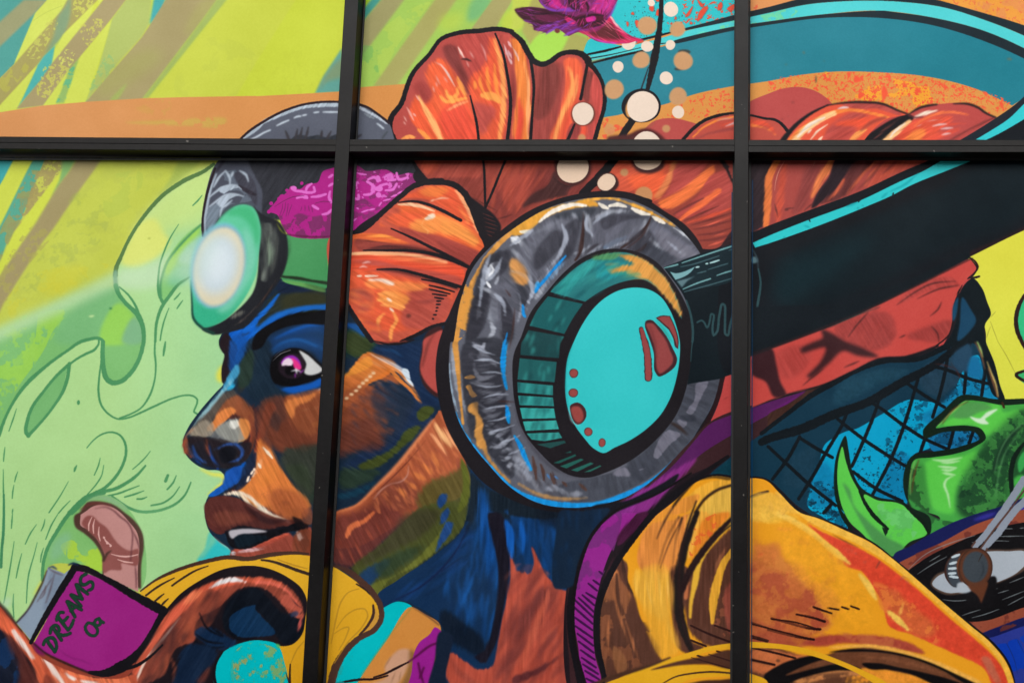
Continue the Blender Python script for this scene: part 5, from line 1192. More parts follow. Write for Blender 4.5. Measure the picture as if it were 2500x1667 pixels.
def paint_hair(p):
    F, Q, L, M, O, H, S = p.F, p.Q, p.L, p.M, p.O, p.hatch, p.speck
    p.br = 120
    # ---- lower petals behind the headphones (lower middle pane, top)
    F((150, 66, 56), 'B0 1420,1440 P 1560,372 P 1800,372 C1 1900,700 1200,600 0,1000 B1 2200,600 1900,200 1580,110 1480,-10')
    p.clip('P 900,366 1795,366 1795,640 1200,640 1100,560 1000,440')
    F((136, 60, 52), 'B1 1580,60 1800,40 2080,0 2080,340 1960,220 1780,110', 16)
    F((168, 74, 62), 'B0 1480,1470 2060,1470 B1 2060,40 1800,60 1600,80 1540,0', 16)
    F((196, 84, 60), 'B0 1500,1480 1700,1480 1650,1568 B1 1600,40', 18, .8)
    F((124, 54, 50), 'B1 2280,0 2350,0 C1 400,0 200,300 0,450 B1 2260,500 2140,340', 34, .9)
    F((178, 76, 60), 'C1 -80,-60 200,-60 150,150 0,400 -80,300', 26, .8)
    H([(196, 86, 62), (120, 54, 50), (160, 68, 58)], 50, 'B0 2140,1480 2350,1480 C1 380,-60 250,120 0,420 B1 2250,500 2140,330', 108, 300, 30, 10, .6, 10, 21)
    F((70, 40, 40), 'C1 400,0 330,120 180,220 90,340 200,300 480,230 620,200 700,100 560,140 440,90', 14)
    F((150, 62, 56), 'C1 560,140 700,60 780,0 800,60 640,200 500,220', 14, .7)
    L((60, 36, 36), 20, 'C1 380,60 430,110 520,140 600,120', (.6, 1, .5), 5)
    M(BLK, 28, 'B0 2085,1470 2095,1568 B1 2098,100 2105,350|B0 2290,1470 B1 2240,20 2180,170 2105,340', (.8, .9, .8), 1)
    M((60, 30, 30), 14, 'B1 2000,250 2100,310 2200,360|2220,440 2300,420 2350,400|1590,75 1700,70', (.4, 1, .4), 4, .7)
    p.br = 150
    # right petals
    F((210, 88, 62), 'C1 900,-100 1500,-100 1400,200 1300,280 1150,200 900,180', 20)
    F((236, 98, 60), 'C1 1060,60 1200,20 1350,-60 1400,100 1320,240 1280,250 1120,150', 26)
    F((224, 130, 80), 'C1 1480,-80 1550,-80 1450,120 1340,260 1300,250 1420,60', 14)
    F(DRED, 'C1 1540,-100 1800,-100 1700,60 1450,240 1350,300 1440,160', 16)
    F((240, 120, 66), 'C1 1860,-60 1860,20 1700,200 1440,350 1380,340 1330,300 1550,180', 14)
    F((230, 88, 58), 'C1 1640,100 1500,240 1350,330 1480,250', 16, .8)
    F(DRED, 'C1 1860,20 2040,0 2040,300 1700,420 1500,420 1700,230', 10)
    L((240, 112, 66), 70, 'C1 1900,180 1750,300 1600,400 1530,460', (.7, 1, .7, .3), 10)
    L((222, 84, 60), 40, 'C1 2040,340 1800,420 1600,480', (.5, 1, .3), 10)
    M((110, 48, 46), 26, 'C1 1760,250 1620,320 1480,400|1900,320 1740,390 1580,460|2030,380 1850,440 1640,500|2040,450 1850,500 1660,540|2030,520 1870,570 1700,590|2000,590 1850,630 1720,640', (.4, 1, .4), 7, .85)
    M((222, 96, 76), 16, 'C1 2030,410 1850,480 1700,520|2000,560 1850,600|1950,640 1800,690', (.3, 1, .3), 5, .8)
    F((50, 32, 36), 'C1 2040,520 2040,700 1920,700 1980,600', 6)
    L((40, 30, 34), 50, 'C0 1920,1470 1990,1568 C1 2020,60 2060,140', (.7, 1, 1), 4)
    L((160, 70, 62), 30, 'C1 2000,-20 2030,60', (1, 1), 6)
    p.unclip()
    p.br = None
    # stem + pearls under the rail
    L(BLK, 90, 'C0 960,1440 C1 870,-20 790,70 720,140 650,215', (.8, 1, .9, .9))
    PRL = (232, 204, 180)
    F((70, 38, 38), 'C1 390,-90 720,-90 720,20 650,110 560,140 450,100 400,20', 12)
    O(PRL, 'C0 558,1535,146')
    F((70, 38, 38), 'C0 1090,1470 1400,1470 1390,1540 1330,1580 1240,1595 1150,1570', 8)
    F(PRL, 'C0 1100,1440! 1390,1440! 1350,1520 1240,1562 1140,1525')
    F((60, 34, 34), 'C1 780,120 800,50 880,15 960,60 980,130 930,190 850,205', 5)
    F(PRL, 'C1 870,25 930,45 952,95 925,150 860,185 805,165 782,115 810,60')
    O((198, 142, 96), 'C1 1030,15,36 1210,225,82,78', 4)
    F(BLK, 'C1 600,300 640,210 760,190 1050,195 1200,240 1290,280 1250,330 900,280 650,280')
    # ---- flowers in front of the ear
    FL = 'B1 700,590 870,570 980,545 1060,490 1130,430 1240,320 1340,240 1440,150 1560,100 1750,95 1880,140 1960,260 2050,450 2110,660 2060,760 1980,850 1940,900 1900,1040 1800,1250 1720,1400 1500,1480 1330,1568 1080,1568 1000,1480 900,1310 820,1210 700,1000'
    F((196, 84, 66), FL)
    p.clip(FL)
    p.br = 30
    # top petal
    F((228, 92, 58), 'B1 1330,270 1500,170 1750,140 1880,200 1980,400 2060,560 2000,520 1880,460 1700,330 1500,270', 16)
    F((240, 130, 64), 'B1 1480,190 1680,140 1780,170 1700,230 1560,240', 24, .8)
    F((168, 74, 62), 'B1 1340,265 1450,250 1600,280 1560,310 1400,290', 12)
    L((246, 170, 120), 50, 'B1 1830,170 1900,270 1980,420 2050,570', (.3, .9, .9, .6), 8)
    L((250, 150, 80), 40, 'B1 1860,320 1950,470', (.4, 1), 14, .7)
    M((240, 190, 160), 16, 'B1 1640,268 1700,250 1770,255|1600,280 1640,265', (.3, 1, .3), 4)
    # second petal
    F((234, 104, 58), 'B1 1300,310 1450,300 1700,370 1900,470 2060,600 2110,660 2060,740 1900,680 1700,600 1500,540 1300,500 1130,500 1200,400', 14)
    F((186, 82, 66), 'B1 1140,480 1250,340 1300,320 1330,420 1300,500', 18, .9)
    F((232, 96, 60), 'B1 1200,440 1400,380 1560,420 1480,510 1280,500', 22, .9)
    F((246, 150, 76), 'B1 1400,500 1520,440 1700,410 1850,480 1980,580 1900,600 1720,560 1500,580', 24, .9)
    F((245, 150, 74), 'B1 1700,480 1900,520 2060,650 2020,690 1850,600 1700,560', 20)
    L((240, 190, 150), 40, 'B1 1300,310 1420,310 1540,335 1640,370', (.3, .9, .7, .3), 6)
    F((236, 214, 190), 'B1 1560,420 1640,395 1640,430 1580,450 1540,450', 8)
    M((248, 166, 96), 18, 'B1 1540,450 1520,500 1580,560 1560,600 1470,610', (.4, 1, .5), 5, .8)
    F((176, 76, 66), 'B1 1300,520 1500,560 1700,610 1900,680 2060,760 1960,880 1800,800 1560,680 1350,580', 12)
    F((150, 64, 58), 'B1 1650,640 1850,700 2050,780 1960,880 1750,760', 16, .8)
    p.br = 0
    # third petal
    F((236, 110, 60), 'B1 860,590 1000,570 1150,580 1300,620 1420,680 1330,680 1100,650 870,630', 12)
    L((248, 150, 70), 34, 'B1 1010,600 1180,600 1320,640', (.4, 1, .4), 10)
    F((150, 66, 58), 'B1 900,640 1150,660 1450,680 1700,740 1500,740 1100,730 950,740', 14)
    F((96, 46, 44), 'B1 990,730 1150,690 1450,700 1700,760 1950,860 1800,830 1500,760 1250,740', 12)
    # fourth petal
    F((228, 84, 56), 'B1 840,790 1100,755 1400,775 1700,820 1900,900 1920,960 1880,1040 1700,990 1500,930 1200,890 840,920', 12)
    L((246, 178, 130), 40, 'B1 860,765 1050,752 1250,760 1500,785 1750,840', (.8, 1, .9, .6), 8)
    F((236, 122, 74), 'B1 1100,780 1500,800 1800,870 1700,870 1400,830', 16, .8)
    F((180, 78, 68), 'B1 860,830 1050,820 1300,870 1600,920 1900,1000 1880,1050 1600,980 1300,900', 16, .9)
    M((236, 190, 185), 20, 'B1 975,850 1030,835 1050,840|950,890 980,875 1020,885', (.3, 1, .4), 4, .85)
    F((110, 52, 48), 'B1 1100,900 1250,890 1450,930 1700,1000 1860,1060 1860,1090 1600,1010 1350,950', 10, .9)
    p.br = 30
    # bottom petal
    F((226, 92, 58), 'B1 835,930 1050,920 1350,980 1600,1040 1800,1110 1780,1250 1700,1400 1500,1470 1330,1568 1080,1568 960,1400 850,1200', 14)
    F((180, 78, 66), 'B1 1400,1100 1700,1100 1800,1200 1700,1400 1350,1420 1330,1280', 30)
    F((182, 80, 66), 'B1 850,1100 1000,1080 1080,1200 1000,1300 900,1250', 26, .9)
    F((196, 88, 68), 'B1 1050,1450 1250,1480 1500,1450 1330,1568 1080,1568', 24)
    F((240, 140, 76), 'B1 1000,1010 1150,1000 1300,1010 1600,1060 1500,1100 1200,1090 1010,1050', 22, .9)
    F((242, 150, 74), 'B1 1110,1150 1200,1100 1350,1120 1420,1170 1380,1230 1250,1240 1150,1200', 22, .9)
    M((248, 160, 84), 40, 'B1 1110,1190 1180,1180 1270,1210 1360,1250|1140,1230 1250,1240 1350,1270|1180,1310 1130,1350 1120,1470|1250,1280 1290,1380 1250,1440 1235,1560|1120,1130 1200,1120 1300,1160', (.4, 1, .6), 8, .9)
    F((240, 214, 196), 'B1 1020,1000 1120,985 1200,1000 1280,1040 1240,1050 1160,1020', 8)
    M((245, 225, 205), 26, 'B1 1205,1170 1245,1200|1230,1260 1265,1290|930,965 970,965|1005,965 1120,965', (.6, 1, .4), 5, .85)
    H([(232, 96, 60), (176, 76, 64), (240, 130, 74)], 60, 'B1 850,1120 1080,1100 1090,1300 1150,1480 1050,1520 900,1280', 20, 190, 34, 10, .5, 10, 22)
    M((130, 58, 54), 34, 'B1 860,1090 1000,1120 1080,1160|1420,1200 1580,1200 1720,1160', (.3, 1, .3), 16, .6)
    M((70, 36, 38), 14, 'B1 1010,710 1200,690 1400,710|870,630 1050,645 1250,670', (.3, 1, .4), 5, .6)
    p.unclip()
    M(INK, 34, 'B1 1310,290 1450,280 1580,310 1720,370 1880,455|1240,530 1400,600 1600,700 1800,800 1950,880|985,730 1200,730 1450,735 1650,770 1950,885|1110,905 1300,905 1500,950 1700,1010 1880,1065', (.4, .8, 1, .9), 2)
    M(INK, 20, 'B1 1520,995 1700,1030 1840,1075|1590,1050 1700,1075 1820,1110|1590,1085 1700,1110 1780,1130|1620,1130 1750,1145|1640,1160 1720,1175|1660,1195 1695,1195|1655,1225 1690,1225|1655,1255 1670,1255|1650,1285 1662,1285|1630,1320 1655,1320|1620,1355 1630,1360', (.7, 1, .7), 1)
    O((90, 44, 40), 'B1 1400,1330,26,20', 8, .7)
    L(INK, 66, 'B1 700,595 870,570 980,545 1060,480 1130,410 1240,310 1340,225 1440,145 1560,105 1700,100', (.6, .6, .7, .8, .8, .8, .9, 1.1))
    L(INK, 76, 'B1 1560,110 1700,105 1810,125 1900,190 1980,330 2060,520 2130,680', (.6, .7, .8, .8, 1, 1))
    F(INK, 'B1 1890,170 1960,230 2080,320 2180,400 2250,520 2180,650 2120,660 2040,480 1960,300', 3)
    M((84, 44, 42), 10, 'B1 2080,390 2180,430|2090,430 2200,470|2100,470 2220,510|2100,510 2210,540|2110,550 2190,570|2120,580 2170,605', (.4, 1, .4), 2)
    L(INK, 44, 'B1 830,1210 880,1300 960,1420 1060,1560', (.9, 1, 1))
    L(INK, 40, 'B1 1330,1568 1480,1500 1620,1430 1740,1400', (.8, .9, .9))
    L(INK, 30, 'B2 1060,-10 1200,15 1350,10 1450,-20', (.5, 1, .5))
    L((150, 60, 50), 14, 'B2 1080,-5 1250,5 1400,-10', (.5, 1, .5), 5)
    F(INK, 'B1 1480,-20! 1540,60 1600,110 1500,130 1440,40', 2)
    L(INK, 40, 'B0 1440,1480 B1 1490,0 1560,80', (.6, 1, .9))
    p.br = None
    # ear lobe shape
    F((60, 32, 34), 'B1 1580,1470 1700,1430 1720,1568 B2 1690,300 1680,510 1560,430 1500,260 1520,80 B1 1530,1568', 5)
    F((182, 78, 72), 'B1 1620,1500 1700,1460 B2 1690,200 1665,470 1580,400 1510,270 1530,80 1540,-20', 5)
    L((110, 48, 44), 34, 'B1 1640,1490 1590,1568 B2 1545,150 1525,230', (.3, .8, .4), 8, .8)

def ell(cx, cy, rx, ry, rot, n=16):
    import math
    out = []
    for i in range(n):
        a = 2 * math.pi * i / n
        x, y = rx * math.cos(a), ry * math.sin(a)
        out.append('%.1f,%.1f' % (cx + x * math.cos(rot) - y * math.sin(rot), cy + x * math.sin(rot) + y * math.cos(rot)))
    return 'F ' + ' '.join(out)

def paint_headphones(p):
    F, Q, L, M, O, H, S = p.F, p.Q, p.L, p.M, p.O, p.hatch, p.speck
    # black rim then grey cushion (outline traced in the whole picture's 2352 scale)
    RIM = 'C1 0,470 150,372 350,282 640,207 850,190 1000,195 1200,247 1400,370 1600,505 1760,740 1800,900 C2 1960,300 1900,520 1790,770 1650,965 1400,1235 1100,1415 760,1545 500,1565 250,1535 0,1450 B2 2060,1265 1960,1150 1860,990 1720,700 1668,480 1650,200 1680,0 B1 1740,1400 1830,1180 1900,1020 1960,870 2120,670'
    F(INK, RIM)
    CUS = 'C1 0,540 150,440 330,342 560,272 850,243 1030,253 1200,312 1400,422 1560,552 1650,650 1725,755 1800,900 C2 1910,330 1830,600 1720,785 1500,1120 1300,1300 1000,1440 750,1505 500,1520 250,1480 0,1345 B2 2130,1120 1990,950 1850,700 1790,450 1770,200 1790,0 B1 1810,1568 1880,1180 1990,890 2170,680'
    F((94, 97, 110), CUS)
    p.clip(CUS)
    GY = (96, 98, 112); DK = (58, 60, 70); LT = (172, 178, 192)
    c = p.to_raster(np.array([[1432.0, 852.0]]))[0]
    p.bristle['round'] = p.streak(0, c, 6.0, 9.0); p.br = 'round'
    # outer light and shade round the cushion
    L((150, 156, 170), 60, 'F 1040,800 1050,880 1085,960 1140,1030', (.6, 1, 1, .5), 8)
    L((214, 150, 74), 56, 'B1 2350,560 2200,700 2080,860 1990,1030 1930,1200 1870,1380 1830,1568 B2 1850,200 1870,450 1900,750', (.8, .9, .8, 1, .9, 1, .8, .5, .4), 6)
    S((226, 156, 70), 'B1 1880,1050 2000,1050 2040,1200 1970,1300 1960,1420 1840,1568 1800,1400', 18, .4, .95, 3)
    F(DK, 'B1 2060,900 2160,760 2250,740 2200,900 2100,1100 2050,1350 1980,1568 B2 2000,300 2050,700 2120,950 2000,900 1920,600 1900,300 1930,0 B1 1950,1400 1980,1200', 18)
    F((48, 50, 60), 'B1 2050,1100 2130,1100 2090,1350 2000,1568 1930,1568 1990,1300', 14, .8)
    F((190, 196, 210), 'B1 2190,830 2250,830 2240,900 2160,990 2100,1010 2110,920', 10)
    M(LT, 46, 'B1 2040,1060 2130,1100 2220,1180 2270,1280|2240,1010 2330,1070|2270,1160 2280,1280 2190,1350|2030,1230 2050,1300 2020,1370|2150,1370 2180,1470 2100,1568|2260,900 2200,1040', (.3, 1, .8, .4), 10, .9)
    F((150, 156, 170), 'B1 2150,1180 2290,1250 2300,1340 2180,1400 2110,1350', 22, .8)
    F((86, 88, 100), 'B1 2270,850 2350,800 2350,1050 2280,1000', 22)
    F((52, 54, 62), 'B1 2250,1400 2330,1300 2350,1568 2280,1568', 18, .9)
    # left cushion, long brush strokes
    F((54, 56, 66), 'B2 1920,0 2280,0 2250,300 2290,500 2350,900 2350,1250 2200,1100 2080,950 1960,700 1900,400', 14)
    M((166, 172, 188), 44, 'B2 1980,10 2060,60 2140,150|2100,0 2070,120 2180,190 2210,230|2000,200 2010,260 2050,330 2210,310|2030,120 2100,170|1960,370 2080,390 2190,390|2030,450 2150,470 2260,460|2060,540 2200,520 2300,470|2060,630 2200,620|2090,700 2200,680 2260,640|2110,770 2200,740|2130,840 2220,810|2200,870 2320,800|2150,970 2270,940 2340,860|2250,1010 2350,980|2280,1070 2350,1050|2300,1140 2350,1120', (.3, 1, .9, .3), 9, .85)
    H([(170, 176, 192), (120, 124, 138), (60, 62, 72), (46, 48, 58)], 60, 'B2 1960,100 2250,0 2300,500 2350,900 2350,1200 2150,900 2000,500', 12, 150, 26, 7, .6, 16, 31)
    F((206, 146, 76), 'B2 1905,330 1970,300 2020,325 1960,345', 6); F((206, 146, 76), 'B2 1920,410 1970,390 1990,450 2030,490 1980,510 1950,450', 6)
    F((206, 146, 76), 'B2 1940,590 2040,550 2040,640 2080,720 2080,850 2110,970 2060,980 2010,880 2010,680 1960,650', 8)
    L((200, 140, 70), 40, 'B2 2080,920 2130,1060 2220,1180 2330,1290', (.9, .8, .7, .6), 10, .85)
    L((26, 150, 230), 46, 'B2 1830,640 1890,800 1990,960 2120,1120 2230,1240 2350,1350 C2 200,1440 500,1500 750,1490 1000,1420 1300,1270 1500,1080 1620,930', (.3, .7, .9, 1, 1, 1.1, 1.3, 1.3, 1.3, 1.2, 1, .8), 5)
    L((70, 140, 200), 40, 'C2 1620,930 1720,750 1800,600 1850,450 1880,330', (.7, .9, 1, 1), 6)
    L((140, 160, 180), 26, 'B2 1775,200 1790,420 1850,640', (.6, 1, .5), 6)
    M((20, 150, 225), 56, 'B2 2290,0 2270,150 2270,300 2300,430', (.8, 1, .8, .4), 6)
    M((20, 150, 225), 50, 'B2 2310,600 2310,660 2320,740|C2 20,860 80,960 110,1040 170,1170', (.4, 1, .6), 6)
    # top of the cushion
    F((84, 86, 98), 'C1 -40,700 200,480 500,360 900,320 1250,400 1500,560 1720,750 1500,830 1350,900 1150,740 900,720 600,820 300,1050 100,1300 -60,1500', 10)
    F((118, 122, 136), 'C1 150,620 450,440 540,420 500,620 430,860 260,1080 200,900', 30, .8)
    F((96, 97, 112), 'C1 750,620 760,480 900,410 1130,420 1040,520 900,640', 16, .9)
    F((60, 64, 74), 'C1 380,420 560,360 780,350 640,470 520,460', 16, .9)
    F((60, 64, 74), 'C1 900,640 1010,540 1100,460 1060,580 900,700', 18, .9)
    F((62, 66, 78), 'C1 1130,740 1300,630 1400,700 1500,800 1480,840 1340,880', 18, .9)
    F((104, 106, 122), 'C1 1280,470 1450,560 1620,680 1720,750 1560,800 1480,720 1280,620', 18, .9)
    M(LT, 56, 'C1 180,580 300,530 460,450|30,600 120,700 180,820|560,390 590,460 540,560 490,680|670,370 710,470 740,620|740,440 880,380 1080,370|1230,440 1180,560 1080,620|1260,620 1380,720|1500,700 1600,780|0,720 130,870 190,1100|430,850 380,980|210,1180 330,1000', (.3, 1, .7, .2), 14, .8)
    M((140, 146, 160), 34, 'C1 560,760 640,740 720,680|640,780 760,720 880,620|1100,560 1200,470', (.3, 1, .3), 10, .8)
    L((110, 150, 190), 50, 'C1 840,700 960,650 1060,600', (.4, 1, .4), 14, .9); L((110, 150, 190), 40, 'C1 500,800 420,900 300,1050', (.3, 1, .3), 14, .7)
    M((56, 40, 40), 34, 'C1 655,460 650,600 610,780 580,820|1280,420 1220,530 1120,620 1000,710|1240,660 1190,720 1130,740', (.3, 1, 1, .5), 5)
    M((48, 44, 52), 26, 'C1 640,800 720,720 880,620|460,720 520,640 600,520|230,880 250,990 200,1100|140,600 200,660', (.3, 1, .4), 10, .8)
    M((24, 140, 220), 36, 'C1 490,765 430,850 350,930|360,920 290,1010 230,1080|100,1220 100,1300 120,1340', (.4, 1, .6), 5)
    L((24, 150, 230), 44, 'C1 235,1030 215,1100', (.8, 1), 5)
    F((222, 158, 60), 'C1 -20,540 150,430 350,340 560,290 700,260 800,320 640,330 420,380 260,460 150,560 0,590', 12)
    L((230, 165, 66), 40, 'C1 700,265 900,250 1100,310 1300,400 1500,510', (.8, .6, .8, .5), 8)
    M((240, 232, 220), 44, 'C1 250,470 330,400 480,330 560,310 680,320|800,300 840,330 880,345|890,325 970,310 1050,330|1100,345 1180,385 1260,400|1290,420 1400,480', (.5, 1, 1, .5), 5)
    F((236, 226, 200), 'C1 60,560 120,540 180,550 120,580', 6)
    F((222, 224, 232), 'C1 -10,620 60,600 90,630 40,670 0,660', 8)
    F((214, 150, 84), 'C1 0,800 80,840 130,940 140,1050 60,1040 0,980', 20, .9)
    F((52, 54, 64), 'C1 0,1040 100,1060 150,1150 120,1250 40,1150', 16, .8)
    L((190, 195, 205), 26, 'C1 1480,520 1560,570 1640,640', (.4, 1, .3), 6)
    # folds of the cushion, second pass (H = headphone close-up scale)
    p.brk = 1.5
    LB = (164, 172, 190); MB = (98, 100, 114); DB = (48, 48, 58); BN = (66, 44, 44)
    F(MB, 'H 250,130 340,90 380,90 370,160 330,210 280,250 235,230', 24, .7); F(DB, 'H 290,150 330,120 345,150 310,200 270,230 265,190', 18, .7)
    F(MB, 'H 420,110 500,85 560,100 520,150 450,165 425,150', 20, .8); F(DB, 'H 440,95 520,80 560,85 500,100 450,120', 14, .6)
    F(DB, 'H 350,110 385,90 380,150 365,190 340,210', 16, .7); F(DB, 'H 520,150 570,120 590,150 560,180 520,185', 16, .6)
    F((112, 112, 126), 'H 590,120 650,150 700,190 640,190 600,160', 20, .8)
    F(DB, 'H 95,330 120,290 150,290 145,340 120,400 95,420', 14, .8); F(MB, 'H 160,270 210,260 225,320 205,390 170,380', 22, .7)
    F(DB, 'H 170,180 200,175 190,230 160,250', 14, .7); F(DB, 'H 185,300 205,330 210,390 190,430 180,370', 12, .8)
    F(DB, 'H 80,440 130,440 190,520 185,600 200,680 160,660 110,600 85,520', 22, .5)
    M(LB, 44, 'H 150,185 135,230 125,290 120,330|180,195 165,230 130,270|340,105 352,140 335,185 300,230|412,80 405,110 425,140|205,230 250,250 262,290 240,330|265,120 230,145 200,165|470,75 440,90 420,110|160,290 185,320 190,350', (.3, 1, .8, .2), 9, .85)
    M(LB, 26, 'H 225,290 232,330 222,370|290,240 270,270 245,340|330,200 300,245 285,270|620,150 660,185|575,105 560,140|520,150 480,165 450,180', (.3, 1, .3), 8, .7)
    M((226, 230, 238), 26, 'H 150,215 158,228 145,245|205,142 220,148|140,260 150,275', (.5, 1, .5), 6, .95)
    M(LB, 22, 'H 100,430 130,445 165,455|105,470 150,468 180,480|120,505 160,500 195,510|110,535 150,540 185,535|125,570 165,560 200,560|130,600 170,592 205,590|140,632 180,625 205,615|150,660 190,650 215,640|170,690 205,680 230,668|195,720 220,712 245,700|220,750 250,738', (.2, 1, .8, .2), 6, .8)
    M(BN, 16, 'H 398,75 395,130 382,190|578,92 560,130 500,180|215,330 208,400 200,440|205,300 190,280|170,578 215,580|262,735 275,790|285,745 296,795|315,765 328,805', (.3, 1, .7, .3), 4, .9)
    M((22, 140, 225), 26, 'H 352,190 320,225 290,262 270,285|195,395 185,440 182,480 190,540|192,590 196,625|215,672 235,715 255,755|236,320 240,345', (.5, 1, .9, .4), 6, .9)
    F((214, 150, 84), 'H 205,200 235,215 250,260 235,270 215,240', 16, .7)
    L((60, 56, 66), 50, 'H 215,560 225,620 260,690 310,750 400,785', (.4, 1, 1, .8, .4), 14, .5)
    p.brk = 1.7
    # bottom right cushion
    F((70, 74, 86), 'C2 1500,680 1600,380 1900,320 1830,600 1650,900 1400,1150 1100,1340 700,1470 500,1450 400,1350 700,1250 1050,1140 1300,900', 12)
    F((62, 66, 78), 'C2 1050,1080 1180,1040 1350,1100 1300,1200 1130,1280 1080,1180', 18, .9)
    F((112, 112, 128), 'C2 1440,810 1550,850 1460,930 1330,1070 1300,1060 1320,960', 6); F((112, 112, 128), 'C2 1690,380 1800,360 1750,480 1640,670 1600,650 1680,520', 6)
    F((112, 112, 128), 'C2 1510,720 1610,730 1580,790', 6); F((112, 112, 128), 'C2 920,1220 1000,1150 1050,1160 1095,1220 990,1230', 10); F((112, 112, 128), 'C2 1150,1180 1240,1150 1200,1170', 6)
    L((54, 44, 44), 40, 'C2 1450,740 1540,790 1610,850', (.6, 1, .4), 8)
    F((52, 56, 68), 'C2 1530,690 1680,680 1700,720 1560,720', 12, .8)
    M((150, 156, 172), 60, 'C2 30,1130 140,1230 240,1330|300,1350 400,1340 480,1380|0,1050 80,1100 150,1180|540,1400 640,1390', (.4, 1, .5), 16, .85)
    H([(170, 176, 190), (110, 114, 128), (70, 66, 72)], 60, 'C2 0,900 200,1200 480,1360 700,1420 300,1420 0,1260', 60, 120, 26, 8, .6, 16, 33)
    M((84, 58, 50), 34, 'C2 190,1050 210,1150 220,1260|260,1120 290,1200 290,1270|350,1200 390,1300|460,1280 500,1320|620,1300 680,1360', (.4, 1, .5), 7, .8)
    M((80, 130, 190), 22, 'C2 320,1210 350,1260|390,1230 430,1260', (.5, 1, .4), 6)
    L((205, 150, 84), 40, 'C2 60,1300 250,1400 480,1440 700,1430', (.4, .8, .7, .2), 12, .7)
    p.unclip()
    L((40, 24, 28), 40, 'C2 1930,330 1890,500 1800,720 1700,880', (1, 1, 1, .6))
    p.br = 120
    # inner cup: black rim, ribbed side, turquoise face
    F(INK, 'C1 985,715 1150,745 1330,840 1450,980 1560,1150 1640,1350 1660,1568 C2 1650,150 1610,380 1500,680 1330,890 1100,1080 880,1190 690,1245 540,1225 400,1150 250,1010 110,830 30,580 5,350 20,100 C1 80,1530 170,1300 320,1110 480,930 640,800 810,730')
    F((40, 120, 124), 'C1 900,755 1050,750 1200,810 1340,910 1450,1050 1530,1220 1560,1360! 1450,1200 1330,1070 1190,995 1050,1010 900,1060 770,1130 670,1200! 350,1110! 480,980 640,850')
    F((46, 160, 158), 'C1 380,1110 520,960 700,830 850,820 700,940 560,1080 480,1150', 24, .8)
    F((30, 150, 160), 'C1 800,840 1000,830 1080,900 900,990 780,980', 24, .8)
    F((216, 152, 72), 'C1 960,770 1100,770 1300,880 1440,1030 1520,1200 1565,1350 1450,1210 1330,1075 1240,1000 1100,960 1040,930 900,930 960,880 1130,860', 16)
    F((90, 150, 90), 'C1 720,800 850,760 1000,760 960,800 800,820', 16, .8)
    H([(30, 110, 118), (60, 176, 168), (24, 88, 96)], 40, 'C1 380,1110 700,830 1000,850 900,1050 680,1190', 142, 240, 34, 12, .5, 8, 35)
    H([(60, 160, 130), (216, 150, 70)], 16, 'C1 850,860 1100,860 1200,980 900,950', 172, 200, 22, 10, .5, 8, 36)
    # ribs
    ribs = ['C1 330,1150! 650,1220! 560,1350 480,1495! 160,1420! 230,1280',
            'C1 150,1460! 480,1520! 450,1568 C2 430,150! 75,120! 90,0 C1 110,1540', 'C2 70,150! 410,185! 390,370! 50,345!', 'C2 50,370! 375,400! 375,490! 52,465!',
            'C2 55,492! 375,510! 385,590! 70,580!', 'C2 72,605! 385,610! 400,700! 95,705!', 'C2 100,730! 405,720! 430,800! 125,815!', 'C2 135,840! 430,830! 460,880! 300,910! 180,895!',
            'C2 225,940! 480,905! 495,925! 350,975!', 'C2 480,1020! 540,1000! 545,1015!', 'C2 380,1110! 580,1030! 590,1045! 430,1115!', 'C2 440,1140! 630,1070! 660,1080! 500,1160!', 'C2 540,1175! 720,1105! 750,1115! 600,1190!', 'C2 660,1195! 810,1130! 820,1140! 720,1190!']
    cols = [(26, 92, 96), (28, 70, 74), (34, 96, 98), (44, 130, 130), (50, 150, 148), (54, 166, 162), (56, 170, 164), (50, 150, 146), (34, 76, 76), (34, 84, 80), (32, 86, 80), (36, 96, 88), (38, 100, 92), (40, 100, 90)]
    for i, (q, c) in enumerate(zip(ribs, cols)):
        F(c, q, 2)
        if i < 8:
            H([(22, 60, 66), (70, 190, 182), (28, 84, 88)], 14, q, 96 if i else 115, 130, 30, 10, .55, 8, 40 + i)
    p.br = None
    # face
    F((56, 202, 206), 'C1 1140,1070 1260,1090 1370,1160 1440,1260 1510,1430 1540,1568 C2 1535,180 1510,330 1450,520 1370,660 1220,810 1050,920 940,970 840,1020 760,985 660,880 580,770 520,640 490,480 490,340 510,150 C1 570,1560 650,1400 740,1270 860,1160 1000,1090', g=('C1 1000,1200 C2 1000,900', (50, 198, 202)))
    L((20, 140, 146), 12, 'C2 560,20 505,200 492,400 520,640', (.3, .8, 1, .4), 3, .6)
    RD = (150, 70, 70)
    M((60, 40, 46), 80, 'C1 1185,1450 1210,1540 C2 1240,100 1250,330', (.55, .8, .9, .9))
    M(RD, 62, 'C1 1188,1452 1212,1545 C2 1240,100 1252,330', (.5, .8, .9, .9))
    F((66, 38, 44), 'C1 1225,1380 1270,1365 1340,1420 1420,1520 C2 1470,50 1515,170 1500,220 1340,315 1310,270 1300,100 C1 1260,1540 1220,1420')
    F(RD, 'C1 1235,1400 1280,1395 1350,1470 1420,1568 C2 1450,80 1480,160 1470,200 1350,290 1330,250 1310,50 C1 1270,1500', 3)
    L((110, 50, 52), 22, 'C1 1260,1420 1300,1530 C2 1330,150', (.6, 1, .6), 8, .7)
    F((70, 40, 44), 'C1 1320,1350! 1360,1330 1450,1330! 1500,1440 1530,1568 C2 1525,65! 1500,50 C1 1480,1540 1440,1460!')
    F(RD, 'C1 1335,1350! 1370,1338 1445,1338! 1490,1440 1520,1568 C2 1518,55! C1 1490,1530 1440,1440!', 2)
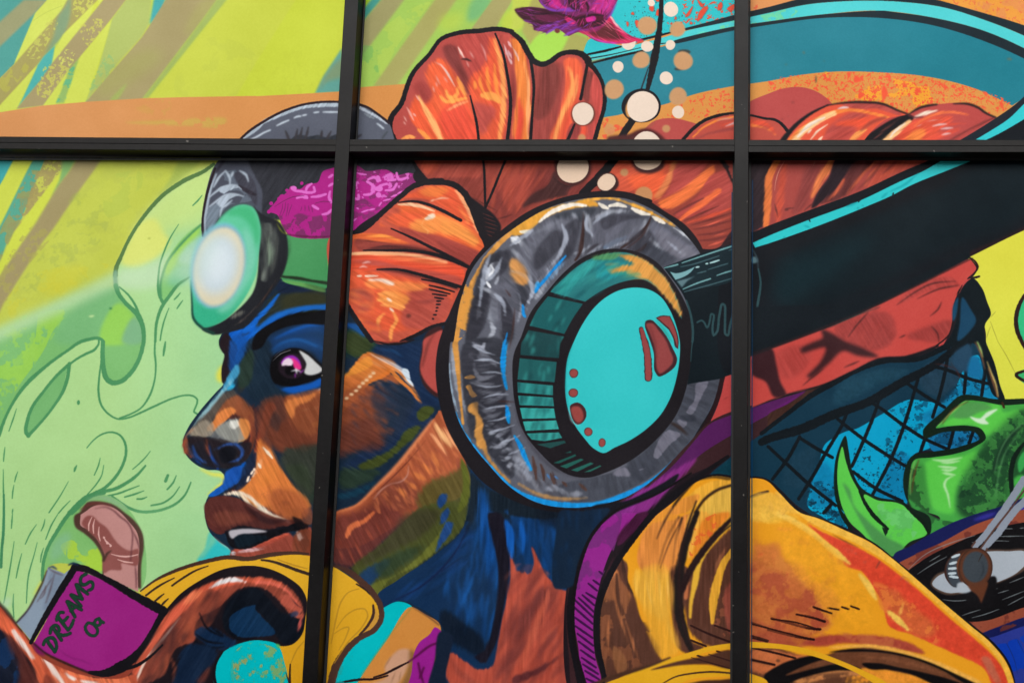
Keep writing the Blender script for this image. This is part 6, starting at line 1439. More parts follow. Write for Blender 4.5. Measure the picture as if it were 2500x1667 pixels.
    M((38, 140, 120), 18, 'C1 1330,1380 1410,1480 1460,1568', (.4, 1, .5), 8, .8)
    O((80, 44, 48), 'C2 566,288,40,44 562,468,43,42 700,824,38,41 826,924,34,40')
    O((152, 72, 70), 'C2 566,288,33,37 562,468,36,35 700,824,32,35 826,924,28,34')
    F((70, 36, 40), 'C2 530,590 600,555 670,610 682,680 640,745 600,760 550,700 535,640'); F((154, 72, 68), 'C2 545,600 610,590 650,640 655,700 620,745 590,735 555,680', 4)
    L((170, 220, 225), 12, 'C2 525,600 530,680 570,750 620,765', (.4, 1, .5), 4, .8)
    # ---- slider block and band to the right
    F((15, 27, 34), 'C1 1390,885! 1760,750 2040,670 D0 0,1568 D1 0,740 P 2700,250 P 2700,380 D1 1850,800! 1050,1210 500,1440 0,1568 C2 2040,290 1610,390! 1650,100 C1 1650,1400 1590,1180')
    F((17, 22, 29), 'D1 0,500 410,340 1250,0 P 2400,345 P 2800,150 P 2800,470 D1 2350,530 1850,790 1050,1200 500,1430 0,1568 C2 2000,290 C1 2000,700 2210,560')
    F((13, 27, 34), 'D1 100,700 900,420 1700,60 2350,-200 2350,400 1700,700 900,1080 200,1300', 60)
    F((16, 46, 54), 'D1 50,950 500,720 1000,600 700,900 300,1150 50,1250', 80, .6)
    F((20, 22, 28), 'D1 0,690 800,360 1650,20 1750,60 900,440 0,800', 30, .7)
    L((44, 28, 30), 60, 'D1 2420,500 2100,660 1850,770 1500,960 1050,1170 600,1330 0,1540', (.6, .9, 1, .7, .6, .8, .6), 10, .9)
    L((20, 46, 48), 40, 'D1 1500,980 1200,1130 900,1260 600,1390', (.3, 1, .8, .3), 10, .8)
    F((50, 200, 206), 'D1 -140,660! 0,598 360,455 840,275 1250,80 1430,0 D0 1580,1480! 1860,1480! D1 1640,0! 1300,140 1150,220 850,350 500,490 0,668 -120,705!', g=('D1 1500,-40 1000,160', (44, 198, 204)))
    M((20, 160, 170), 26, 'D1 1380,20 1250,130 1120,190|1100,200 1040,250|820,290 720,330|330,500 380,520', (.3, 1, .4), 6, .8)
    O((20, 150, 160), 'D1 825,343,10 870,320,8 150,610,9 1145,215,8', 3, .8)
    M((26, 30, 36), 12, 'D1 850,265 830,285|375,445 385,465|1150,205 1145,225', (1, 1))
    # slider block details
    F((22, 40, 48), 'C1 1400,890! 1560,830 1800,750 2060,680 2060,960 1570,1100! 1450,930', 2)
    M((110, 160, 165), 16, 'C1 1400,890 1520,860|1560,845 1720,790 1900,730 2040,685|1570,1085 1700,1030 1820,990|1880,960 1950,935 2040,910', (.6, 1, 1), 1)
    M((60, 90, 98), 14, 'C1 1550,880 1650,860 1780,820 1900,780|1700,940 1780,920|1800,905 1980,850|1580,1110 1800,1050 2040,980|1990,730 2040,715', (.6, 1, .8), 1)
    F((120, 170, 178), 'C1 1450,925! 1500,940 1560,930 1680,880! 1640,930 1560,980 1500,1000!', 2); F((90, 120, 130), 'C1 1510,1010! 1600,990 1680,965! 1600,1020 1560,1070!', 4)
    M((170, 210, 215), 18, 'C1 1690,885 1715,880|1780,853 1795,850|1820,845 1900,820', (.8, 1, .8), 1)
    M((44, 74, 80), 24, 'C1 1700,1390 1740,1370 1770,1400 1790,1440 1810,1400 1830,1310 1850,1320 1840,1440 1850,1510 1880,1480 1900,1340 1930,1220 1950,1230 1955,1380 1960,1500 1980,1510 2000,1420 2030,1310|1600,1190 1640,1320 1660,1500 1655,1568|2260,900 2280,1000 2250,1250 2220,1450', (.7, 1, .9), 2)
    F((90, 120, 130), 'C1 2205,790 2240,790 2260,830 2205,850', 5); L((60, 80, 90), 16, 'C1 2205,720 2240,780 2260,900', (.5, 1, .4), 3)
    L((44, 74, 80), 12, 'C2 1655,0 1645,100 1640,180', (1, .6), 2)

def paint_right(p):
    F, Q, L, M, O, H, S = p.F, p.Q, p.L, p.M, p.O, p.hatch, p.speck
    p.br = 120
    # ---- red braids above the band (right pane, top)
    p.clip('D0 -140,1460 D0 1500,1460 D1 1250,0 840,190 410,350 0,505 -140,560')
    Q((166, 72, 66), 'D0 -200,1400 1600,1400 D1 1600,700 -200,700')
    F((46, 34, 40), 'D0 -200,1400 60,1400 40,1500 D1 0,120 -20,480 -140,560 -200,0', 8)
    L((220, 116, 60), 70, 'D0 90,1470 30,1568 D1 10,60 0,200 -20,500', (.8, 1, 1, .7), 10); L((200, 80, 60), 70, 'D1 150,-60 130,100 100,350 90,460', (.7, 1, 1, .6), 20, .9)
    M((230, 170, 150), 8, 'D0 150,1480 100,1568 D1 70,100 60,180|D0 430,1480 400,1560', (.4, 1, .4), 2, .7)
    F((134, 60, 58), 'D1 380,-60 480,-60 400,160 330,340 230,400 280,200', 24, .9)
    L((224, 122, 70), 90, 'D0 590,1470 530,1568 D1 480,60 440,160 400,240', (.6, .9, .7, .3), 14)
    F((40, 28, 36), 'D0 640,1440 840,1470 D1 700,60 600,200 480,300 400,350 440,230 560,60', 8)
    F((96, 46, 46), 'D0 840,1460 1000,1460 D1 850,60 750,200 560,290 480,300 640,160', 16)
    M((216, 100, 66), 34, 'D0 1000,1480 900,1568 D1 800,120 720,220|D0 1120,1480 D1 950,30 880,150|D0 1250,1480 D1 1100,20 1020,60|D1 700,80 620,200 540,280', (.6, 1, .3), 12, .8)
    F((200, 84, 64), 'D0 1100,1460 1420,1460 D1 1200,20 900,150 980,40', 14, .7)
    M((110, 50, 48), 26, 'D0 1060,1480 D1 940,60 800,190|D0 1180,1480 D1 1040,40', (.6, 1, .3), 10, .7)
    M((60, 34, 38), 16, 'D1 60,300 90,420|150,350 240,340|430,280 330,370', (.3, 1, .4), 6, .6)
    O((90, 44, 44), 'D1 170,358,20,12', 6, .7)
    p.unclip()
    # ---- cloth below the band
    F((222, 220, 74), 'D1 1830,800! 2350,545 P 2900,420 P 2900,1100 D2 2350,560 2150,520 2100,300 2000,0 D1 2000,1500', g=('D1 2200,700 2200,1500', (220, 222, 76)))
    F((190, 72, 70), 'C2 1815,745! 1880,600 1930,440 1950,320! 2040,290 D1 0,1550 560,1440 1050,1210 1500,980 1820,810 1880,830 1910,880 1880,960 1780,1090 1700,1200 1660,1300 1680,1400 1640,1540 1580,1620 D2 1480,60 1350,120 1050,150 850,220 600,330 400,430 150,490 0,560 C2 2040,660')
    p.clip('C2 1815,745! 1880,600 1930,440 1950,320! 2040,290 D1 0,1550 560,1440 1050,1210 1500,980 1820,810 1880,830 1910,880 1880,960 1780,1090 1700,1200 1660,1300 1680,1400 1640,1540 1580,1620 D2 1480,60 1350,120 1050,150 850,220 600,330 400,430 150,490 0,560 C2 2040,660')
    F((140, 62, 60), 'D1 1100,1180 1350,1080 1700,1000 1780,1080 1500,1110 1200,1230', 14, .9)
    H([(150, 64, 60), (200, 78, 74), (120, 54, 54)], 60, 'D1 700,1568 950,1290 1200,1300 1500,1400 1620,1550 D2 1000,140 700,120', 118, 300, 44, 14, .55, 12, 51)
    M((70, 34, 36), 34, 'D1 1720,1005 1550,1020 1400,1100 1180,1220|1760,1090 1560,1090 1370,1180|960,1280 850,1400 720,1550|1600,1180 1580,1260 1490,1330|1490,1430 1560,1530|1250,1520 1200,1540|1800,860 1700,920 1620,980', (.3, 1, .9, .4), 5, .85)
    F((56, 30, 36), 'D1 530,1480 620,1540 760,1568 D2 900,80 1020,140 880,130 740,60 680,130 540,200 390,260 470,150 540,60 500,0', 8)
    F((54, 30, 38), 'D2 0,60 40,90 100,300 160,480 60,500 0,400 -40,200', 12, .9)
    F((66, 34, 40), 'D2 270,90 400,40 520,0 480,60 330,110', 10, .8)
    M((100, 46, 48), 26, 'D2 560,180 430,270 340,390|500,60 380,130 220,280|1290,95 1180,120 1050,130|960,160 740,240', (.3, 1, .5), 8, .8)
    F((70, 36, 44), 'C2 2210,150 2330,90 D2 40,150 60,300 0,350 C2 2250,300', 16, .9); F((100, 46, 50), 'C2 2210,330 2330,450 2350,560 D2 0,500', 20, .6)
    L((150, 60, 58), 18, 'C2 1940,530 1990,500', (.5, 1, .3), 5, .6)
    p.unclip()
    M((44, 24, 28), 24, 'C2 1950,320 1880,560 1800,740|D1 1840,790 1900,830 1925,880 1900,930 1870,970|1880,985 1940,968|1760,1090 1690,1190 1665,1300 1690,1400 1650,1530', (.5, .9, .7), 2)
    p.br = 120
    # purple collar strap, brown edge
    F((34, 26, 32), 'C2 1900,800 2100,1000 1500,1500 C3 1200,200 900,700 860,1500 600,1700 480,900 560,450 760,60 C2 1200,1350')
    F((60, 36, 40), 'D2 0,540 300,460 600,320 450,480 0,800 C2 2000,1050 1500,1300 1200,1568 C3 900,250 830,450 780,700 740,1000 760,1300 900,1568 860,1700 600,1700 520,1300 500,900 560,480 720,160 C2 880,1540 1250,1300 1600,950 1780,760')
    F((86, 32, 92), 'D2 -20,560 250,480 380,440 200,560 0,670 C2 2040,840 1700,1060 1450,1330 1180,1568 880,1568 1250,1330 1480,1130 1680,900 1800,765 2040,660')
    F((150, 40, 144), 'C3 880,0! 1150,0! 1000,200 920,330 830,560 790,720 755,880 745,1100 760,1300 800,1568 660,1568 610,1250 560,900 570,720 620,450 720,230', 2)
    F((140, 48, 136), 'C2 1700,1060 1600,1200 1450,1340 1200,1568 1080,1568 1300,1300 1600,1110', 16, .9)
    F((150, 52, 150), 'C2 880,1568 1000,1480 1250,1330 1180,1450 1080,1568', 14, .8)
    S((116, 46, 120), 'C3 640,100 1000,0 960,260 820,600 700,800 560,760 640,430', 50, .52, .8, 3)
    F((70, 26, 58), 'C3 1120,40 1180,0 1260,0 1100,200 960,300 960,240', 8); F((60, 34, 44), 'C3 940,400 900,560 820,700 860,560', 10, .8)
    F((64, 40, 34), 'D2 600,330 380,430 200,560 0,680 0,780 300,580 450,470', 6)
    L((110, 30, 120), 14, 'D2 0,650 150,570 330,470', (.4, 1, .3), 4, .8)
    M((60, 20, 70), 22, 'C3 800,540 830,565|745,620 800,660|700,650 780,715|680,735 770,790|645,755 755,850|610,780 750,910|565,790 745,960|550,850 740,1020|560,950 740,1080|580,1040 740,1150|600,1110 745,1220|610,1180 750,1285|630,1260 760,1350|640,1330 770,1420|650,1390 790,1480|670,1450 800,1530|680,1520 800,1580', (.7, 1, .8), 1)
    L(BLK, 50, 'C2 960,1500 C3 860,40 720,220 620,430 560,640 530,850 530,1050 560,1250 600,1420 640,1620', (.7, .8, .8, .9, 1, 1, 1.2, 1.3))
    L(BLK, 60, 'C2 1980,1050 1700,1240 1450,1420 C3 1230,90 1090,270 960,460 860,660 800,850 780,1050 790,1250 850,1500 870,1600', (.5, .7, .9, 1, .9, 1, 1.1, .9, .9))
    p.br = 'blot'
    # ---- blue net and glass
    NT = (18, 54, 74); NK = (16, 24, 30)
    F(NT, 'C2 1800,1250 2000,1060 D2 0,800 450,470 800,270 1080,170 1400,150 1800,-40 1900,0 2000,200 2120,500 1800,500 1430,850 1800,1000 1320,1050 1280,1300 1280,1480 900,1420 700,1568 D3 700,150 300,-40 D2 0,1280 C2 2040,1260')
    F((12, 60, 76), 'C2 1840,1240 2000,1080 2040,1090 2040,1230 1900,1220', 8)
    F((28, 68, 88), 'D2 650,400 900,280 1150,240 1300,260 1000,400 600,560', 26, .8); F((36, 64, 84), 'D2 1400,260 1700,130 1840,100 1820,300 1700,420 1530,500 1400,400', 20, .8)
    F((28, 62, 82), 'D2 150,1150 300,1000 450,950 430,1130 300,1350 150,1300', 24, .8)
    F((6, 160, 205), 'D2 530,930 600,880 720,820 800,800 1050,660 1300,530 1480,550 1630,560 1740,380 1790,260 1860,140 1920,120 2000,350 2120,510 1800,500 1430,850 1500,950 1330,1040 1270,1160 1270,1480 900,1420 700,1568 D3 730,160 500,40 D2 360,1500 390,1360 470,1100')
    F((14, 124, 172), 'D2 1760,380 1900,130 2000,350 2120,510 1800,500 1500,760 1400,700 1600,560', 20, .9); F((10, 120, 170), 'D2 1180,1000 1300,1050 1270,1480 950,1420 1050,1250', 24, .8)
    F((10, 124, 172), 'D2 400,1280 520,1100 600,1200 600,1500 400,1500', 24, .8); F((20, 116, 168), 'D2 1460,880 1700,810 1920,830 1950,880 1850,950 1500,990')
    for k, (q, th) in enumerate((('D2 1050,640 1500,560 1480,700 1200,1000 1000,1000 1100,850', .66), ('D2 780,1000 1300,1050 1270,1480 900,1420 800,1180', .58), ('D2 400,1300 620,1300 640,1568 360,1520', .5), ('D2 1460,880 1700,810 1950,870 1850,950', .5), ('D2 1560,560 1740,380 1900,130 2050,400 1800,500', .52), ('D3 400,0 720,160 700,20', .4))):
        S((12, 56, 84), q, 18, th + .06, .55, k + 1, 0, 7); S((10, 44, 64), q, 7, th + .2, .75, k + 4, 0, 9)
    L((60, 150, 180), 8, 'D2 1260,580 1190,780 1150,950', (.4, 1, .4), 3, .6)
    # net cords
    M(NK, 44, 'D2 -60,920 0,890 300,800 620,660 900,560 1250,360 1500,230 1750,40 1900,-60', (1.6, 2, 2, 1.8, 1.9, 1.7, 1.5, 1.2))
    M(NK, 60, 'D2 -60,840 200,640 430,470 600,380 800,270 1050,180 1400,150 1600,60 1750,-20', (.6, .7, .9, .7, .8, .8, 1), 1)
    M(NK, 34, 'D2 720,660 680,760 540,1000 400,1250 280,1440|1030,490 990,620 900,850 770,1140|1390,290 1330,500 1250,760 1130,1070 960,1400|1660,60 1630,250 1570,500 1510,690|1855,0 1820,250 1800,470|2000,150 1980,350 1960,490|290,870 200,1040 40,1260|1440,890 1390,1030|1700,820 1660,970|1880,830 1845,930|580,1490 510,1568|0,960 130,1080 380,1310 620,1500|290,880 450,980 590,1060|640,710 900,910 1130,1060 1280,1150|950,560 1020,600 1250,770 1440,890 1640,980|1260,370 1450,500 1620,600|1500,220 1650,260 1820,330 2100,400|780,1190 1000,1350 1230,1460', (.9, 1, .9), 1)
    M((90, 36, 34), 10, 'D2 1680,190 1740,280 1790,400|1530,200 1600,210 1700,240|1920,170 1900,300', (.4, 1, .5), 3, .8)
    # cloth under the band, second pass (K = close-up scale of that part)
    p.brk = 1.4; p.br = 60
    CL = 'K 1050,112! 1078,150 1040,190 1010,225 988,300 985,350 970,405 925,448 800,492 700,498 600,545 480,600 330,640 200,692! 205,488! 300,452 500,378 700,288 850,213'
    F((198, 74, 68), CL)
    p.clip(CL)
    F((150, 60, 58), 'K 520,390 620,330 740,330 760,420 690,470 600,450', 26, .8); F((146, 58, 56), 'K 800,420 900,370 985,350 960,420 850,430', 26, .75)
    F((170, 66, 62), 'K 300,480 400,450 430,480 390,560 330,580', 26, .7); F((168, 66, 62), 'K 860,200 990,190 1010,215 880,240 770,290', 12, .7)
    H([(206, 80, 72), (140, 56, 54), (178, 68, 62)], 40, 'K 520,390 700,300 770,420 640,470', 120, 130, 22, 10, .5, 8, 71)
    p.br = None
    F((58, 30, 36), 'K 195,480 280,462 296,520 312,590 335,645 290,650 255,590 205,565', 8)
    F((60, 32, 36), 'K 470,386 510,400 560,430 640,462 695,492 610,488 560,470 500,520 430,575 415,572 470,510 490,460 395,478 390,465 450,432 478,420', 14)
    M((70, 34, 36), 16, 'K 995,200 900,210 840,240 765,292|1010,215 930,230 845,268|655,320 610,370 575,418|940,280 925,310 895,335|900,375 925,405 930,440|800,408 775,420|480,540 440,570 400,605|620,510 560,535', (.3, 1, .8, .3), 4, .85)
    p.unclip()
    M((34, 24, 28), 16, 'K 1052,112 1078,150 1042,190|1045,188 1085,182|1020,215 990,290 985,350 968,408 920,450', (.5, 1, .8), 2)
    Q((15, 24, 31), 'K 197,300 500,290 700,235 850,180 1050,70 1050,110 850,214 700,289 500,379 300,454 197,492', 3)
    L((50, 30, 32), 22, 'K 1060,110 850,212 700,285 500,372 350,430 200,482', (.5, .9, .8, .7, .9, .5), 7, .85); L((20, 52, 54), 16, 'K 700,300 600,335 500,382', (.3, 1, .3), 6, .7)
    L((22, 24, 30), 24, 'K 205,690 330,642 480,602 600,548 700,502 800,494 925,452', (.2, .4, .6, .9, 1, 1), 3)
    # dark crest against the yellow
    F((14, 24, 30), 'D1 1880,985 1960,1070 2010,1200 2045,1320 1995,1400 1985,1500 2000,1568 D2 2080,200 2130,400 2170,540 2080,500 1990,250 1900,20 1700,40 1500,120 D1 1640,1568 1720,1400 1740,1200 1790,1060')
    F((22, 70, 100), 'D1 1700,1230 1740,1160 1720,1350 1700,1380', 3); F((22, 66, 96), 'D1 1790,1160 1860,1270 1910,1370 1860,1460 1740,1560 1760,1400', 4)
    F((36, 70, 96), 'D2 1700,120 1850,20 1830,280 1750,260 1690,190', 8); F((20, 110, 160), 'D2 1880,130 1920,140 1960,330 1840,310', 10)
    M((160, 190, 110), 22, 'D2 1920,0 1950,70 1970,140', (.5, 1, .4), 4); M((220, 190, 110), 18, 'D2 2010,180 2050,290 2090,390 2110,500', (.4, 1, .6), 4)
    M((150, 90, 60), 12, 'D2 2020,240 2080,420 2110,510|1900,0 1960,130 1990,250', (.5, 1, .5), 3)
    M((170, 168, 60), 8, 'D1 2090,1290 2045,1340|2040,1380 2110,1568|2040,1430 2005,1530|D2 2110,0 2200,150 2270,290', (.6, 1, .6), 2)
    F((52, 190, 130), 'D1 2440,1000 2340,1180 2290,1350 2310,1500 2350,1568 D2 2500,100', 2); L((44, 28, 26), 40, 'D1 2400,1080 2330,1180 2280,1320 2285,1460 2330,1568 D2 2400,120', (.6, 1, 1, .8))
    F((60, 180, 110), 'D2 2270,300 2450,240 2450,420'); L((40, 28, 26), 30, 'D2 2420,250 2275,300 2440,400', (.6, 1, .8))
    # ---- green leaf and pepper
    GR = (92, 204, 78)
    F((18, 36, 26), 'D2 1790,485 1900,490 2050,520 2350,520 P 2800,960 P 2800,1240 D3 2000,0 1480,190 D2 1600,1640 1300,1500 1255,1400 1260,1150 1310,1055 1500,1010 1760,960 1940,880 1900,830 1800,820 1600,830 1430,880 1420,820 1600,640')
    PEP = 'D2 1810,540 1950,545 2150,580 2350,570 P 2800,980 P 2800,1240 D3 2000,0 1500,170 D2 1580,1620 1400,1540 1310,1480 1300,1250 1340,1085 1500,1060 1700,1030 1900,960 2000,880 1960,800 1850,770 1650,775 1540,790 1650,690'
    F((70, 168, 72), PEP)
    p.clip(PEP)
    F(GR, 'D2 1600,760 1680,700 1850,690 2000,580 2130,580 2150,640 2350,600 2200,760 2050,850 2010,860 1900,770 1700,770', 10)
    F((84, 154, 84), 'D2 1700,690 1830,560 1950,560 2060,600 1900,660 1850,690', 12, .9)
    F(GR, 'D2 1440,1110 1600,1050 1800,1040 1920,990 1880,1130 1780,1250 1720,1400 1700,1568 1500,1520 1450,1300', 14)
    F((60, 140, 62), 'D2 1300,1150 1420,1120 1450,1300 1480,1568 1310,1500', 20, .9)
    S((34, 76, 42), 'D2 1310,1160 1460,1150 1480,1568 1310,1500', 50, .5, .8, 2)
    F((40, 92, 50), 'D2 2350,620 2200,720 2080,850 1950,1000 1850,1150 1780,1300 1760,1568 2200,1568 2240,1400 2230,1200 2350,900', 40, .85)
    for k in range(3): S([(28, 66, 42), (70, 150, 70), (24, 56, 38)][k], 'D2 2350,620 2150,760 1950,1000 1800,1200 1760,1568 2220,1568 2230,1200 2350,900', (50, 18, 18)[k], (.45, .6, .66)[k], (.7, .6, .7)[k], k + 2, 20)
    L((24, 50, 36), 40, 'D2 2350,760 2200,900 2100,1080 2060,1200', (.4, 1, 1, .5), 12, .9)
    M((90, 150, 96), 12, 'D2 2350,740 2200,880 2110,1060 2080,1200|2300,850 2180,1010 2120,1200 2090,1420', (.3, 1, .5), 4, .8)
    F((34, 84, 46), 'D2 2350,900 2260,1050 2240,1250 2260,1400 2350,1300', 10)
    F((60, 168, 84), 'D2 2350,1000 2290,1120 2310,1200 2350,1150', 6); F((70, 180, 74), 'D2 2260,1250 2350,1220 2350,1300 2260,1330', 12)
    F((208, 238, 205), 'D2 1850,685 1950,700 2000,650 2110,615 2030,680 1990,710 2030,750 1970,755 1900,730', 6)
    M((190, 236, 180), 26, 'D2 1510,1080 1600,1090 1780,1060|1590,1110 1680,1105 1760,1090|1560,1140 1650,1150 1730,1150|1590,1170 1660,1180 1730,1155|1600,1200 1680,1215 1720,1220|1700,1230 1640,1260 1620,1300 1650,1400 1670,1520', (.3, 1, .8, .3), 5, .85)
    p.unclip()
    L((90, 50, 30), 14, 'D2 1840,545 1700,620 1600,750', (.4, 1, .5), 4); L((170, 210, 110), 14, 'D2 1820,540 1660,670 1560,770', (.4, 1, .5), 4, .8); L((96, 60, 34), 14, 'D2 1385,1080 1345,1200 1320,1380', (.5, 1, .5), 4)
    L((170, 210, 110), 12, 'D2 1350,1090 1310,1220 1305,1400', (.5, 1, .5), 3, .8)
    L((18, 34, 26), 46, 'D2 2350,930 2260,1060 2230,1200 2240,1400', (.6, 1, 1, .8)); L((60, 40, 26), 22, 'D2 2150,560 2165,600', (1, 1))
    # leaf
    F((58, 148, 66), 'D2 1290,1440 1420,1540 D3 1560,60 1700,90 1480,200 1380,60', 4)
    S((36, 84, 46), 'D2 1290,1440 1420,1540 D3 1560,60 1700,90 1480,200 1380,60', 50, .5, .7, 3)
    LF = 'D2 710,860 740,1000 780,1200 860,1340 1000,1420 1200,1460 1340,1530 D3 1480,40 1490,190 1300,290 1140,400! 1000,330 850,180 750,60 700,0 D2 640,1500 605,1200 640,1000'
    F((18, 34, 26), LF)
    F(GR, 'D2 680,960 710,1080 760,1230 840,1380 D3 900,-60 960,20 1100,150 1050,130 1130,400 1000,330 850,180 760,100 700,0 D2 650,1400 635,1200 650,1060', 2)
    F(GR, 'D2 880,1400 1000,1450 1200,1480 1310,1540 D3 1400,60 1460,190 1300,270 1140,400 1000,330 1100,160 1000,60 900,-60', 2)
    F((76, 150, 80), 'D2 690,1290 740,1340 790,1500 D3 900,60 1100,230 1250,330 1150,400 1000,300 850,80', 8)
    S((110, 200, 120), 'D2 1000,1500 1200,1500 D3 1380,150 1300,260 1150,250 1060,60', 50, .5, .7, 2); S((86, 180, 90), 'D3 1000,0 1300,0 1380,150 1200,280', 18, .55, .6, 4)
    M((16, 30, 22), 44, 'D2 840,1370 D3 900,-70 980,40 1100,150|D2 1230,1470 D3 1350,20 1430,100 1475,190', (.5, .8, .9, .5))
    L((16, 30, 22), 40, 'D2 640,1500 D3 670,0 720,90 765,155', (.5, 1, .6))
    # ---- blue lid and eye
    F((24, 30, 84), 'D3 1140,430 1160,380 1300,310 1500,190 1700,90 1950,0 D2 2100,1520 P 2800,1150 P 2800,1700 D3 2300,1700 2000,1250 1300,500')
    F((46, 60, 150), 'D3 1900,1200 2100,1130 2350,1040 P 2800,1500 P 2800,1700 D3 2200,1700 2100,1300', 2)
    F((52, 50, 150), 'D3 1880,70 1980,20 2100,0 2020,50', 8); F((48, 50, 170), 'D2 2250,1540 2350,1480 2350,1568', 8)
    for q in ('2090,1220 2190,1200 2300,1440 2230,1460 2150,1330', '2210,1180 2290,1160 2350,1270 2400,1420 2310,1430', '2310,1150 2450,1110 2450,1250'):
        F((16, 60, 176), 'D3 ' + q, 2)
    M((24, 50, 130), 8, 'D3 2190,1200 2260,1350 2290,1480|2290,1170 2350,1290', (1, 1, .5))
    F((150, 76, 56), 'D3 1190,470 1300,410 1600,270 1900,110 2100,40 2400,-40 P 2800,1250 P 2800,1520 D3 2350,960 2050,1070 1900,1120 1600,900')
    S((110, 50, 44), 'D3 1190,470 1700,230 2300,0 2300,110 1700,300 1300,480', 50, .5, .8, 3); S((110, 52, 44), 'D3 1800,1040 2350,860 2350,970 1950,1110', 50, .5, .8, 1)
    F((18, 17, 20), 'D3 1270,560 1400,450 1700,290 2000,170 2350,90 P 2800,1290 P 2800,1470 D3 2350,870 2000,990 1850,1000 1700,950 1500,750')
    M((130, 140, 145), 9, 'D3 1280,530 1420,400 1700,270 1900,210|1480,450 1580,390|1370,565 1500,480 1640,405|1870,275 2000,260 2210,262|2100,220 2350,215|2160,150 2245,148|2310,145 2350,140|1590,795 1700,810 1850,800|1780,945 1850,920 1950,890|1870,965 2000,930 2120,885|2110,740 2210,710|2150,800 2350,720|2200,850 2350,770|1990,740 2105,695|2215,645 2350,590', (.4, 1, .5), 1, .85)
    F((90, 70, 60), 'D3 1490,650 1540,570 1640,530 1900,360 2200,340 2380,350 2400,480 2350,530 2020,680 1800,740 1600,745', 4)
    F((172, 182, 194), 'D3 1505,650 1550,590 1640,545 1900,380 2200,355 2370,370 2370,460 2300,540 2030,665 1800,725 1620,730')
    F((60, 36, 30), 'D3 1620,570 1640,450 1720,370 1850,330 1960,340 2040,420 2055,530 2010,680 1975,760 1965,840! 1880,760 1800,690 1700,680')
    F((62, 70, 80), 'D3 1640,560 1660,440 1740,380 1780,400 1740,560 1780,680 1700,680', 4)
    M((190, 205, 215), 26, 'D3 1690,410 1755,385|1670,470 1730,455|1660,515 1725,510|1660,560 1720,555|1670,585 1740,595', (.7, 1, .7), 1)
    F((108, 58, 34), 'D3 1730,480 1790,370 1880,335 1980,360 2045,440 2050,530 2000,660 1975,770 1962,830! 1900,740 1790,650 1745,560', 3)
    F((56, 64, 72), 'D3 1775,500 1800,420 1880,360 1970,390 2010,480 1995,590 1940,670 1880,680 1810,610', 4)
    L((60, 40, 30), 14, 'D3 1990,480 1970,600 1920,670', (.4, 1, .5), 4)
    M((140, 150, 166), 66, 'D2 2350,1260 D3 2150,0 2030,160 1900,310|D2 2400,1420 D3 2250,0 2100,200 1980,330', (1, 1, 1, .8), 1)
    M((88, 62, 56), 16, 'D2 2380,1320 D3 2200,0 2080,150 1950,330|D3 1900,270 1870,310|2010,330 2000,350|1960,380 1920,440', (1, 1, 1), 2)
    p.br = 90
    # ---- orange sleeve
    YO = (242, 164, 36)
    SL = 'C2 2040,1250 D2 0,1280 100,1380 300,1568 D3 450,50 700,160 950,280 1150,430 1350,600 1600,820 1850,1030 2050,1200 2180,1360 2260,1568 2280,1800 C3 800,1800 860,1500 780,1100 850,700 1000,430 1200,140 C2 1500,1450 1700,1280 1850,1230'
    F(BLK, 'C2 1480,1450 1700,1250 1880,1210 2040,1230 D2 0,1260 140,1380 330,1568 D3 480,50 730,150 980,280 1180,440 1390,610 1640,830 1890,1040 2090,1210 2210,1370 2270,1568 2280,1800 2000,1800')
    F(YO, SL)
    p.clip(SL)
    F((224, 138, 66), 'C3 1280,110 1500,60 1650,0 1600,300 1520,480 1480,560 1300,620 1160,480 1160,330', 12)
    F((244, 178, 60), 'C2 1560,1500 1800,1290 1950,1260 2040,1290 1900,1360 1760,1450 1600,1568', 12)
    F((226, 144, 60), 'C2 1450,1568 1560,1440 1720,1400 1600,1568', 10, .9); F((240, 190, 80), 'C2 1700,1568 1800,1430 2000,1330 2040,1350 2040,1568', 12)
    F((246, 178, 70), 'C3 1640,0 1800,0 1700,250 1620,430 1600,250', 10); F((236, 140, 46), 'C3 1760,60 1900,0 2000,0 1850,200 1680,400 1640,470 1680,300', 14)
    F((246, 206, 90), 'C3 1000,-40 1000,-40', 0, 0)
    F((236, 184, 74), 'C3 1120,700 1200,520 1330,520 1460,560 1440,900 1400,1000 1260,900', 30, .7)
    M((246, 196, 92), 40, 'C3 1140,520 1130,640 1180,780|1280,520 1270,700 1300,850|1350,600 1360,760 1400,900|1430,900 1440,1040 1490,1200', (.4, 1, .4), 14, .7)
    M((214, 130, 60), 18, 'C3 1200,560 1190,720|1320,560 1330,780|1420,620 1420,900', (.4, 1, .4), 8, .6)
    # brown inner folds
    BR = (92, 56, 44); CU = (200, 120, 70)
    F(BR, 'C3 1000,420 1060,480 1060,620 1130,780 1160,900 1230,1080 1320,1270 1400,1400 1100,1450 850,1568 790,1200 830,850 900,620', 10)
    F(CU, 'C3 960,520 1000,620 1090,760 1050,900 1060,1130 1100,1290 1030,1200 960,1000 930,800 850,850 870,680', 12); F((186, 108, 66), 'C3 840,850 920,880 940,1050 900,1150 870,1300 860,1500 820,1250', 16, .9)
    S((84, 52, 42), 'C3 850,800 1100,900 1330,1300 1000,1480 850,1480', 50, .48, .9, 4, 14); S((190, 112, 68), 'C3 850,1000 1060,1100 1200,1380 900,1500', 50, .6, .7, 6, 14)
    M((56, 36, 32), 34, 'C3 960,560 970,760 990,930 1010,1000|1010,420 1040,600 1110,750', (.4, 1, .8, .3), 6, .85)
    F((212, 140, 80), 'C3 930,1220 980,1250 1060,1430 980,1480', 10, .8)
    F(BR, 'C3 1480,480 1600,500 1620,700 1560,1000 1640,1180 1760,1230 1600,1290 1530,1250 1470,1000 1450,800', 10)
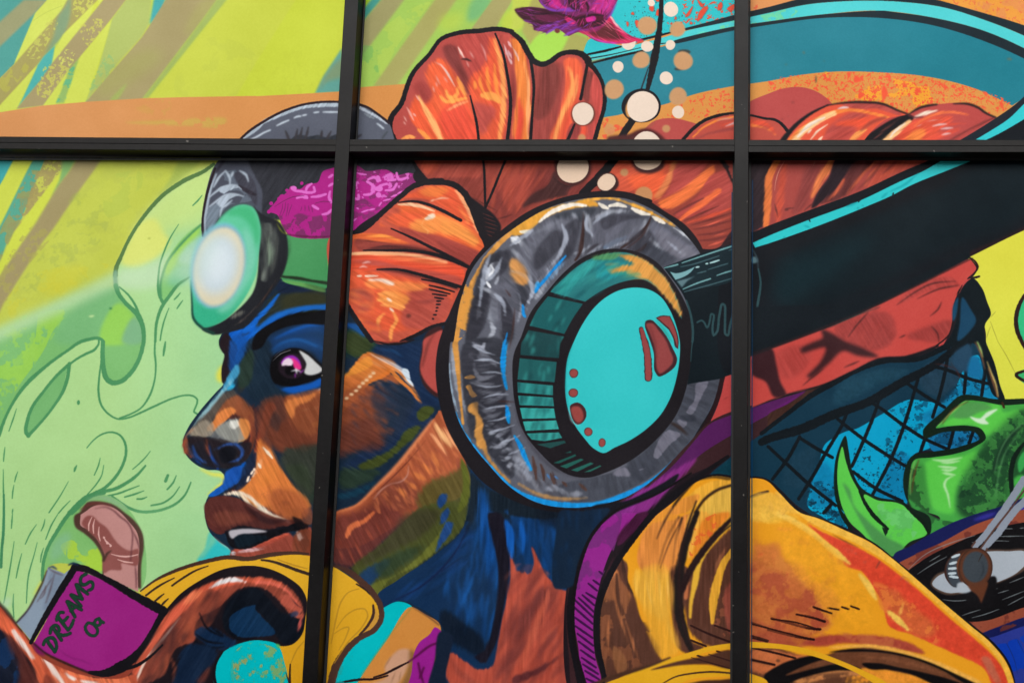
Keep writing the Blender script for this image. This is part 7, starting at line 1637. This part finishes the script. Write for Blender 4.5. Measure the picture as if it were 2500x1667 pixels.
    F(BR, 'C3 1600,560 1700,440 1850,300 2010,150 2040,600 2040,1200 1800,1220 1640,1100 1590,900', 14)
    S((150, 84, 60), 'C3 1640,700 2030,600 2030,1180 1700,1150', 50, .5, .7, 3, 14); F((150, 72, 60), 'C3 1960,700 2040,600 2040,1200 1990,1100', 16, .8)
    L((236, 182, 60), 60, 'C3 2030,60 1950,140 1800,310 1720,450 1680,640 1640,850 1635,960', (1, 1, .9, .9, 1, .6, .4), 4)
    L((232, 168, 54), 80, 'C3 2040,330 1950,450 1890,620 1850,800 1840,1010', (.6, .8, 1, 1, .4), 6)
    L((190, 110, 70), 40, 'C3 1620,640 1600,780', (.6, 1), 8); L((84, 54, 44), 30, 'C3 2000,260 1900,420 1800,620', (.3, 1, .4), 8, .8)
    L((160, 96, 64), 34, 'C3 1980,300 1880,480 1860,560', (.3, 1, .3), 10, .7)
    S((232, 90, 50), 'C3 1650,150 1950,0 1800,250 1640,400', 18, .66, .6, 2)
    p.br = 'blot'
    # right part of sleeve
    F((206, 116, 60), 'D2 -60,1500 D3 -60,300 100,280 130,420 300,480 420,640 560,700 660,820 600,980 450,1120 -60,1160', 40, .9)
    S((168, 72, 56), 'D3 -140,480 150,560 420,660 600,820 580,1000 400,1120 300,1200 -140,1200', 50, .42, .8, 2, 20, 4.5); S((232, 84, 56), 'D3 -100,400 350,500 560,720 0,760', 50, .62, .7, 5, 20, 4.5)
    S((222, 140, 66), 'D3 -100,400 350,500 650,820 500,1180 -100,1180', 18, .6, .6, 3, 14, 4.5); S((190, 96, 58), 'D3 100,240 700,400 900,560 650,860 300,700', 50, .68, .5, 7, 16, 4.5)
    F((240, 188, 66), 'D3 -60,-60 100,0 300,60 200,80 -60,60', 20, .8); F((236, 130, 60), 'D3 70,150 200,140 240,160 120,165', 8, .6)
    RD2 = (222, 72, 48)
    F(RD2, 'D3 360,100 480,170 800,310 1000,420 1200,570 1400,730 1600,910 1800,1080 2000,1250 2150,1420 2200,1600 2080,1600 2000,1450 1700,1290 1500,1200 1300,1110 1120,1050 1050,830 960,680 860,540 700,480 680,400 540,270', 12)
    F((206, 116, 60), 'D3 1000,700 1150,700 1300,850 1500,1000 1550,1100 1400,1150 1250,1050 1050,850', 30, .6); S((236, 130, 60), 'D3 960,650 1300,800 1600,1080 1550,1200 1250,1080 1020,850', 18, .5, .7, 2, 10, 4.5)
    S((180, 100, 90), 'D3 700,340 1000,430 1300,640 1200,660 800,420', 50, .62, .5, 3, 12, 4.5); F((190, 110, 84), 'D3 1960,1320 2010,1320 2110,1480 2140,1568 2100,1568', 14, .8)
    L((246, 200, 90), 70, 'D3 100,10 280,110 430,210 560,320 690,420 750,470', (.8, .8, .8, .7, .9, .3), 8); L((246, 200, 90), 70, 'D3 840,570 920,670 990,790', (.5, 1, .4), 8)
    L((246, 200, 90), 60, 'D3 1110,910 1200,990 1290,1080', (.6, 1, .3), 8); L((240, 170, 80), 30, 'D3 1240,830 1210,930', (.4, 1), 8)
    L((246, 188, 70), 60, 'D2 200,1460 D3 330,20 480,110 720,210 950,330 1150,460 1350,620 1600,840 1850,1050 2050,1230 2170,1400 2240,1600', (.9, .9, .9, 1, 1, 1, 1, .9, .8, .8), 5)
    S((210, 140, 60), 'D2 60,1400 D3 330,0 500,110 330,90 0,-60', 18, .6, .6, 3, 4.5)
    L((84, 40, 34), 12, 'D3 590,200 720,270 830,320', (.3, 1, .3), 4, .7); L((110, 60, 50), 18, 'D3 1025,450 990,510', (.6, .4), 3)
    F((172, 72, 56), 'D3 300,1200 480,1130 700,1120 900,1125 1150,1150 1350,1220 1450,1290 1200,1260 950,1220 650,1200 480,1230', 14); S((200, 110, 66), 'D3 450,1120 1150,1150 1400,1260 900,1220', 50, .55, .7, 2, 10, 4.5)
    L((244, 180, 80), 50, 'D3 560,1240 800,1225 1050,1240 1400,1330 1700,1450 1950,1568', (.3, .8, .8, .9, .8), 12)
    F((168, 78, 58), 'C3 2200,950 D3 0,1040 430,1160 300,1240 0,1240 -150,1250', 20, .6)
    # dark band with brown folds, bottom right
    F((112, 68, 46), 'D3 -150,1250 50,1240 440,1330 640,1270 900,1240 1150,1280 1400,1360 1700,1490 1900,1600 1900,1800 -150,1800', 8)
    F((204, 112, 66), 'D3 -150,1260 0,1260 250,1300 400,1320 200,1390 60,1470 -150,1440', 14)
    F((236, 150, 50), 'D3 760,1460 950,1420 1200,1460 1500,1530 1700,1620 1700,1800 700,1800', 12); F((200, 130, 76), 'D3 200,1530 500,1460 800,1440 850,1480 500,1530 300,1568', 12)
    S((90, 56, 40), 'D3 200,1540 900,1480 1050,1568 200,1600', 50, .4, .8, 4, 12, 4.5)
    F((18, 16, 18), 'D3 -40,1510 100,1400 300,1330 440,1310 560,1330 460,1360 300,1420 160,1490 420,1430 620,1390 760,1400 860,1440 600,1450 300,1520 60,1600', 4)
    F((18, 16, 18), 'D3 560,1280 780,1250 1000,1260 1250,1300 1450,1360 1700,1470 1950,1600 1880,1600 1600,1450 1350,1350 1050,1285 800,1275', 3)
    F((18, 16, 18), 'D3 860,1390 1000,1380 1200,1420 1400,1460 1700,1540 1850,1600 1600,1600 1300,1480 1100,1440 920,1430', 4)
    L((130, 80, 54), 34, 'D3 800,1310 1100,1340 1350,1400 1650,1480', (.4, 1, 1, .3), 10, .8)
    L((24, 18, 20), 20, 'C3 2200,1350 D3 60,1400', (1, .5), 3); O((110, 70, 50), 'D3 92,1358,22,16', 6, .8)
    # hatch lines
    M((46, 22, 20), 22, 'D3 30,970 180,1010 400,1065 480,1070|0,1075 200,1125 420,1165|260,935 360,950 520,1000|415,865 480,890 585,925|550,875 650,890|680,865 740,885|760,855 835,885', (.9, 1, 1), 1, 1, .2)
    M((46, 24, 22), 20, 'C3 1640,1035 1800,1110 2010,1190|1860,1035 2010,1090|2200,1010 2350,1060|2200,1130 2350,1175|1700,1310 1850,1360 1980,1390|1880,1270 2010,1315|2200,1240 D3 80,1290 250,1335|C3 2200,1350 D3 60,1395|C3 1640,1170 1780,1225', (.8, 1, .9), 1)
    F(BLK, 'C2 1700,1270 1850,1215 2020,1215 2010,1260 1850,1250', 4, .6)
    M((64, 42, 34), 26, 'C3 1430,20 1380,120 1330,240|1530,40 1430,220 1370,390 1330,540|1560,50 1500,260 1480,470', (.8, 1, .7, .4), 3, .9)
    M((40, 28, 28), 34, 'C2 2030,1310 1880,1360 1760,1450 1680,1568|1700,1250 1560,1400 1440,1568', (.7, .8, .7), 4, .9)
    p.unclip()
    L((34, 28, 28), 90, 'C3 1700,0 1630,180 1560,400 1530,650 1530,900 1580,1100 1640,1250', (.5, .7, .9, 1, 1, .9, .5), 3)
    L((40, 26, 28), 60, 'C3 2020,50 1880,200 1720,400 1610,580 1560,700', (.5, .9, 1, 1, 1), 3)
    L((60, 40, 34), 34, 'C2 2200,1420 2280,1390 2350,1370', (.8, .8, .7), 5)
    p.br = None
    # sleeve and collar, second pass (V = close-up scale of that part)
    p.brk = 1.4; p.br = 'blot'; p.clip(SL)
    F((244, 192, 78), 'V 556,160 600,150 650,165 700,210 640,215 600,235 556,230', 20, .75); F((242, 166, 40), 'V 640,230 760,290 840,370 900,460 900,530 800,540 740,450 660,350', 34, .6)
    F((190, 98, 60), 'V 558,340 640,380 720,440 740,500 700,560 558,560', 40, .45)
    L((246, 192, 80), 30, 'V 625,150 720,215 840,270 960,340 1080,430 1200,540 1270,620', (.7, .8, 1, 1, 1, .9, .7), 6, .8)
    p.br = 90
    F((90, 56, 44), 'V 125,460 150,400 185,380 200,440 235,520 290,620 240,660 140,695', 22, .55); M((196, 118, 72), 26, 'V 150,420 170,500 200,590|190,520 215,600 230,640|140,520 140,620', (.3, 1, .3), 8, .7)
    F((236, 150, 70), 'V 235,240 330,190 345,260 320,380 255,370 235,310', 26, .6); F((238, 176, 60), 'V 220,380 300,360 330,440 325,520 345,610 300,630 250,520', 26, .6)
    M((230, 186, 96), 14, 'V 250,390 255,440 275,490|285,380 290,450|310,390 315,470', (.3, 1, .3), 6, .6)
    p.br = None
    M((44, 30, 30), 24, 'V 395,175 372,240 352,320 345,400 348,480 362,550 385,605|495,245 440,290 390,350 360,410', (.5, .9, 1, 1, .9, .5), 4)
    M((70, 46, 36), 12, 'V 330,190 300,240 280,285|355,225 320,290 290,370', (.5, 1, .4), 4, .85)
    p.unclip()
    L(BLK, 40, 'C2 1980,1060 1720,1240 1480,1420 C3 1240,90 1100,270 970,460 870,660 805,850 785,1050 795,1250 850,1500', (.4, .6, .8, 1, .9, 1, 1.1, .9), 2)
    # collar edge against the neck
    F((24, 24, 32), 'V 90,200 200,172 290,128 345,98 335,120 275,160 165,208 110,240', 3)
    F((22, 40, 62), 'V -10,260 0,205 60,205 145,200 110,245 75,300 50,360 38,420 -10,430', 6)
    H([(24, 66, 118), (18, 32, 50), (20, 48, 84)], 26, 'V 0,210 130,205 80,290 45,400 0,420', 88, 160, 22, 8, .6, 6, 72)
    L((24, 20, 24), 34, 'V 380,95 280,155 160,205 100,262 58,360 38,470 42,590 72,710', (.5, .6, .7, .9, 1, 1.1, 1.3), 2)
    # round brush head over the printed eye
    F((20, 19, 22), 'V 1170,425 1200,415 1262,395 1262,440 1240,485 1190,480', 4)
    F((176, 186, 198), 'V 1150,415 1200,420 1190,436 1150,436', 3)
    F((62, 40, 32), ellt('V', 1203, 368, 50, 58, 0.1)); F((96, 54, 36), 'V 1178,415 1240,412 1232,440 1220,472! 1208,448 1188,432', 3)
    F((92, 54, 38), ellt('V', 1203, 368, 46, 54, 0.1), 3); F((60, 68, 76), ellt('V', 1203, 366, 37, 45, 0.1), 4)
    L((50, 36, 30), 10, 'V 1222,330 1212,350', (1, .5), 2); L((40, 46, 54), 16, 'V 1222,350 1226,380 1212,404', (.3, 1, .3), 6, .7)
    # yellow cords at the bottom
    F((236, 176, 36), 'C3 830,1600 1000,1510 1300,1390 1600,1290 1850,1220 2040,1195 2200,1185 D3 0,1195 150,1210 400,1260 650,1350 900,1460 1100,1568 1180,1640 1100,1640 850,1490 600,1380 350,1300 100,1250 -150,1240 C3 2200,1240 2040,1245 1850,1265 1600,1340 1300,1440 1450,1410 1650,1395 1850,1410 2040,1440 2200,1480 2350,1560 2350,1640 2250,1640 2100,1560 2040,1520 1800,1510 1600,1540 1500,1600 1300,1700 820,1700')
    F((84, 52, 40), 'V 262,664 330,642 420,624 500,612 500,656 430,648 350,650', 4)
    M((52, 30, 28), 12, 'V 380,628 440,645 500,662|430,618 500,640', (.5, 1, .8), 2)
    M((46, 24, 22), 15, 'V 612,517 680,526 752,548|558,532 640,553 735,577|686,503 768,523|736,483 786,500|780,485 806,490|816,482 834,488|843,480 866,488|558,572 600,583', (.9, 1, .9), 1, .95, .2)
    L((70, 46, 34), 16, 'C3 1380,1568 1500,1505 1650,1475 1820,1460 2040,1475', (.6, .9, 1, 1), 2)
    F((70, 44, 36), 'C3 1560,1600 1700,1550 1900,1535 2040,1540 2040,1640 1560,1640', 4)
    L((74, 48, 36), 34, 'C3 700,1600 860,1530 1050,1470 1300,1390 1450,1330', (.9, 1, .8, .4), 4)

def paint_edges(p):
    # blue film trimmed proud of the pane edges under the rail
    L, Q = p.L, p.Q
    Q((8, 34, 60), 'P 938,380 1788,380 1788,391.5 938,391.5', 1)
    Q((6, 26, 46), 'P 1850,380 2700,380 2700,391 1850,391', 1)
    Q((12, 12, 14), 'P 870,380 935,380 935,392 870,392')
    for a, b, c in ((940, 986, (140, 160, 170)), (986, 1080, (18, 80, 120)), (1085, 1132, (12, 14, 16)), (1138, 1250, (140, 170, 190)), (1250, 1460, (90, 120, 150)), (1460, 1560, (110, 140, 165)), (1562, 1660, (20, 60, 100))):
        Q(c, 'P %d,387.5 %d,387 %d,391.5 %d,391.5' % (a, b, b, a), 1, .8)
    for x, y0, y1 in ((1786.0, 470, 1667), (1836.0, 440, 1667)):
        L((0, 62, 110), 9, 'P %g,%g %g,%g' % (x + 1, y0, x - 1.5, y1 + 60), (1, .7, 1.1, .8, 1), 1, .85)
# ---------------------------------------------------------------- paint the print into a pixel array in wall space
RES = 520.0                                            # print pixels per metre of wall
PX0, PX1, PZ0, PZ1 = MX[0], MX[3], Z_SILL, Z_HEAD
def to_raster(q):
    u, v = (q[:, 0] - CX) / FPX, (q[:, 1] - CY) / FPX
    t = (0.0 - CAM.y) / (math.cos(PITCH) + v * math.sin(PITCH))
    x = CAM.x + t * u; z = CAM.z + t * (math.sin(PITCH) - v * math.cos(PITCH))
    return np.stack([(x - PX0) * RES, (PZ1 - z) * RES], 1)
PW, PH = int((PX1 - PX0) * RES), int((PZ1 - PZ0) * RES)
UNIT = RES * (5.09 / FPX)                              # print pixels per photo pixel, about
pt = Painter(PW, PH, to_raster, UNIT)
for step in (paint_backdrop, paint_upper, paint_smoke, paint_face, paint_hand, paint_hair, paint_headphones, paint_right, paint_edges):
    step(pt)
art = pt.img
art += (pt.noise[3][..., None] - 0.5) * 0.018 + (pt.noise[140][..., None] - 0.5) * 0.03      # ink grain, uneven ink
art = np.clip(art, 0, 1)
print_img = D.images.new('mural_print', PW, PH, alpha=False)
buf = np.ones((PH, PW, 4), np.float32); buf[..., :3] = art[::-1]
print_img.pixels.foreach_set(buf.ravel()); print_img.update(); print_img.pack()
del buf, art, pt

GAIN = 0.82                                            # ink reflectance for a full-white pixel
m_print, nt, b = mat_new('printed_vinyl')
uvn = nd(nt, 'ShaderNodeUVMap', _uv_map='print')
ti = nd(nt, 'ShaderNodeTexImage', _interpolation='Linear', _extension='EXTEND'); ti.image = print_img
nt.links.new(uvn.outputs[0], ti.inputs['Vector'])
gm = nd(nt, 'ShaderNodeMix', _data_type='RGBA', _blend_type='MULTIPLY'); gm.inputs['Factor'].default_value = 1.0; gm.inputs['B'].default_value = (GAIN, GAIN, GAIN, 1)
nt.links.new(ti.outputs['Color'], gm.inputs['A']); nt.links.new(gm.outputs['Result'], b.inputs['Base Color'])
co = nd(nt, 'ShaderNodeTexCoord')
nz = nd(nt, 'ShaderNodeTexNoise', Scale=3.0, Detail=3.0); nt.links.new(co.outputs['Object'], nz.inputs['Vector'])
rg = nd(nt, 'ShaderNodeMapRange'); rg.inputs['To Min'].default_value = 0.30; rg.inputs['To Max'].default_value = 0.46
nt.links.new(nz.outputs['Fac'], rg.inputs['Value']); nt.links.new(rg.outputs[0], b.inputs['Roughness'])
b.inputs['Specular IOR Level'].default_value = 0.025
bp = nd(nt, 'ShaderNodeBump', Strength=0.05, Distance=0.01); nt.links.new(nz.outputs['Fac'], bp.inputs['Height']); nt.links.new(bp.outputs[0], b.inputs['Normal'])

# ---------------------------------------------------------------- setting: pavement and the building round the shop front
g = bmesh.new(); box(g, -60, 60, -60, 60, -0.3, 0.0)
tag(mesh_obj('pavement', g, M_CONC), kind='structure')
wall_x0, wall_x1 = MX[0] - MW * .5, MX[3] + MW * .5
building = tag(empty('building', (XL + STEP * .5, 0.2, 0)), label='charcoal rendered building front round the printed shop window', category='building', kind='thing')
def under(parent, o): o.parent = parent; o.matrix_parent_inverse = parent.matrix_world.inverted(); return o
bpy.context.view_layer.update()
for nm, (x0, x1, z0, z1) in {'wall_pier': (wall_x0 - 3.0, wall_x0 - .002, 0, 5.4), 'wall_pier.001': (wall_x1 + .002, wall_x1 + 3.0, 0, 5.4),
                             'wall_lintel': (wall_x0 - .002, wall_x1 + .002, Z_HEAD + .052, 5.398), 'wall_plinth': (wall_x0 - .002, wall_x1 + .002, 0, Z_SILL - .052)}.items():
    bm = bmesh.new(); box(bm, x0, x1, -0.03, 0.25, z0, z1, 0.004)
    under(building, mesh_obj(nm, bm, M_WALL))

# low brick block across the street: it is what the lower panes and mullions mirror instead of sky
block = tag(empty('street_building', (2.0, -16.0, 0)), label='long low dark brick building across the street', category='building')
bpy.context.view_layer.update()
bm = bmesh.new(); box(bm, -24, 28, -24, -15, 0, 6.6, 0.02); under(block, mesh_obj('wall', bm, M_BRICK))
bm = bmesh.new(); box(bm, -24.15, 28.15, -24.15, -14.85, 6.6, 6.95, 0.02); under(block, mesh_obj('parapet', bm, M_WALL))
for k in range(12):
    x = -22 + k * 4.2
    bm = bmesh.new(); box(bm, x, x + 1.6, -15.02, -14.97, 3.6, 5.4, 0.01); under(block, mesh_obj('window', bm, M_GLASS))
    bm = bmesh.new(); box(bm, x - .4, x + 2.4, -15.02, -14.97, 0.5, 2.7, 0.01); under(block, mesh_obj('window', bm, M_GLASS))

# ---------------------------------------------------------------- the window wall
front = tag(empty('shop_window', (XL + STEP * .5, 0, Z_SILL)), label='black metal framed shop window with panes covered by a colourful printed mural', category='shop window', kind='thing')
bpy.context.view_layer.update()
for i, x in enumerate(MX):
    bm = bmesh.new(); box(bm, x - MW / 2, x + MW / 2, FY - 0.003, 0.06, Z_SILL - .05, Z_HEAD + .05, 0.0015)
    under(front, mesh_obj('mullion', bm, M_FRAME))
GRV = 0.0012
def rail_profile(z0, z1):
    zm = 0.5 * (z0 + z1) + 0.0005; c = 0.0015
    return [(FY + c, z0), (0.06, z0), (0.06, z1), (FY + c, z1), (FY, z1 - c), (FY, zm + GRV), (FY + .004, zm + GRV), (FY + .004, zm - GRV), (FY, zm - GRV), (FY, z0 + c)]
for k in range(3):
    xa, xb = MX[k] + MW / 2 + .0006, MX[k + 1] - MW / 2 - .0006
    bm = bmesh.new(); prism(bm, rail_profile(RAIL_Z0, RAIL_Z1), xa, xb)
    if k == 0:                                         # the left rail sits a little out of level
        for v in bm.verts: v.co.z += (xb - v.co.x) / (xb - xa) * 0.0125
    if k == 2:
        for v in bm.verts: v.co.z += -0.0022
    under(front, mesh_obj('transom', bm, M_RAIL))
    for nm, z0 in (('head_rail', Z_HEAD), ('sill_rail', Z_SILL - .05)):
        bm = bmesh.new(); prism(bm, rail_profile(z0, z0 + .05), xa, xb); under(front, mesh_obj(nm, bm, M_RAIL))

PANE_LABEL = {(0, 0): 'pane printed with a woman in profile, lamp beam, pale green smoke and purple book',
              (1, 0): 'pane printed with grey and turquoise headphones over red flowers',
              (2, 0): 'pane printed with dark headphone band, blue net, green pepper and orange sleeve',
              (0, 1): 'pane printed with lime and olive diagonal bands above an orange stripe',
              (1, 1): 'pane printed with a big red bloom, purple flower and round beads',
              (2, 1): 'pane printed with teal arch, cyan edge and twisted red hair'}
GK = 0.0085
def ring(x0, x1, z0, z1, w, y0, y1):                   # rectangular frame of one piece
    bm = bmesh.new()
    def loop(x0, x1, z0, z1, y): return [bm.verts.new(p) for p in ((x0, y, z0), (x1, y, z0), (x1, y, z1), (x0, y, z1))]
    of, inf, ob, inb = loop(x0, x1, z0, z1, y0), loop(x0 + w, x1 - w, z0 + w, z1 - w, y0 + .0015), loop(x0, x1, z0, z1, y1), loop(x0 + w, x1 - w, z0 + w, z1 - w, y1)
    for i in range(4):
        j = (i + 1) % 4
        bm.faces.new((of[i], of[j], inf[j], inf[i])); bm.faces.new((inf[i], inf[j], inb[j], inb[i]))
        bm.faces.new((ob[j], ob[i], inb[i], inb[j])); bm.faces.new((of[j], of[i], ob[i], ob[j]))
    bmesh.ops.recalc_face_normals(bm, faces=bm.faces)
    return bm
for k in range(3):
    xa, xb = MX[k] + MW / 2, MX[k + 1] - MW / 2
    for r, (za, zb) in enumerate(((Z_SILL, RAIL_Z0), (RAIL_Z1, Z_HEAD))):
        bm = bmesh.new(); box(bm, xa - .004, xb + .004, 0.0, 0.012, za - .004, zb + .004)
        uv = bm.loops.layers.uv.new('print')
        for f in bm.faces:
            for l in f.loops: l[uv].uv = ((l.vert.co.x - PX0) / (PX1 - PX0), (l.vert.co.z - PZ0) / (PZ1 - PZ0))
        pane = under(front, mesh_obj('pane', bm, m_print)); pane['label'] = PANE_LABEL[(k, r)]
        gk = mesh_obj('gasket', ring(xa + .0004, xb - .0004, za + .0004, zb - .0004, GK if r == 0 else 0.005, -0.006, -0.0004), M_RUBBER); bpy.context.view_layer.update()
        gk.parent = pane; gk.matrix_parent_inverse = pane.matrix_world.inverted()
        if k == 0 and r == 0:  # added grey strip stands in for sky mirrored in the sloped top gasket
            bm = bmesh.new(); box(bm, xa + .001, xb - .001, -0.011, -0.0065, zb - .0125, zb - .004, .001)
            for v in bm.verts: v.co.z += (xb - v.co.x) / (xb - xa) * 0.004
            st = mesh_obj('gasket_sheen', bm, M_SHEEN); st.parent = pane; st.matrix_parent_inverse = pane.matrix_world.inverted()
